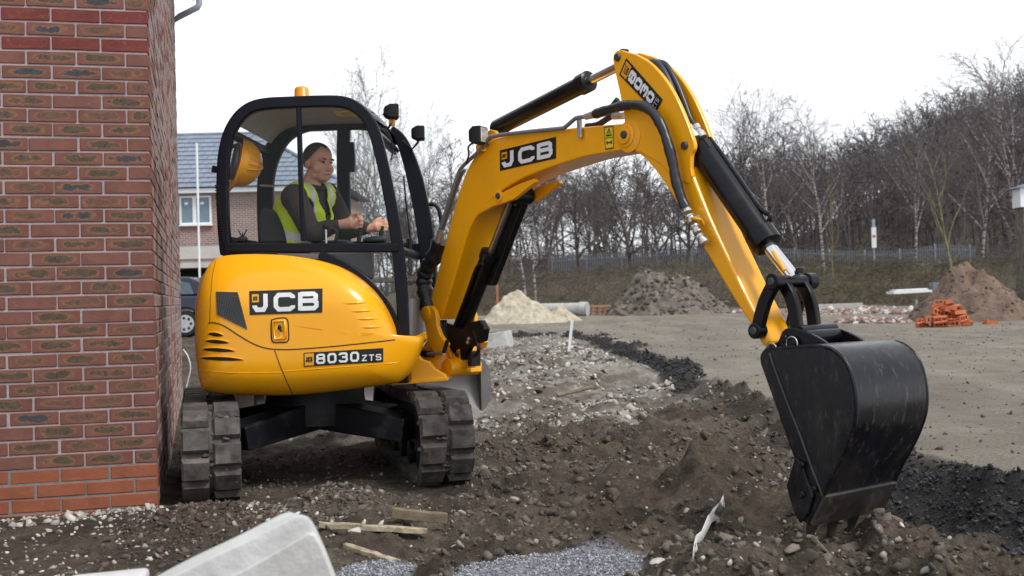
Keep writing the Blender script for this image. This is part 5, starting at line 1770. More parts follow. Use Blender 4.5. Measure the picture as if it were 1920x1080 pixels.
def decal(quad, place, name='decal', aspect=3.0, layout='JCB', parent=ex):
    """black plate with lettering; place(px, py, lift) puts a photo point on the carrying surface"""
    bi = bilin(quad)
    def patch(u0, v0, u1, v1, lift, nm, mat, par, nx=8, ny=4):
        vs_ = [place(*bi(u0 + (u1 - u0) * i / nx, v0 + (v1 - v0) * j / ny), lift) for j in range(ny + 1) for i in range(nx + 1)]
        fs_ = [(j * (nx + 1) + i, j * (nx + 1) + i + 1, (j + 1) * (nx + 1) + i + 1, (j + 1) * (nx + 1) + i) for j in range(ny) for i in range(nx)]
        return MB().add(vs_, fs_).build(nm, mat, par)
    d = patch(0, 0, 1, 1, .003, name, 'decal_black', parent)
    # u, v where u runs 0..aspect
    fn = lambda lift: (lambda u, v, e=0.0: place(*bi(u / aspect, v), lift + e))
    tx = MB()
    if layout == 'JCB':
        patch(.035, .52, .13, .86, .0042, 'emblem', 'decal_yellow', d, 2, 2)
        em = MB(); lettering(em, 'JCB', .05 * aspect, .60, .06 * aspect, .16, fn(.0058), .25); em.build('emblem_mark', 'decal_black', d)
        lettering(tx, 'J', .035 * aspect, .12, .22 * aspect, .74, fn(.0055), .25)
        lettering(tx, 'CB', .315 * aspect, .12, .645 * aspect, .74, fn(.0055), .25, .07)
    elif layout == '8030':
        patch(.012, .07, .128, .93, .0042, 'emblem', 'decal_yellow', d, 2, 2)
        em = MB(); lettering(em, 'JCB', .025 * aspect, .34, .085 * aspect, .34, fn(.0058), .25); em.build('emblem_mark', 'decal_black', d)
        lettering(tx, '8030', .15 * aspect, .14, .555 * aspect, .72, fn(.0055), .21, .10)
        lettering(tx, 'ZTS', .725 * aspect, .14, .255 * aspect, .46, fn(.0055), .17, .12)
    tx.build('lettering', 'decal_white', d)
    return d
decal([(467.5, 546), (605, 541), (604.5, 586), (468.5, 590.5)], hit, aspect=3.05)
decal([(569.5, 661.5), (718.5, 652.5), (718.5, 678.5), (570, 687.5)], hit, aspect=5.4, layout='8030')

# ---------------------------------------------------------------- cab
LN, LFAR = -0.46, 0.47
def curve_px(pts, k=5): return [(p.x, p.y) for p in spline([V((a, b2, 0)) for a, b2 in pts], k)]
# centre line of the near side frame (photo points), rear foot -> roof -> front foot
fr_c = curve_px([(425, 478), (421, 440), (418.5, 390), (418, 335), (421, 290), (430, 252), (447, 222), (470, 203), (500, 195), (545, 192.5), (600, 190.5), (640, 191.5), (665, 200), (687, 219), (703, 250), (717, 303), (729, 360), (739, 415), (746, 465), (752, 530), (756, 590), (757, 634)])
frame_uz = [U(a, b2, LN) for a, b2 in fr_c]
near_frame = MB().bar([p for p in frame_uz], .068, .055, LF).build('side_frame', 'black_frame', ex, smooth=40, bevel=.012, seg=3)
to_far = LF * (LFAR - LN)
# the far side shares the profile; its openings are read through the near window
i_f = min(range(len(fr_c)), key=lambda i: abs(fr_c[i][0] - 700) + abs(fr_c[i][1] - 242))
far_frame = MB().bar([p + to_far for p in frame_uz[:i_f]], .068, .055, LF)
far_frame.build('side_frame', 'black_frame', ex, smooth=40, bevel=.012, seg=3)
def farbar(pts, wd, name='far_post', th=.05, l=LFAR):
    MB().bar([U(a, b2, l) for a, b2 in curve_px(pts, 5)], wd, th, LF).build(name, 'black_frame', ex, smooth=40, bevel=.008)
# far rear opening arch and posts
farbar([(508, 470), (506, 400), (507, 340), (516, 300), (535, 265), (560, 246), (590, 238), (640, 236), (700, 234)], .05, 'far_window_frame')
farbar([(645, 236), (644, 300), (645, 360), (646, 470)], .085, 'far_door_post')
farbar([(648, 268), (650, 300), (649, 322)], .115, 'far_post_cover', .056)
farbar([(500, 458), (600, 460), (700, 462), (790, 466)], .06, 'far_sill')
# roof skin and headliner between the two frames
top = frame_uz[10:76]
def skin(pts, off, l0, l1, name, mat, th):
    mb = MB(); vs_, fs_ = [], []
    m2 = len(pts)
    for i, p in enumerate(pts):
        t = (pts[min(i + 1, m2 - 1)] - pts[max(i - 1, 0)]).normalized()
        nr_ = LF.cross(t).normalized()
        if nr_.z < 0 and abs(t.z) < .95: nr_ = -nr_
        for j in range(9):
            v = j / 8
            crown = .022 * math.sin(math.pi * v)
            for e in (off, off - th):
                vs_.append(p + LF * (l0 + (l1 - l0) * v) + nr_ * (e + crown))
    for i in range(m2 - 1):
        for j in range(8):
            a = (i * 9 + j) * 2; b2 = ((i + 1) * 9 + j) * 2
            fs_ += [(a, b2, b2 + 2, a + 2), (a + 1, a + 3, b2 + 3, b2 + 1)]
    for i in range(m2 - 1):
        a = i * 18; b2 = (i + 1) * 18
        fs_ += [(a, a + 1, b2 + 1, b2), (a + 16, b2 + 16, b2 + 17, a + 17)]
    mb.add(vs_, fs_)
    return mb.build(name, mat, ex, smooth=50)
# roof runs from the upper rear bend to the windscreen head
i0 = min(range(len(fr_c)), key=lambda i: abs(fr_c[i][0] - 440) + abs(fr_c[i][1] - 232))
i1 = min(range(len(fr_c)), key=lambda i: abs(fr_c[i][0] - 694) + abs(fr_c[i][1] - 232))
skin(frame_uz[i0:i1 + 1], .030, .0, LFAR - LN, 'roof', 'black_frame', .012)
skin(frame_uz[i0:i1 + 1], .010, .03, LFAR - LN - .03, 'headliner', 'headliner', .006)
# roof light label and hatch rail inside
hl = U(660, 214, -.1)
MB().box(U(665, 213, -.25), FW * .10, LF * .09, V((-.02, 0, .004))).build('roof_label', 'label_yellow', ex)
# rear and front cross members
def cross(px, py, r=.03, name='cross_member'):
    p = U(px, py, LN)
    MB().tube([p, p + to_far], r, 8).build(name, 'black_frame', ex, smooth=50)
cross(432, 250); cross(700, 246, .028); cross(748, 470, .03)
MB().box(U(424, 466, LN) + to_far / 2, FW * .02, to_far / 2, UPV * .07).build('rear_panel', 'black_frame', ex)
# near side sill, lower door frame and sliding window bar
MB().bar([U(421, 464, LN - .012), U(560, 464.5, LN - .012), U(747, 465, LN - .012)], .052, .05, LF).build('window_sill', 'black_frame', ex, bevel=.008)
MB().bar([U(560, 197, LN - .006), U(564, 330, LN - .006), U(569, 452, LN - .006)], .028, .03, LF).build('sliding_bar', 'black_frame', ex, bevel=.006)
MB().bar([U(520, 481, LN - .02), U(598, 481, LN - .02)], .035, .03, LF).build('latch_cover', 'trim_grey', ex, bevel=.006)
low = curve_px([(600, 478), (640, 497), (672, 518), (700, 545), (722, 575), (738, 610), (745, 634)], 4)
MB().bar([U(a, b2, LN - .012) for a, b2 in low], [.05 + .03 * (i / len(low)) for i in range(len(low))], .05, LF).build('lower_frame', 'black_frame', ex, smooth=40, bevel=.006)
MB().bar([U(612, 480, LN - .012), U(612, 488, LN - .012)], .1, .04, LF).build('lower_frame_corner', 'black_frame', ex)
# glazing
inner = curve_px([(432, 452), (429, 420), (427, 375), (427.5, 330), (431, 292), (440, 260), (455, 233), (475, 214), (503, 205), (548, 202), (600, 200), (636, 201), (658, 210), (677, 228), (691, 255), (704, 302), (716, 358), (726, 410), (734, 452)], 4)
def pane(poly, l, name, off=.0):
    MB().prism([U(a, b2, l) for a, b2 in poly], LF * .005).build(name, 'cab_glass', ex)
pane([p for p in inner if p[0] <= 566] + [(563, 200), (567, 452)], LN + .004, 'side_window')
pane([(566, 452), (562, 200)] + [p for p in inner if p[0] > 566], LN - .008, 'side_window')
pane([(612, 474)] + [p for p in low if p[1] > 486] + [(746, 600), (744, 476)], LN + .002, 'lower_side_window')
pane([p for p in curve_px([(510, 455), (509, 400), (510, 345), (519, 305), (537, 270), (562, 250), (592, 242), (640, 240), (644, 300), (645, 455)], 4)], LFAR, 'far_window')
pane([(650, 455), (649, 240), (702, 238), (720, 300), (745, 380), (770, 455)], LFAR, 'far_door_window')
# rear window between the frames; windscreen strips
def strip(idx, name, inset=.02, off=.0):
    mb = MB(); vs_, fs_ = [], []
    for i in idx:
        p = frame_uz[i]
        vs_ += [p + LF * .03 + FW * off, p + to_far - LF * .03 + FW * off]
    for k in range(len(idx) - 1):
        fs_.append((2 * k, 2 * k + 1, 2 * k + 3, 2 * k + 2))
    mb.add(vs_, fs_)
    return mb.build(name, 'cab_glass', ex, smooth=60)
i_sill = min(range(len(fr_c)), key=lambda i: abs(fr_c[i][0] - 745) + abs(fr_c[i][1] - 462))
strip(list(range(2, i0 + 1)), 'rear_window', off=-.01)
strip(list(range(i1, i_sill + 1)), 'windscreen', off=.012)
strip(list(range(i_sill, len(fr_c))), 'lower_windscreen', off=.012)
# far front pillar is deeper: door edge seen beyond the screen
farbar([(733, 243), (752, 262), (768, 300), (782, 350), (793, 405), (800, 455), (803, 500), (803, 560)], [.055 + .05 * min(1, i / 14) for i in range(36)], 'far_front_pillar', .07, LFAR - .01)
# front lower panel (grey) under the lower windscreen
lp = [U(760, 560, LN), U(757, 636, LN)]
MB().add([lp[0] + FW * .02, lp[1] + FW * .02, lp[1] + to_far + FW * .02, lp[0] + to_far + FW * .02, lp[0] + FW * .045, lp[1] + FW * .045, lp[1] + to_far + FW * .045, lp[0] + to_far + FW * .045],
         [(0, 1, 2, 3), (7, 6, 5, 4), (0, 4, 5, 1), (1, 5, 6, 2), (2, 6, 7, 3), (3, 7, 4, 0)]).build('front_panel', 'cover_grey', ex)
# grab loop on the far front pillar
lo = [(797, 385), (812, 383), (822, 392), (827, 415), (827, 440), (820, 455), (808, 462), (795, 462)]
MB().tube([U(a, b2, LFAR + .02) for a, b2 in curve_px(lo, 5)], .0135, 8).build('grab_handle', 'black_rubber', ex, smooth=60)
# wiper
MB().tube([U(a, b2, -.05) for a, b2 in ((757, 330), (761, 380), (767, 425), (770, 452))], .006, 6).build('wiper_arm', 'black_rubber', ex)
MB().tube([U(768, 448, -.05), U(767, 470, -.05)], .014, 8).build('wiper_motor', 'black_rubber', ex)
# coiled cable down the rear pillar
pts = []
for i in range(170):
    t = i / 169
    c = V((411 + 14 * t * t + 3 * t, 345 + 128 * t, 0))
    a = t * 26 * 2 * math.pi
    pts.append(U(c.x - 3.5, c.y, LN - .02) + FW * (.013 * math.cos(a)) + LF * (.013 * math.sin(a)))
MB().tube(pts, .0035, 5).build('coiled_cable', 'black_rubber', ex, smooth=60)
# beacon
bz = U(566, 183, 0.0); bz = V((bz.x, bz.y, bz.z - .01))
bk = MB().lathe(bz, UPV, [(0, .05), (.015, .05), (.02, .046), (.06, .044), (.072, .036), (.078, .02)], 24).build('beacon', 'lamp_amber', ex, smooth=40)
MB().lathe(bz - UPV * .014, UPV, [(0, .058), (.014, .055)], 24).build('beacon_base', 'black_rubber', bk)
# work lamps
def lamp(c, ax, w_, h_, name, lens=True):
    """box lamp facing ax"""
    ax = V(ax).normalized(); sd2 = ax.cross(UPV).normalized(); up_ = sd2.cross(ax)
    o = MB().add([c + sd2 * (sx * w_ * k) + up_ * (sz * h_ * k) + ax * d for d, k in ((-.055, .62), (-.02, 1.0), (.03, 1.0)) for sx, sz in ((-1, -1), (1, -1), (1, 1), (-1, 1))],
            [(3, 2, 1, 0), (8, 9, 10, 11)] + [(4 * r + i, 4 * r + (i + 1) % 4, 4 * r + 4 + (i + 1) % 4, 4 * r + 4 + i) for r in range(2) for i in range(4)]).build(name, 'black_rubber', ex, bevel=.008, smooth=40)
    if lens:
        MB().box(c + ax * .0315, sd2 * w_ * .82, up_ * h_ * .82, ax * .003).build('lens', 'lamp_lens', o, bevel=.002)
    return o
c = U(737, 210, -.20)
lamp(c, FW * 1 + LF * .22, .058, .043, 'work_lamp')
MB().box(U(735, 230, -.2), FW * .018, LF * .012, UPV * .02).build('lamp_bracket', 'lamp_amber', ex)
MB().tube([U(718, 214, -.2), U(727, 217, -.2), U(736, 228, -.2), U(728, 240, -.22), U(714, 236, -.22)], .008, 6).build('lamp_arm', 'black_rubber', ex, smooth=60)
c = U(787, 250, .30)
lamp(c, FW * 1 + LF * .12, .055, .044, 'work_lamp')
MB().tube([U(786, 262, .3), U(783, 268, .3), U(772, 280, .3), U(755, 264, .32)], .008, 6).build('lamp_arm', 'black_rubber', ex, smooth=60)
MB().tube([U(x, y_, -.3) for x, y_ in curve_px([(722, 240), (733, 258), (736, 285), (733, 300)], 4)], .004, 5).build('lamp_cable', 'black_rubber', ex)
# seat, console, levers
sb = UC + FW * -.27 + LF * .0
st = thing_seat = None
bp = [U(a, b2, -.20) for a, b2 in curve_px([(488, 470), (484, 430), (485, 400), (493, 390), (505, 391), (520, 405), (535, 440), (542, 480)], 4)]
MB().prism(bp, LF * .42).build('seat_back', 'seat_cloth', ex, smooth=50, bevel=.035, seg=3)
q0 = U(560, 492, 0)
MB().box(q0, FW * .24, LF * .23, UPV * .06).build('seat_cushion', 'seat_cloth', ex, bevel=.03, smooth=40, seg=3)
MB().box(q0 - UPV * .19, FW * .20, LF * .2, UPV * .13).build('seat_base', 'trim_grey', ex, bevel=.01)
for sg in (-1, 1):
    c = U(640, 470, .29 * sg)
    MB().box(c - UPV * .09, FW * .19, LF * .055, UPV * .085).build('console', 'trim_grey', ex, bevel=.02, smooth=40)
c0_ = U(615, 440, -.30)
MB().tube([U(612, 462, -.30), U(611, 430, -.30)], .006, 6).build('lever_shaft', 'white_plastic', ex)
MB().ball(U(611, 424, -.30), .018).build('lever_knob', 'black_rubber', ex, smooth=60)
MB().tube([U(a, b2, -.30) for a, b2 in curve_px([(628, 455), (632, 436), (622, 428)], 4)], .010, 8).build('safety_lever', 'black_rubber', ex, smooth=60)
MB().tube([U(672, 462, -.24), U(676, 418, -.24)], [.012, .018], 8).build('joystick', 'black_rubber', ex, smooth=60)
MB().tube([U(712, 465, .18), U(716, 424, .18)], [.012, .018], 8).build('joystick', 'black_rubber', ex, smooth=60)
MB().ball(U(703, 450, -.02), .075, .06, .025).build('display_pod', 'black_rubber', ex, smooth=60)
for sg in (-1, 1):
    MB().tube([U(690, 600, .12 * sg), U(706, 540, .12 * sg)], .012, 8).build('travel_lever', 'black_rubber', ex)
# toy-like dark ornament on the rear sill: a small shrub of cable ends
MB().ball(U(455, 448, LN + .05), .030, .02, .018).build('cable_clump', 'black_rubber', ex)
for a, b2 in ((447, 432), (455, 436), (463, 430)):
    MB().tube([U(455, 446, LN + .05), U(a, b2, LN + .05)], .004, 5).build('cable_end', 'black_rubber', ex)
# latch on the far rear post
MB().tube([U(487, 348, LFAR - .1), U(512, 349, LFAR - .1)], .008, 6).build('window_latch', 'zinc', ex)

# ---------------------------------------------------------------- main frame nose, swing bracket
nose = [(735, 641), (762, 637.5), (798, 621), (801, 636), (790, 640), (782, 650), (783, 664), (793, 674), (806, 678), (815, 690), (838, 704), (838, 711), (735, 720)]
MB().prism([U(a, b2, -.33) for a, b2 in nose], LF * .05).build('main_frame', 'yellow_paint', ex, bevel=.008)
MB().prism([U(a, b2, -.33) + LF * .28 for a, b2 in nose], LF * .05).build('main_frame', 'yellow_paint', ex, bevel=.008)
a_, b_ = U(735, 716, -.34), U(840, 707, -.34)
MB().add([a_, b_, b_ + LF * .40, a_ + LF * .40] + [p - UPV * .022 for p in (a_, b_, b_ + LF * .40, a_ + LF * .40)],
         [(0, 1, 2, 3), (7, 6, 5, 4), (0, 4, 5, 1), (1, 5, 6, 2), (2, 6, 7, 3), (3, 7, 4, 0)]).build('bottom_plate', 'yellow_paint', ex, bevel=.004)
# swing post: vertical barrel and clevis
kb = B(826, 690, .03)
MB().lathe(V((kb.x, kb.y, U(800, 704, -.2).z)), UPV, [(0, .10), (.0, .125), (.04, .13), (.12, .115), (.17, .10), (.2, .08)], 28).build('swing_barrel', 'yellow_paint', ex, smooth=40)
near_plate = [(795, 578), (801, 573), (808, 574), (815, 582), (818, 596), (819, 613), (826, 630), (838, 645), (834, 655), (824, 662), (812, 660), (803, 649), (799, 624), (794, 598)]
for o_ in (.125, -.155):
    MB().prism([B(a, b2, .155) + BN * (o_ - .125) for a, b2 in near_plate], -BN * .03).build('swing_bracket', 'yellow_paint', ex, bevel=.006)
lowp = [(808, 652), (830, 648), (840, 655), (846, 668), (856, 652), (864, 650), (866, 672), (863, 690), (852, 702), (838, 703), (824, 696), (808, 690)]
MB().prism([B(a, b2, .06) for a, b2 in lowp], -BN * .12).build('swing_casting', 'yellow_paint', ex, bevel=.012, smooth=40)
MB().lathe(B(838, 690, .115), -BN, [(0, .03), (0, .052), (.22, .052), (.22, .03)], 20).build('swing_tube', 'yellow_paint', ex, smooth=40)
MB().box(B(889, 672, 0), BF * .02, BN * .035, UPV * .045).build('link_plate', 'black_rubber', ex, bevel=.004)
MB().box(B(889, 693, 0), BF * .022, BN * .04, UPV * .013).build('link_plate', 'yellow_paint', ex, bevel=.004)
def pin(px, py, o0, r, ln=.012, mat='pin_grey', name='pin'):
    c = B(px, py, o0)
    return MB().lathe(c - BN * .02, BN, [(0, r), (.02 + ln - .004, r), (.02 + ln, r * .86)], 20).build(name, mat, ex, smooth=35)
pin(798.5, 588.5, .155, .024)
MB().lathe(B(798.5, 588.5, .158), BN, [(-.02, .048), (.006, .046), (.01, .034)], 24).build('pin_boss', 'yellow_paint', ex, smooth=35)
# hydraulic bits beside the swing post
MB().tube([B(a, b2, .16) for a, b2 in ((783, 660), (800, 663), (812, 664))], .020, 10).build('swing_cylinder', 'black_paint', ex, smooth=50)
MB().tube([B(a, b2, .17) for a, b2 in ((803, 664), (832, 661))], .013, 10).build('hose_fitting', 'zinc', ex, smooth=50)
MB().tube([B(a, b2, .17) for a, b2 in ((832, 661), (836, 648), (839, 638))], .012, 8).build('grease_hose', 'hose_black', ex, smooth=50)
gp_ = [(836, 605), (872, 617), (880, 606), (905, 600), (914, 616), (910, 640), (895, 646), (884, 652), (872, 676), (855, 672), (838, 646)]
MB().prism([B(a - (6 if a > 860 else 0), b2, .06) for a, b2 in gp_], -BN * .045).build('cylinder_guard', 'black_paint', ex, bevel=.008)
for px, py in ((880, 635.5), (878, 642)):
    MB().lathe(B(px, py, .06), BN, [(0, .011), (.009, .011), (.011, .007)], 10).build('guard_bolt', 'zinc', ex)
MB().tube([B(a, b2, .05) for a, b2 in curve_px([(890, 620), (898, 650), (893, 665), (884, 668)], 4)], .012, 8).build('drain_hose', 'hose_black', ex, smooth=60)
for k in range(4):
    MB().tube([B(820 + 5 * k, 600, .03 - .03 * k), B(824 + 5 * k, 645, .03 - .03 * k)], .012, 6).build('feed_hose', 'hose_black', ex, smooth=60)

# ---------------------------------------------------------------- boom
def plate(px_pts, o_near, thick, name, mat='yellow_paint', bev=.006, k=1, sm=None, back=0.0):
    pts = curve_px(px_pts, k) if k > 1 else px_pts
    return MB().prism([B(a, b2, o_near) - BN * back for a, b2 in pts], -BN * thick).build(name, mat, ex, bevel=bev, smooth=sm)
up_edge = curve_px([(805, 572), (818, 520), (832, 465), (846, 410), (858, 368), (870, 332), (884, 302), (900, 280), (918, 265), (940, 256), (985, 248.5), (1060, 241), (1120, 235.5), (1165, 232)], 4)
boss = [(1175, 231.5), (1187, 236), (1195, 247), (1195, 262), (1188, 274), (1176, 280)]
lo_edge = curve_px([(1140, 286), (1098, 293.5), (1062, 304), (1020, 318), (980, 334), (945, 354), (918, 377), (899, 398), (887, 415), (877, 437), (866, 472), (852, 520), (838, 565), (826, 600)], 4)
BW = .20
def smoothed(ring): return ring
boom = MB()
pa = up_edge + boss + lo_edge
boom.prism([B(a, b2, BW / 2) for a, b2 in pa], -BN * BW)
boom.build('boom', 'yellow_paint', ex, bevel=.010, smooth=32, seg=3)
# raised gusset round the cylinder eye
gus = curve_px([(893, 404), (915, 385), (945, 366), (975, 351), (1000, 342)], 4)
eye = [(895, 404), (905, 388), (925, 371), (948, 357), (975, 344), (1000, 335), (1004, 341), (985, 356), (962, 374), (946, 380), (925, 386), (905, 397)]
for o_ in (0, BW - .03):
    plate(eye, BW / 2 + .004, .03, 'cylinder_eye', bev=.004, back=o_)
far_g = [(1000, 330), (1062, 310), (1018, 344), (992, 374), (978, 378), (972, 362)]
pin(935, 367.5, BW / 2 + .010, .018)
MB().lathe(B(935, 367.5, BW / 2 + .004), BN, [(-.005, .036), (.006, .036), (.009, .030)], 24).build('pin_boss', 'yellow_paint', ex, smooth=35)
# lift cylinder: barrel low, rod up, black guard in front of it
f0, f1 = B(862, 622, .0), B(921, 472, .0)
MB().lathe(f0, f1 - f0, [(0, .044), (.02, .052), ((f1 - f0).length - .05, .052), ((f1 - f0).length - .05, .060), ((f1 - f0).length - .004, .060), ((f1 - f0).length, .052)], 24).build('lift_cylinder', 'black_paint', ex, smooth=35)
r1 = B(963, 366, .0)
MB().cyl(f1 - (f1 - f0).normalized() * .02, r1, .024, 18).build('lift_rod', 'rod_brown', ex, smooth=50)
MB().lathe(B(963, 366, .055), -BN, [(0, .03), (0, .05), (.11, .05), (.11, .03)], 20).build('rod_eye', 'black_paint', ex, smooth=35)
gd = [(957, 377), (984, 374), (987, 381), (927, 536), (909, 534), (908, 510)]
MB().prism([B(a - 6, b2, -.01) for a, b2 in gd], -BN * .045).build('rod_guard', 'black_paint', ex, bevel=.008)
gb_ = B(974, 383, -.03) + BF * .05
MB().lathe(B(967, 382, -.01), BN, [(0, .012), (.006, .012)], 10).build('guard_bolt', 'zinc', ex)
MB().tube([B(a, b2, .07) for a, b2 in curve_px([(853, 612), (878, 545), (891, 508), (897, 498), (905, 494)], 4)], .011, 8).build('cylinder_pipe', 'black_paint', ex, smooth=60)
# dipper cylinder on top of the boom
c0, c1 = B(928, 242, 0), B(1106, 151, 0)
dl = (c1 - c0).length
MB().lathe(c0, c1 - c0, [(0, .038), (.02, .048), (dl - .07, .048), (dl - .07, .056), (dl - .006, .056), (dl, .044)], 24).build('dipper_cylinder', 'black_paint', ex, smooth=35)
c2 = B(1172, 118, 0)
MB().cyl(c1 - (c1 - c0).normalized() * .02, c2, .025, 18).build('dipper_rod', 'chrome', ex, smooth=50)
MB().lathe(c2 + BN * .04, -BN, [(0, .02), (0, .032), (.08, .032), (.08, .02)], 20).build('rod_eye', 'black_paint', ex, smooth=35)
for o_ in (0, .125):
    plate([(904, 276), (910, 250), (918, 243), (928, 245), (936, 262)], .075, .025, 'cylinder_bracket', bev=.004, back=o_)
# hard pipe along the boom, clip, hose over the pivot
MB().tube([B(a, b2, .125) for a, b2 in curve_px([(812, 478), (822, 440), (838, 390), (858, 330), (866, 314), (880, 300), (905, 277), (917, 259), (926, 255), (990, 247), (1050, 241), (1060, 238), (1077, 223.5), (1084, 220.5), (1104, 218)], 4)], .0115, 8).build('boom_pipe', 'cover_grey', ex, smooth=60)
MB().tube([B(a, b2, .10) for a, b2 in curve_px([(816, 480), (826, 445), (842, 395), (862, 336), (872, 318)], 4)], .010, 8).build('boom_pipe', 'cover_grey', ex, smooth=60)
MB().box(B(1086.5, 240, .118), BF * .014, BN * .007, UPV * .05).build('pipe_clip', 'zinc', ex, bevel=.002)
MB().tube([B(1098, 219, .125), B(1112, 215, .125), B(1120, 213, .125)], [.017, .02, .017], 8).build('hose_end', 'zinc', ex, smooth=30)
hp = curve_px([(1116, 214), (1140, 206), (1165, 199), (1188, 197), (1210, 201), (1228, 216), (1242, 240), (1253, 272), (1262, 308), (1268, 340), (1279, 375), (1285, 388)], 5)
def wob(i): return .0245 + .0012 * math.sin(i * 2.1) + .0016 * math.sin(i * .73)
MB().tube([B(a, b2, .135 + .02 * math.sin(math.pi * i / len(hp))) for i, (a, b2) in enumerate(hp)], [wob(i) for i in range(len(hp))], 10).build('dipper_hose', 'hose_black', ex, smooth=60)
MB().tube([B(a, b2, .02) for a, b2 in curve_px([(1100, 237), (1120, 234), (1140, 222), (1158, 212)], 4)], .017, 8).build('cross_hose', 'hose_black', ex, smooth=60)
MB().tube([B(1158, 186, 0), B(1150, 196, 0), B(1146, 210, 0)], .014, 8).build('cross_hose', 'hose_black', ex, smooth=60)
MB().tube([B(1150, 218, .03), B(1170, 217, .03)], .018, 8).build('hose_end', 'zinc', ex)
# steel coupling chain down the dipper
cp = [(1284, 386), (1290, 399), (1292, 403), (1299, 418), (1301, 422), (1309, 437), (1311, 441), (1323, 457)]
for k in range(4):
    a, b2 = cp[2 * k], cp[2 * k + 1]
    p0, p1 = B(*a, .135), B(*b2, .135)
    L2 = (p1 - p0).length
    MB().lathe(p0, p1 - p0, [(0, .017), (.004, .021), (L2 * .3, .021), (L2 * .32, .017), (L2 * .6, .017), (L2 * .62, .022), (L2 - .003, .022), (L2, .016)], 12).build('coupling', 'zinc', ex, smooth=30)
MB().tube([B(1288, 413, .125), B(1300, 409, .15), B(1314, 412, .16), B(1318, 420, .125)], .009, 8).build('coupling_clip', 'yellow_paint', ex, smooth=60)
MB().lathe(B(1310, 407, .13), BN, [(0, .011), (.016, .011)], 10).build('clip_bolt', 'zinc', ex)
# boom work lamp
lamp(B(899, 254, .16), BF * .9 - BN * .45, .052, .05, 'boom_lamp')
MB().box(B(906, 278, .10), BF * .03, BN * .03, UPV * .02).build('lamp_bracket', 'yellow_paint', ex)
MB().tube([B(a, b2, .16) for a, b2 in curve_px([(886, 268), (878, 276), (879, 290), (874, 308)], 4)], .006, 6).build('lamp_cable', 'black_rubber', ex, smooth=60)
# sheathed hoses from the cab to the boom foot
MB().tube([B(a, b2, .10) for a, b2 in curve_px([(826, 452), (812, 485), (800, 505), (795, 525), (798, 550), (806, 585)], 5)], [.05 + .006 * math.sin(i * 1.7) for i in range(26)], 10).build('hose_sleeve', 'hose_black', ex, smooth=60)
MB().tube([B(818, 462, .12), B(828, 432, .12)], .026, 10).build('hose_end', 'zinc', ex, smooth=30)

# ---------------------------------------------------------------- dipper
dn = [(1149, 112), (1150, 102), (1156, 95), (1165, 94), (1178, 98)] + curve_px([(1190, 101), (1218, 117), (1244, 145), (1266, 180), (1283, 217), (1296, 252), (1301, 268), (1301, 279), (1296, 292), (1295, 316)], 4)
dlow = curve_px([(1296, 322), (1329, 405), (1360, 472), (1392, 540), (1425, 606), (1440, 640)], 3)
dend = [(1437, 650), (1430, 648)]
dleft = curve_px([(1405, 605), (1370, 551), (1316, 460), (1280, 400), (1245, 342), (1217, 306), (1196, 287), (1178, 278)], 3) + [(1171, 240), (1170, 215), (1161, 170), (1153, 135)]
dip_poly = dn + dlow + dend + dleft
DW = .098
# two side plates at the head, closed box below
head = [p for p in dn] + [(1298, 330), (1290, 345), (1262, 330), (1235, 305), (1200, 285), (1178, 278), (1171, 240), (1170, 215), (1161, 170), (1153, 135)]
for o_ in (0, .125):
    plate(head, DW, .024, 'dipper_plate', bev=.005, back=o_)
inner_head = [(1172, 150), (1195, 140), (1230, 165), (1256, 205), (1272, 245), (1282, 300), (1298, 340), (1262, 330), (1200, 284), (1180, 262)]
plate(inner_head, DW - .025, .10, 'dipper_web', bev=.004)
low_box = [(1178, 278), (1250, 300), (1293, 312)] + dlow + dend + dleft[:-4]
plate(low_box, DW - .008, 2 * DW - .016, 'dipper', bev=.012)
# weld-on strip and stiffener on the side
MB().tube([B(a, b2, DW - .010) for a, b2 in curve_px([(1204, 282), (1230, 296), (1252, 318), (1262, 335)], 4)], .006, 6).build('weld_seam', 'yellow_paint', ex)
for px, py, r, o_ in ((1158.5, 107.5, .019, DW), (1284, 273, .019, DW), (1170.5, 252.5, .019, BW / 2 + .022)):
    pin(px, py, o_ + .002, r)
MB().lathe(B(1174, 254, BW / 2 + .0), BN, [(-.01, .060), (.008, .060), (.012, .052), (.012, .044), (.022, .042), (.024, .03)], 32).build('pivot_boss', 'yellow_paint', ex, smooth=35)
MB().lathe(B(1180, 256, DW + .0), BN, [(-.01, .078), (.004, .078), (.006, .070)], 32).build('pivot_collar', 'yellow_paint', ex, smooth=35)
MB().box(B(1170, 96, .03), BF * .018, BN * .02, UPV * .010).build('rod_lug', 'black_paint', ex, bevel=.006)
for o_, pts in ((.055, [(1212, 120), (1224, 117), (1236, 124), (1252, 150), (1268, 190), (1280, 222), (1295, 247)]), (.005, [(1222, 122), (1236, 118), (1250, 126), (1268, 158), (1282, 192), (1293, 222), (1308, 246)])):
    MB().tube([B(a, b2, o_) for a, b2 in curve_px(pts, 5)], .0185, 10).build('bucket_hose', 'hose_black', ex, smooth=60)
    a, b2 = pts[-1]
    p0, p1 = B(a - 4, b2 - 10, o_), B(a + 10, b2 + 12, o_)
    L2 = (p1 - p0).length
    MB().lathe(p0, p1 - p0, [(0, .02), (L2 * .35, .02), (L2 * .36, .016), (L2 * .55, .016), (L2 * .56, .022), (L2, .022)], 12).build('hose_end', 'zinc', ex, smooth=30)
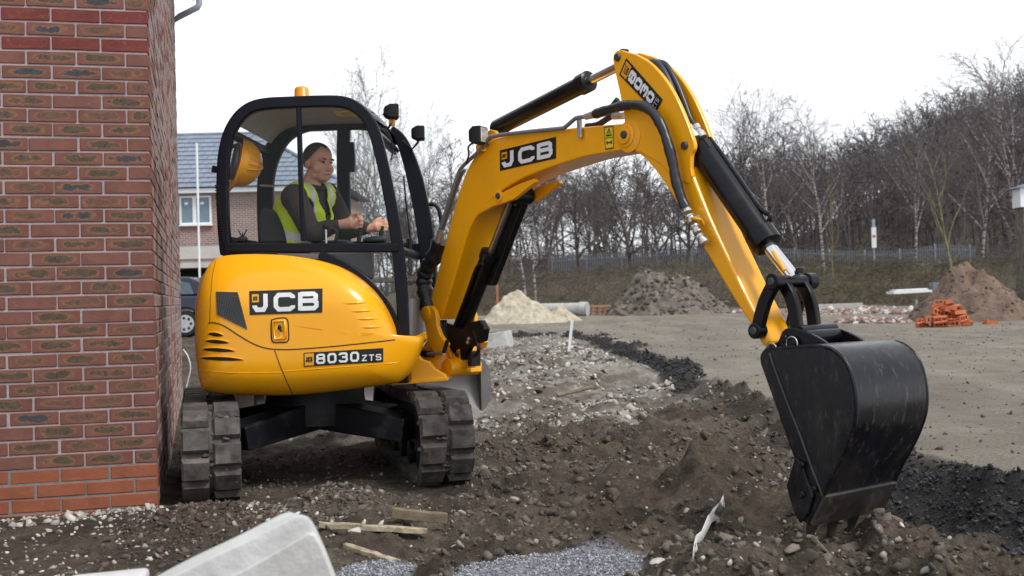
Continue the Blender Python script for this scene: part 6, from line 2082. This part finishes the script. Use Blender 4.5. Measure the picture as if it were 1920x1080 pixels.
# bucket cylinder
c0, c1 = B(1310, 272, 0), B(1441, 462, 0)
dl = (c1 - c0).length; ax_ = (c1 - c0).normalized()
MB().lathe(c0, ax_, [(0, .035), (.02, .062), (dl - .08, .062), (dl - .08, .072), (dl - .008, .072), (dl, .058)], 28).build('bucket_cylinder', 'black_paint', ex, smooth=35)
c2 = B(1489, 522, 0)
MB().cyl(c1 - ax_ * .02, c2, .030, 20).build('bucket_rod', 'chrome', ex, smooth=50)
MB().tube([B(a, b2, -.02) + BF * .06 for a, b2 in curve_px([(1312, 262), (1335, 292), (1372, 345), (1405, 392), (1424, 405), (1422, 416)], 4)], .012, 8).build('cylinder_pipe', 'black_paint', ex, smooth=60)
MB().box(B(1318, 276, 0) + BF * .03, ax_ * .03, BN * .032, ax_.cross(BN) * .026).build('port_block', 'black_paint', ex, bevel=.006)
MB().tube([B(1449, 471, .055), B(1471, 507, .055)], .008, 6).build('wear_strip', 'yellow_paint', ex)
# links: tipping links either side of the dipper, bucket link behind
tl = curve_px([(1421, 620), (1427, 592), (1436, 563), (1446, 542), (1454, 528)], 4)
for o_ in (.115, -.115):
    pts = [B(a, b2, .115) + BN * (o_ - .115) for a, b2 in tl]
    MB().bar(pts, .058, .034, BN).build('tipping_link', 'black_paint', ex, smooth=40, bevel=.008)
    for a, b2, r in ((1421, 620, .035), (1454, 528, .036)):
        q = B(a, b2, .115) + BN * (o_ - .115)
        MB().lathe(q - BN * .028, BN, [(0, r * .8), (.004, r), (.052, r), (.056, r * .86)], 24).build('link_boss', 'black_paint', ex, smooth=35)
        MB().lathe(q + BN * .028, BN, [(0, .018), (.006, .018), (.009, .012)], 16).build('pin', 'pin_grey', ex)
q = B(1454, 528, .115)
MB().cyl(q, q - BN * .25, .027, 20).build('cross_tube', 'black_paint', ex, smooth=50)
MB().lathe(B(1500, 512, 0), UPV, [(0, .022), (.022, .019), (.026, .011)], 14).build('grease_cap', 'black_paint', ex, smooth=40)
for o_ in (.06, -.06):
    bl_ = curve_px([(1466, 528), (1481, 552), (1490, 582), (1494, 616)], 4)
    pts = [B(a, b2, .06) + BN * (o_ - .06) for a, b2 in bl_]
    MB().bar(pts, .056, .034, BN).build('bucket_link', 'black_paint', ex, smooth=40, bevel=.008)
MB().cyl(B(1497, 622, .11), B(1497, 622, .11) - BN * .24, .028, 18).build('link_tube', 'black_paint', ex, smooth=50)

# ---------------------------------------------------------------- bucket
BH2 = .237                                     # half width
def K(px, py, o=0): return B(px, py, BH2 + o)
sideP = curve_px([(1426, 682), (1425, 668), (1431, 657), (1445, 653), (1480, 650), (1520, 648), (1548, 650), (1566, 657), (1583, 673), (1596, 697), (1604, 728), (1607, 760), (1604, 795), (1592, 832), (1575, 868), (1558, 900), (1546, 928)], 3)
sideL = [(1532, 958), (1517, 984), (1503, 976), (1492, 958), (1484, 935), (1478, 912), (1482, 892), (1489, 872), (1488, 858), (1472, 812), (1452, 755)]
bside = sideP + sideL
for k, base in ((0, 0.0), (1, -2 * BH2 + .018)):
    MB().prism([K(a, b2) + BN * base for a, b2 in bside], -BN * .018).build('bucket_side', 'bucket_steel', ex, bevel=.004)
# rolled shell between the sides
shell = MB(); vs_, fs_ = [], []
path = [p for p in sideP if p[0] > 1429] + [(1532, 958), (1517, 984)]
path = path[1:]
m2 = len(path)
nw = 10
for off in (0.0, .014):
    for i, (a, b2) in enumerate(path):
        p = K(a, b2)
        t = (K(*path[min(i + 1, m2 - 1)]) - K(*path[max(i - 1, 0)])).normalized()
        nr_ = t.cross(BN).normalized()
        if nr_.dot(p - K(1500, 800)) < 0: nr_ = -nr_
        for j in range(nw + 1):
            vs_.append(p - BN * (2 * BH2 * j / nw * 1.0) + nr_ * (.004 - off))
s_ = m2 * (nw + 1)
for i in range(m2 - 1):
    for j in range(nw):
        a = i * (nw + 1) + j
        fs_ += [(a, a + 1, a + nw + 2, a + nw + 1), (s_ + a, s_ + a + nw + 1, s_ + a + nw + 2, s_ + a + 1)]
for i in range(m2 - 1):
    for j in (0, nw):
        a = i * (nw + 1) + j
        fs_.append((a, a + nw + 1, s_ + a + nw + 1, s_ + a))
for i in (0, m2 - 1):
    for j in range(nw):
        a = i * (nw + 1) + j
        fs_.append((a, a + 1, s_ + a + 1, s_ + a))
shell.add(vs_, fs_)
shell.build('bucket_shell', 'bucket_steel', ex, smooth=45)
# rim edge strips, weld bead on the side plate, wear strip
edge = [p for p in sideP if p[0] > 1545]
for base in (.002, -2 * BH2 - .002):
    MB().tube([K(a, b2) + BN * base for a, b2 in edge], .0085, 6).build('side_rim', 'bucket_steel', ex, smooth=60)
MB().tube([K(a, b2, .002) for a, b2 in ((1443, 662), (1452, 690), (1475, 752), (1500, 815), (1525, 885), (1543, 930))], .006, 6).build('side_bar', 'lip_steel', ex, smooth=60)
ws = [K(1543, 924), K(1517, 980)]
mb = MB()
ofs = (ws[0] - K(1500, 800)).normalized() * 0
tt = (ws[1] - ws[0]).normalized(); nr_ = tt.cross(BN).normalized()
if nr_.dot(ws[0] - K(1480, 880)) < 0: nr_ = -nr_
c = (ws[0] + ws[1]) / 2 - BN * BH2 + nr_ * .016
MB().box(c, BN * (BH2 + .004), (ws[1] - ws[0]) / 2, nr_ * .010).build('cutting_edge', 'lip_steel', ex, bevel=.004)
# side cutter with bolts
sc_ = [(1490, 858), (1502, 866), (1508, 885), (1515, 905), (1525, 930), (1517, 960), (1500, 982), (1488, 962), (1480, 935), (1474, 912), (1480, 890)]
MB().prism([K(a, b2, .012) for a, b2 in sc_], -BN * .012).build('side_cutter', 'bucket_steel', ex, bevel=.005)
for a, b2 in ((1504, 872), (1527, 917), (1505, 928)):
    MB().lathe(K(a, b2, .012), BN, [(0, .014), (.006, .014), (.009, .009), (.014, .008)], 12).build('cutter_bolt', 'bucket_steel', ex, smooth=35)
# teeth
for j in range(4):
    q = K(1515, 983) - BN * (.03 + (2 * BH2 - .06) * j / 3)
    d = (tt * .75 - UPV * .6).normalized()
    sd2 = BN
    n2 = d.cross(sd2).normalized()
    MB().add([q - sd2 * .03 - n2 * .022 - d * .05, q + sd2 * .03 - n2 * .022 - d * .05, q + sd2 * .03 + n2 * .022 - d * .05, q - sd2 * .03 + n2 * .022 - d * .05,
              q - sd2 * .014 - n2 * .006 + d * .085, q + sd2 * .014 - n2 * .006 + d * .085, q + sd2 * .014 + n2 * .006 + d * .085, q - sd2 * .014 + n2 * .006 + d * .085],
             [(0, 1, 2, 3), (7, 6, 5, 4), (0, 4, 5, 1), (1, 5, 6, 2), (2, 6, 7, 3), (3, 7, 4, 0)]).build('tooth', 'lip_steel', ex, bevel=.005)
# hanger ears with pins and ring clips
ear = curve_px([(1428, 668), (1432, 655), (1447, 645), (1458, 640), (1466, 622), (1476, 615), (1492, 616), (1520, 626), (1545, 640), (1562, 655)], 3) + [(1555, 664), (1500, 668), (1440, 676)]
for o_ in (.135, -.110):
    MB().prism([B(a, b2, .135) + BN * (o_ - .135) for a, b2 in ear], -BN * .022).build('bucket_ear', 'black_paint', ex, bevel=.005)
for (a, b2) in ((1453, 654), (1491, 642)):
    p = B(a, b2, .135)
    MB().lathe(p - BN * .29, BN, [(0, .020), (.31, .020), (.315, .014)], 16).build('bucket_pin', 'black_paint', ex, smooth=40)
    rc = p + BN * .022
    MB().tube([rc + BF * (.029 * math.cos(t * .3307)) + UPV * (.029 * math.sin(t * .3307) - .004) for t in range(19)], .0028, 6, closed=True).build('ring_clip', 'zinc', ex, smooth=60)
pin(1471, 634, .137, .017, .01, 'black_paint')
MB().cyl(B(1508, 632, .11), B(1508, 632, .11) - BN * .22, .030, 18).build('ear_tube', 'black_paint', ex, smooth=50)

# ---------------------------------------------------------------- boom lettering
def bplace(o_): return lambda px, py, lift=0.0: B(px, py, o_) + BN * lift
decal([(938, 282), (1043, 256.5), (1043, 297), (938, 320.5)], bplace(BW / 2), aspect=2.95)
# dipper decal: figures stacked down the arm; u runs down the arm, v across it
dq = [(1175, 109), (1243.5, 187), (1230, 211.5), (1161.5, 140)]       # start-right, end-right, end-left, start-left
pl_ = bplace(DW)
def dmap(u, v):
    s0, e0, e1, s1 = [V(q) for q in dq]
    q = (s0 * (1 - u) + e0 * u) * v + (s1 * (1 - u) + e1 * u) * (1 - v)
    return q.x, q.y
def dpatch(u0, v0, u1, v1, lift, nm, mat, par):
    return MB().add([pl_(*dmap(u, v), lift) for u, v in ((u0, v0), (u1, v0), (u1, v1), (u0, v1))], [(0, 1, 2, 3)]).build(nm, mat, par)
dd_ = dpatch(0, 0, 1, 1, .003, 'decal', 'decal_black', ex)
dpatch(.03, .10, .17, .90, .0042, 'emblem', 'decal_yellow', dd_)
em = MB()
for k, ch in enumerate('JCB'):
    lettering(em, ch, .25, 0, .5, .26, lambda x_, y_, e=0.0, k=k: pl_(*dmap(.15 - (y_ + (2 - k) * .36) * .11, x_), .0055 + e), .2)
em.build('emblem_mark', 'decal_black', dd_)
tx = MB()
for k, ch in enumerate('8030'):
    u0 = .20 + k * .165
    lettering(tx, ch, .12, 0, .76, .85, lambda x_, y_, e=0.0, u0=u0: pl_(*dmap(u0 + .145 * (1 - y_ / .85), x_), .0055 + e), .26)
lettering(tx, 'ZTS', .10, 0, .72, .36, lambda x_, y_, e=0.0: pl_(*dmap(.875 + .085 * (1 - y_ / .36), x_), .0055 + e), .08, .15)
tx.build('lettering', 'decal_white', dd_)
# warning label on the boom
wq = [(1134, 238), (1150.5, 236), (1151.5, 278), (1136, 280.5)]
wb = bilin(wq); wp = bplace(BW / 2)
def wpatch(poly, lift, nm, mat, par):
    return MB().add([wp(*wb(u, v), lift) for u, v in poly], [tuple(range(len(poly)))]).build(nm, mat, par)
wl = wpatch([(0, 0), (1, 0), (1, 1), (0, 1)], .003, 'warning_label', 'label_yellow', ex)
lm_ = MB()
f_w = lambda u, v: wp(*wb(u, v), .0045)
for st_, th_ in (([(.02, .02), (.98, .02), (.98, .98), (.02, .98), (.02, .02)], .05), ([(.2, .60), (.8, .60), (.5, .88), (.2, .60), (.5, .60)], .07), ([(.5, .65), (.5, .76)], .06), ([(.05, .5), (.95, .5)], .03), ([(.25, .2), (.25, .36)], .12), ([(.75, .2), (.75, .36)], .12), ([(.3, .28), (.7, .28)], .06)):
    stroke(lm_, st_, th_, f_w)
lm_.build('label_marks', 'decal_black', wl)

# ================================================================== OPERATOR
def fuse(mb, voxel, smooth_it=6, factor=0.5):
    """melt overlapping closed shapes into one skin"""
    me = mb.mesh('tmp', 'skin')
    o = bpy.data.objects.new('tmp', me); COL.objects.link(o)
    r = o.modifiers.new('r', 'REMESH'); r.mode = 'VOXEL'; r.voxel_size = voxel
    s = o.modifiers.new('s', 'SMOOTH'); s.factor = factor; s.iterations = smooth_it
    dg = bpy.context.evaluated_depsgraph_get()
    nm = bpy.data.meshes.new_from_object(o.evaluated_get(dg))
    bpy.data.objects.remove(o); bpy.data.meshes.remove(me)
    nm.polygons.foreach_set('use_smooth', [True] * len(nm.polygons))
    return nm
def limb(mb, pts, rad, n=14, sub=5):
    P_ = spline(pts, sub)
    rr = spline([V((r, 0, 0)) for r in rad], sub)
    mb.tube(P_, [r.x for r in rr], n)
    mb.ball(P_[0], rad[0], nu=14, nv=10); mb.ball(P_[-1], rad[-1], nu=14, nv=10)
hd = U(598, 306, -.02)                                        # head centre
fdir = (FW * math.cos(math.radians(44)) - LF * math.sin(math.radians(44)) - UPV * .10).normalized()
frt = fdir.cross(UPV).normalized(); fup = frt.cross(fdir)     # face right/up
HR = Matrix((frt, fdir, fup)).transposed()                    # local x right, y forward, z up
def H(x, y, z): return hd + HR @ V((x, y, z))
sh_r, el_r, wr_r = U(552, 371, -.21), U(586, 437, -.25), U(637, 421, -.24)
sh_l, el_l, wr_l = U(612, 366, .17), U(648, 428, .22), U(694, 428, .17)
neck0, chest, belly, pelvis = U(583, 352, -.02), U(570, 395, -.02), U(562, 440, -.01), U(552, 485, 0)
TT = (chest - pelvis).normalized()
person = thing('person', 'operator in yellow hi-vis vest and dark jacket at the cab controls', 'person', (pelvis.x, pelvis.y, pelvis.z - .1))
bd = MB()
# head
bd.ball(H(0, -.012, .030), .077, .098, .088, HR, 24, 16)
bd.ball(H(0, .020, -.035), .062, .078, .080, HR, 20, 14)
bd.ball(H(0, .045, -.085), .040, .045, .034, HR, 16, 12)       # chin
for sg in (-1, 1):
    bd.ball(H(.045 * sg, .045, -.035), .030, .034, .034, HR, 14, 10)   # cheek
    bd.ball(H(.030 * sg, .078, .022), .030, .020, .011, HR, 14, 10)    # brow
    bd.ball(H(.079 * sg, -.012, -.010), .009, .022, .034, HR, 12, 10)  # ear
    bd.ball(H(.050 * sg, .012, -.078), .022, .042, .028, HR, 14, 10)   # jaw
bd.tube([H(0, .083, .012), H(0, .104, -.018), H(0, .110, -.034)], [.010, .014, .017], 10)
bd.ball(H(0, .103, -.036), .019, .015, .013, HR, 12, 8)
bd.ball(H(0, .085, -.066), .026, .016, .009, HR, 12, 8)         # mouth
bd.tube([H(0, -.02, -.05), neck0 + UPV * .02, neck0 - TT * .06], [.056, .060, .075], 16)
# trunk, arms, legs (mostly under clothes)
bd.tube([neck0 - TT * .05, chest, belly, pelvis], [.09, .14, .13, .14], 18)
limb(bd, [sh_r, el_r, wr_r], [.05, .042, .028]); limb(bd, [sh_l, el_l, wr_l], [.05, .042, .028])
limb(bd, [neck0 - TT * .07, sh_r], [.07, .055]); limb(bd, [neck0 - TT * .07, sh_l], [.07, .055])
for sg in (-1, 1):
    hp_ = pelvis + LF * (.09 * sg); kn = U(658, 480, .13 * sg); an = U(672, 590, .12 * sg)
    limb(bd, [hp_, kn, an], [.085, .06, .04])
    limb(bd, [an - UPV * .03, an - UPV * .06 + FW * .16], [.04, .03])
# hands: palm, four fingers and a thumb closed on the levers
def hand(wr, kn_c, grip, side):
    d = (kn_c - wr).normalized()
    upv = UPV - d * d.z; upv.normalize()
    lat = d.cross(upv) * side
    bd.tube([wr - d * .03, wr + d * .02, kn_c], [.027, .030, .036], 12)
    bd.ball(kn_c, .040, .020, .034, Matrix((d, lat, upv)).transposed(), 14, 10)
    for k, (ln, r) in enumerate(((.030, .0095), (.034, .0098), (.032, .0092), (.026, .0082))):
        b0 = kn_c + d * .026 + upv * (.030 - .021 * k)
        p1 = b0 + d * ln + lat * .004
        p2 = p1 + d * ln * .25 + lat * (ln * .75)
        p3 = p2 - d * ln * .55 + lat * (ln * .30)
        bd.tube([b0 - d * .02, b0, p1, p2, p3], [r * 1.05, r * 1.08, r, r * .93, r * .8], 8)
        bd.ball(p3, r * .8, nu=8, nv=6)
    t0 = kn_c - d * .020 + upv * .024
    t1 = t0 + d * .030 + upv * .022 + lat * .008; t2 = t1 + d * .028 + lat * .016 + upv * .004
    bd.tube([t0 - upv * .008, t0, t1, t2], [.014, .0135, .0115, .009], 8); bd.ball(t2, .009, nu=8, nv=6)
hand(wr_r, U(661, 418, -.245), None, 1)
hand(wr_l, U(707, 425, .175), None, -1)
link('body', fuse(bd, .0062, 4), person)
# hair: short cap, open over the forehead, thin on top
hm = MB()
hm.ball(H(0, -.020, .031), .088, .102, .098, HR, 30, 22)
me = fuse(hm, .006, 2)
bm = bmesh.new(); bm.from_mesh(me)
kill = []
for f_ in bm.faces:
    q = HR.transposed() @ (f_.calc_center_median() - hd)
    front = q.y > .035 + .25 * max(0, .06 - abs(q.x)) - .30 * max(0, abs(q.x) - .05)
    low = q.z < -.030 + (.045 if q.y > .0 else 0.0) + .25 * max(0, q.y)
    face = q.y > .050
    line = .048 - .55 * max(0, .085 - q.z) + .25 * max(0, .03 - abs(q.x))
    temple = q.z < .03 and q.y > .012
    line += .004 * math.sin(q.x * 120 + q.z * 90)
    if low or q.y > line or temple:
        kill.append(f_)
bmesh.ops.delete(bm, geom=kill, context='FACES')
bm.to_mesh(me); bm.free()
me.materials.clear(); me.materials.append(MATS['hair'])
link('hair', me, person)
for sg in (-1, 1):
    MB().ball(H(.030 * sg, .0905, .004), .011, .007, .0055, HR, 10, 8).build('eye', 'eye_dark', person, smooth=60)
    MB().tube([H(.014 * sg, .099, .022), H(.030 * sg, .098, .026), H(.046 * sg, .088, .022)], [.003, .0042, .003], 6).build('eyebrow', 'hair', person, smooth=60)
MB().tube([H(-.024, .094, -.067), H(0, .102, -.066), H(.024, .094, -.067)], [.002, .0042, .002], 6).build('lips', 'lip', person, smooth=60)
# jacket
jk = MB()
jk.tube([neck0 - TT * .00, neck0 - TT * .05, chest + TT * .03, chest - TT * .05, belly, pelvis + TT * .03], [.072, .10, .145, .145, .14, .145], 24)
limb(jk, [neck0 - TT * .07, sh_r], [.09, .085]); limb(jk, [neck0 - TT * .07, sh_l], [.09, .085])
limb(jk, [sh_r, sh_r.lerp(el_r, .5) + LF * -.01, el_r, el_r.lerp(wr_r, .5), wr_r - (wr_r - el_r).normalized() * .03], [.075, .070, .060, .054, .042])
limb(jk, [sh_l, sh_l.lerp(el_l, .5), el_l, el_l.lerp(wr_l, .5), wr_l - (wr_l - el_l).normalized() * .03], [.083, .078, .066, .056, .042])
me = fuse(jk, .009, 6); me.materials.clear(); me.materials.append(MATS['jacket'])
link('jacket', me, person)
# trousers
tr = MB()
tr.ball(pelvis, .17, .17, .13)
for sg in (-1, 1):
    hp_ = pelvis + LF * (.09 * sg); kn = U(658, 480, .13 * sg); an = U(672, 590, .12 * sg)
    limb(tr, [hp_, hp_.lerp(kn, .5), kn, kn.lerp(an, .5), an], [.11, .10, .085, .07, .06])
me = fuse(tr, .012, 5); me.materials.clear(); me.materials.append(MATS['trousers'])
link('trousers', me, person)
# hi-vis vest: sleeveless shell, open in a V at the front, two reflective bands
vt = MB()
vt.tube([neck0 - TT * .015, neck0 - TT * .06, chest + TT * .02, chest - TT * .06, belly, pelvis + TT * .01], [.085, .128, .182, .183, .180, .186], 28)
limb(vt, [neck0 - TT * .07, neck0.lerp(sh_r, .62) - TT * .03], [.105, .105]); limb(vt, [neck0 - TT * .07, neck0.lerp(sh_l, .62) - TT * .03], [.105, .105])
me = fuse(vt, .009, 6)
me.materials.clear(); me.materials.append(MATS['hivis']); me.materials.append(MATS['reflective'])
cf = (FW * math.cos(math.radians(22)) - LF * math.sin(math.radians(22))).normalized()         # chest faces this way
cr_ = cf.cross(UPV).normalized()
bm = bmesh.new(); bm.from_mesh(me); kill = []
for f_ in bm.faces:
    q = f_.calc_center_median() - chest
    t = q.dot(TT); fwd_ = q.dot(cf); rt_ = q.dot(cr_)
    vee = fwd_ > .02 and abs(rt_) < .006 + max(0, (t + .09)) * .30
    # arm holes
    rel_r = f_.calc_center_median() - sh_r; rel_l = f_.calc_center_median() - sh_l
    hole = (q.dot(LF) < -.10 and (f_.calc_center_median() - sh_r - (el_r - sh_r) * .25).cross(LF).length < .078) or (q.dot(LF) > .10 and (f_.calc_center_median() - sh_l - (el_l - sh_l) * .25).cross(LF).length < .078)
    neckh = t > .205
    if vee or hole or neckh:
        kill.append(f_); continue
    band = (-.185 < t < -.135) or (t > -.1 and .095 < abs(rt_) < .135)
    f_.material_index = 1 if band else 0
bmesh.ops.delete(bm, geom=kill, context='FACES')
bm.to_mesh(me); bm.free()
vo = link('hi_vis_vest', me, person)
sm = vo.modifiers.new('thick', 'SOLIDIFY'); sm.thickness = .006; sm.offset = 1
# shirt collar
MB().tube([neck0 + V((0, 0, .012)) + (cf * math.cos(t * .349) + cr_ * math.sin(t * .349)) * .070 - UPV * (.02 * math.cos(t * .349)) for t in range(18)], .016, 8, closed=True).build('collar', 'jacket', person, smooth=60)

# ================================================================== hard hat hanging in the rear of the cab
hc_ = U(449, 305, -.25)
hax = (FW * .88 - UPV * .20 + LF * .36).normalized()             # crown points forward
hu = hax.cross(LF).normalized(); hw_ = hax.cross(hu)
hat = thing('hard_hat', 'yellow safety helmet hanging inside the rear of the cab', 'helmet', hc_)
hm = MB(); vs_, fs_ = [], []
nv_, nu_ = 12, 32
def hp2(th, ph, k=1.0):
    r = .128 * math.sin(th) * k
    return hc_ + hax * (.135 * math.cos(th) * k) + hu * (r * math.cos(ph) * 1.12) + hw_ * (r * math.sin(ph))
for i in range(nv_ + 1):
    th = math.pi / 2 * i / nv_
    for j in range(nu_):
        vs_.append(hp2(th, 2 * math.pi * j / nu_))
for i in range(nv_):
    for j in range(nu_):
        fs_.append((i * nu_ + j, (i + 1) * nu_ + j, (i + 1) * nu_ + (j + 1) % nu_, i * nu_ + (j + 1) % nu_))
# brim: all round, deeper peak at the bottom
for j in range(nu_):
    ph = 2 * math.pi * j / nu_
    low_side = hu if hu.z < 0 else -hu
    pk = max(0, math.cos(ph) * (1 if hu.z < 0 else -1)) ** 2
    p = hp2(math.pi / 2, ph)
    dv = (p - hc_).normalized()
    vs_.append(p + dv * (.012 + .045 * pk) - hax * (.008 + .025 * pk))
for j in range(nu_):
    fs_.append((nv_ * nu_ + j, (nv_ + 1) * nu_ + j, (nv_ + 1) * nu_ + (j + 1) % nu_, nv_ * nu_ + (j + 1) % nu_))
o = hm.add(vs_, fs_).build('shell', 'hat_plastic', hat, smooth=60)
s2 = o.modifiers.new('t', 'SOLIDIFY'); s2.thickness = .004
for k in range(3):
    a = -.25 + .25 * k
    MB().tube([hp2(math.pi / 2 * i / 10, math.pi * .5 + a, 1.012) for i in range(9)][::-1] + [hp2(math.pi / 2 * i / 10, -math.pi * .5 - a, 1.012) for i in range(1, 9)], .004, 6).build('ridge', 'hat_plastic', hat, smooth=60)
MB().tube([hc_ - hax * .03 + hu * (.105 * math.cos(t * .2618)) + hw_ * (.095 * math.sin(t * .2618)) for t in range(24)], .011, 8, closed=True).build('headband', 'hat_inner', hat, smooth=60)
for sg in (-1, 1):
    MB().tube([hc_ - hax * .03 + hu * (.10 * sg), hc_ - hax * .085 + hu * (.07 * sg), hc_ - hax * .12 + hu * (.075 * sg)], [.014, .012, .01], 8).build('strap', 'hat_inner', hat, smooth=60)
MB().box(hc_ - hax * .13 + hu * (.07 if hu.z < 0 else -.07), hax * .02, hu * .02, hw_ * .02).build('hook', 'black_rubber', hat, bevel=.005)

# ================================================================== FOREGROUND
# white weathered concrete block, close and out of focus: bevelled prism with a worn nose
Yb_ = 2.35
nose_px = [(300, 1096), (380, 1054), (465, 1014), (530, 981), (556, 969), (572, 967), (586, 977), (604, 1012), (626, 1070), (652, 1135), (700, 1250), (640, 1500), (150, 1500), (150, 1140)]
fr_ = [at(a, b2, Yb_) for a, b2 in curve_px(nose_px[:11], 3)] + [at(a, b2, Yb_) for a, b2 in nose_px[11:]]
back_v = V((-0.05, 0.11, -0.012))
mb = MB()
nfr = len(fr_)
lay = []
for t, sh in ((0.0, .035), (.012, .012), (.035, 0.0), (.5, 0.0), (.965, .0), (.99, .012), (1.0, .035)):
    cen_ = at(430, 1180, Yb_)
    lay.append([p + (cen_ - p).normalized() * sh + back_v * t for p in fr_])
vs_ = [p for l in lay for p in l]
fs_ = [tuple(range(nfr)), tuple(range((len(lay)) * nfr - 1, (len(lay) - 1) * nfr - 1, -1))]
for i in range(len(lay) - 1):
    for j in range(nfr):
        j2 = (j + 1) % nfr
        fs_.append((i * nfr + j, (i + 1) * nfr + j, (i + 1) * nfr + j2, i * nfr + j2))
mb.add(vs_, fs_)
led = [(380, 1110), (470, 1062), (545, 1020), (578, 1000), (590, 1003), (604, 1030), (628, 1090), (660, 1180), (640, 1500), (380, 1500)]
mb.prism([at(a, b2, Yb_ - .012) for a, b2 in led], V((0, .03, 0)))
o = mb.build('concrete_block', 'white_concrete', smooth=60, bevel=.004)
tag(o, 'large white weathered concrete block blurred in the near foreground', 'block')
# second pale slab at the bottom left
q = at(190, 1092, 2.7)
o = MB().box(q + V((0, 0, -.3)), V((.09, .015, .004)), V((-.02, .12, 0)), V((0, 0, .3))).build('concrete_slab', 'white_concrete', bevel=.012, seg=3)
tag(o, 'pale grey slab top cut by the bottom edge at left', 'slab')
# wooden battens in the soil
def batten(label, a, b2, wd, th, mat='timber', lift=.02, group='battens lying in the soil'):
    p, q = gnd(*a, .03), gnd(*b2, .03)
    for v in (p, q):
        v.z = float(zground(np.array([v.x]), np.array([v.y]))[0]) + lift
    d = q - p
    s_ = V((-d.y, d.x, 0)).normalized()
    n_ = d.normalized().cross(s_); n_ = n_ if n_.z > 0 else -n_
    mb = MB(); vs_ = []
    K_ = 9; r_ = random.Random(int(a[0]))
    for i in range(K_ + 1):
        c = p + d * (i / K_) + n_ * r_.gauss(0, .002) + s_ * r_.gauss(0, .002)
        w_ = wd * (1 - (.5 if i in (0, K_) else 0) * r_.random())
        vs_ += [c - s_ * w_ / 2 - n_ * th / 2, c + s_ * w_ / 2 - n_ * th / 2, c + s_ * w_ / 2 + n_ * th / 2, c - s_ * w_ / 2 + n_ * th / 2]
    fs_ = [(3, 2, 1, 0)] + [(4 * i + k, 4 * i + (k + 1) % 4, 4 * i + 4 + (k + 1) % 4, 4 * i + 4 + k) for i in range(K_) for k in range(4)] + [(4 * K_, 4 * K_ + 1, 4 * K_ + 2, 4 * K_ + 3)]
    o = mb.add(vs_, fs_).build('timber_batten', mat, bevel=.003)
    tag(o, label, 'batten', group)
batten('thick muddy batten end lying highest of the three', (735, 983), (838, 978), .05, .045, 'timber', .055)
batten('long pale splintered batten under the muddy one', (598, 1003), (800, 988), .045, .025, 'timber_pale', .03)
batten('short pale batten lying lowest of the three', (645, 1016), (748, 1027), .04, .02, 'timber_pale', .02)
# torn strip of white plastic lying up the soil
pts = [(1302, 1070), (1306, 1050), (1316, 1030), (1328, 1008), (1340, 990), (1350, 974), (1357, 964)]
wds = [10, 13, 10, 16, 24, 20, 6]
mb = MB(); vs_ = []
for i, ((a, b2), w_) in enumerate(zip(pts, wds)):
    g = gnd(a, b2, .05)
    z = float(zground(np.array([g.x]), np.array([g.y]))[0])
    g = gnd(a, b2, z)
    for sg, dz in ((-1, .045), (0, .085), (1, .050)):
        vs_.append(V((g.x + sg * w_ * .5 / F * g.y, g.y + .01 * sg, z + dz + .012 * math.sin(i * 2.3 + sg))))
fs_ = [(3 * i + k, 3 * i + k + 1, 3 * i + k + 4, 3 * i + k + 3) for i in range(len(pts) - 1) for k in range(2)]
o = mb.add(vs_, fs_).build('plastic_strip', 'plastic_white', smooth=60)
s2 = o.modifiers.new('t', 'SOLIDIFY'); s2.thickness = .006
tag(o, 'torn strip of white plastic lying on the soil in the foreground', 'plastic strip')
# thin white cord hanging by the house wall
cp_ = [(343, 655), (352, 668), (357, 690), (352, 715), (348, 733)]
o = MB().tube([at(a, b2, 9.2) for a, b2 in curve_px(cp_, 5)], .006, 6).build('loose_rope', 'white_plastic', smooth=60)
tag(o, 'thin white rope looped beside the house wall and rear cover', 'rope')
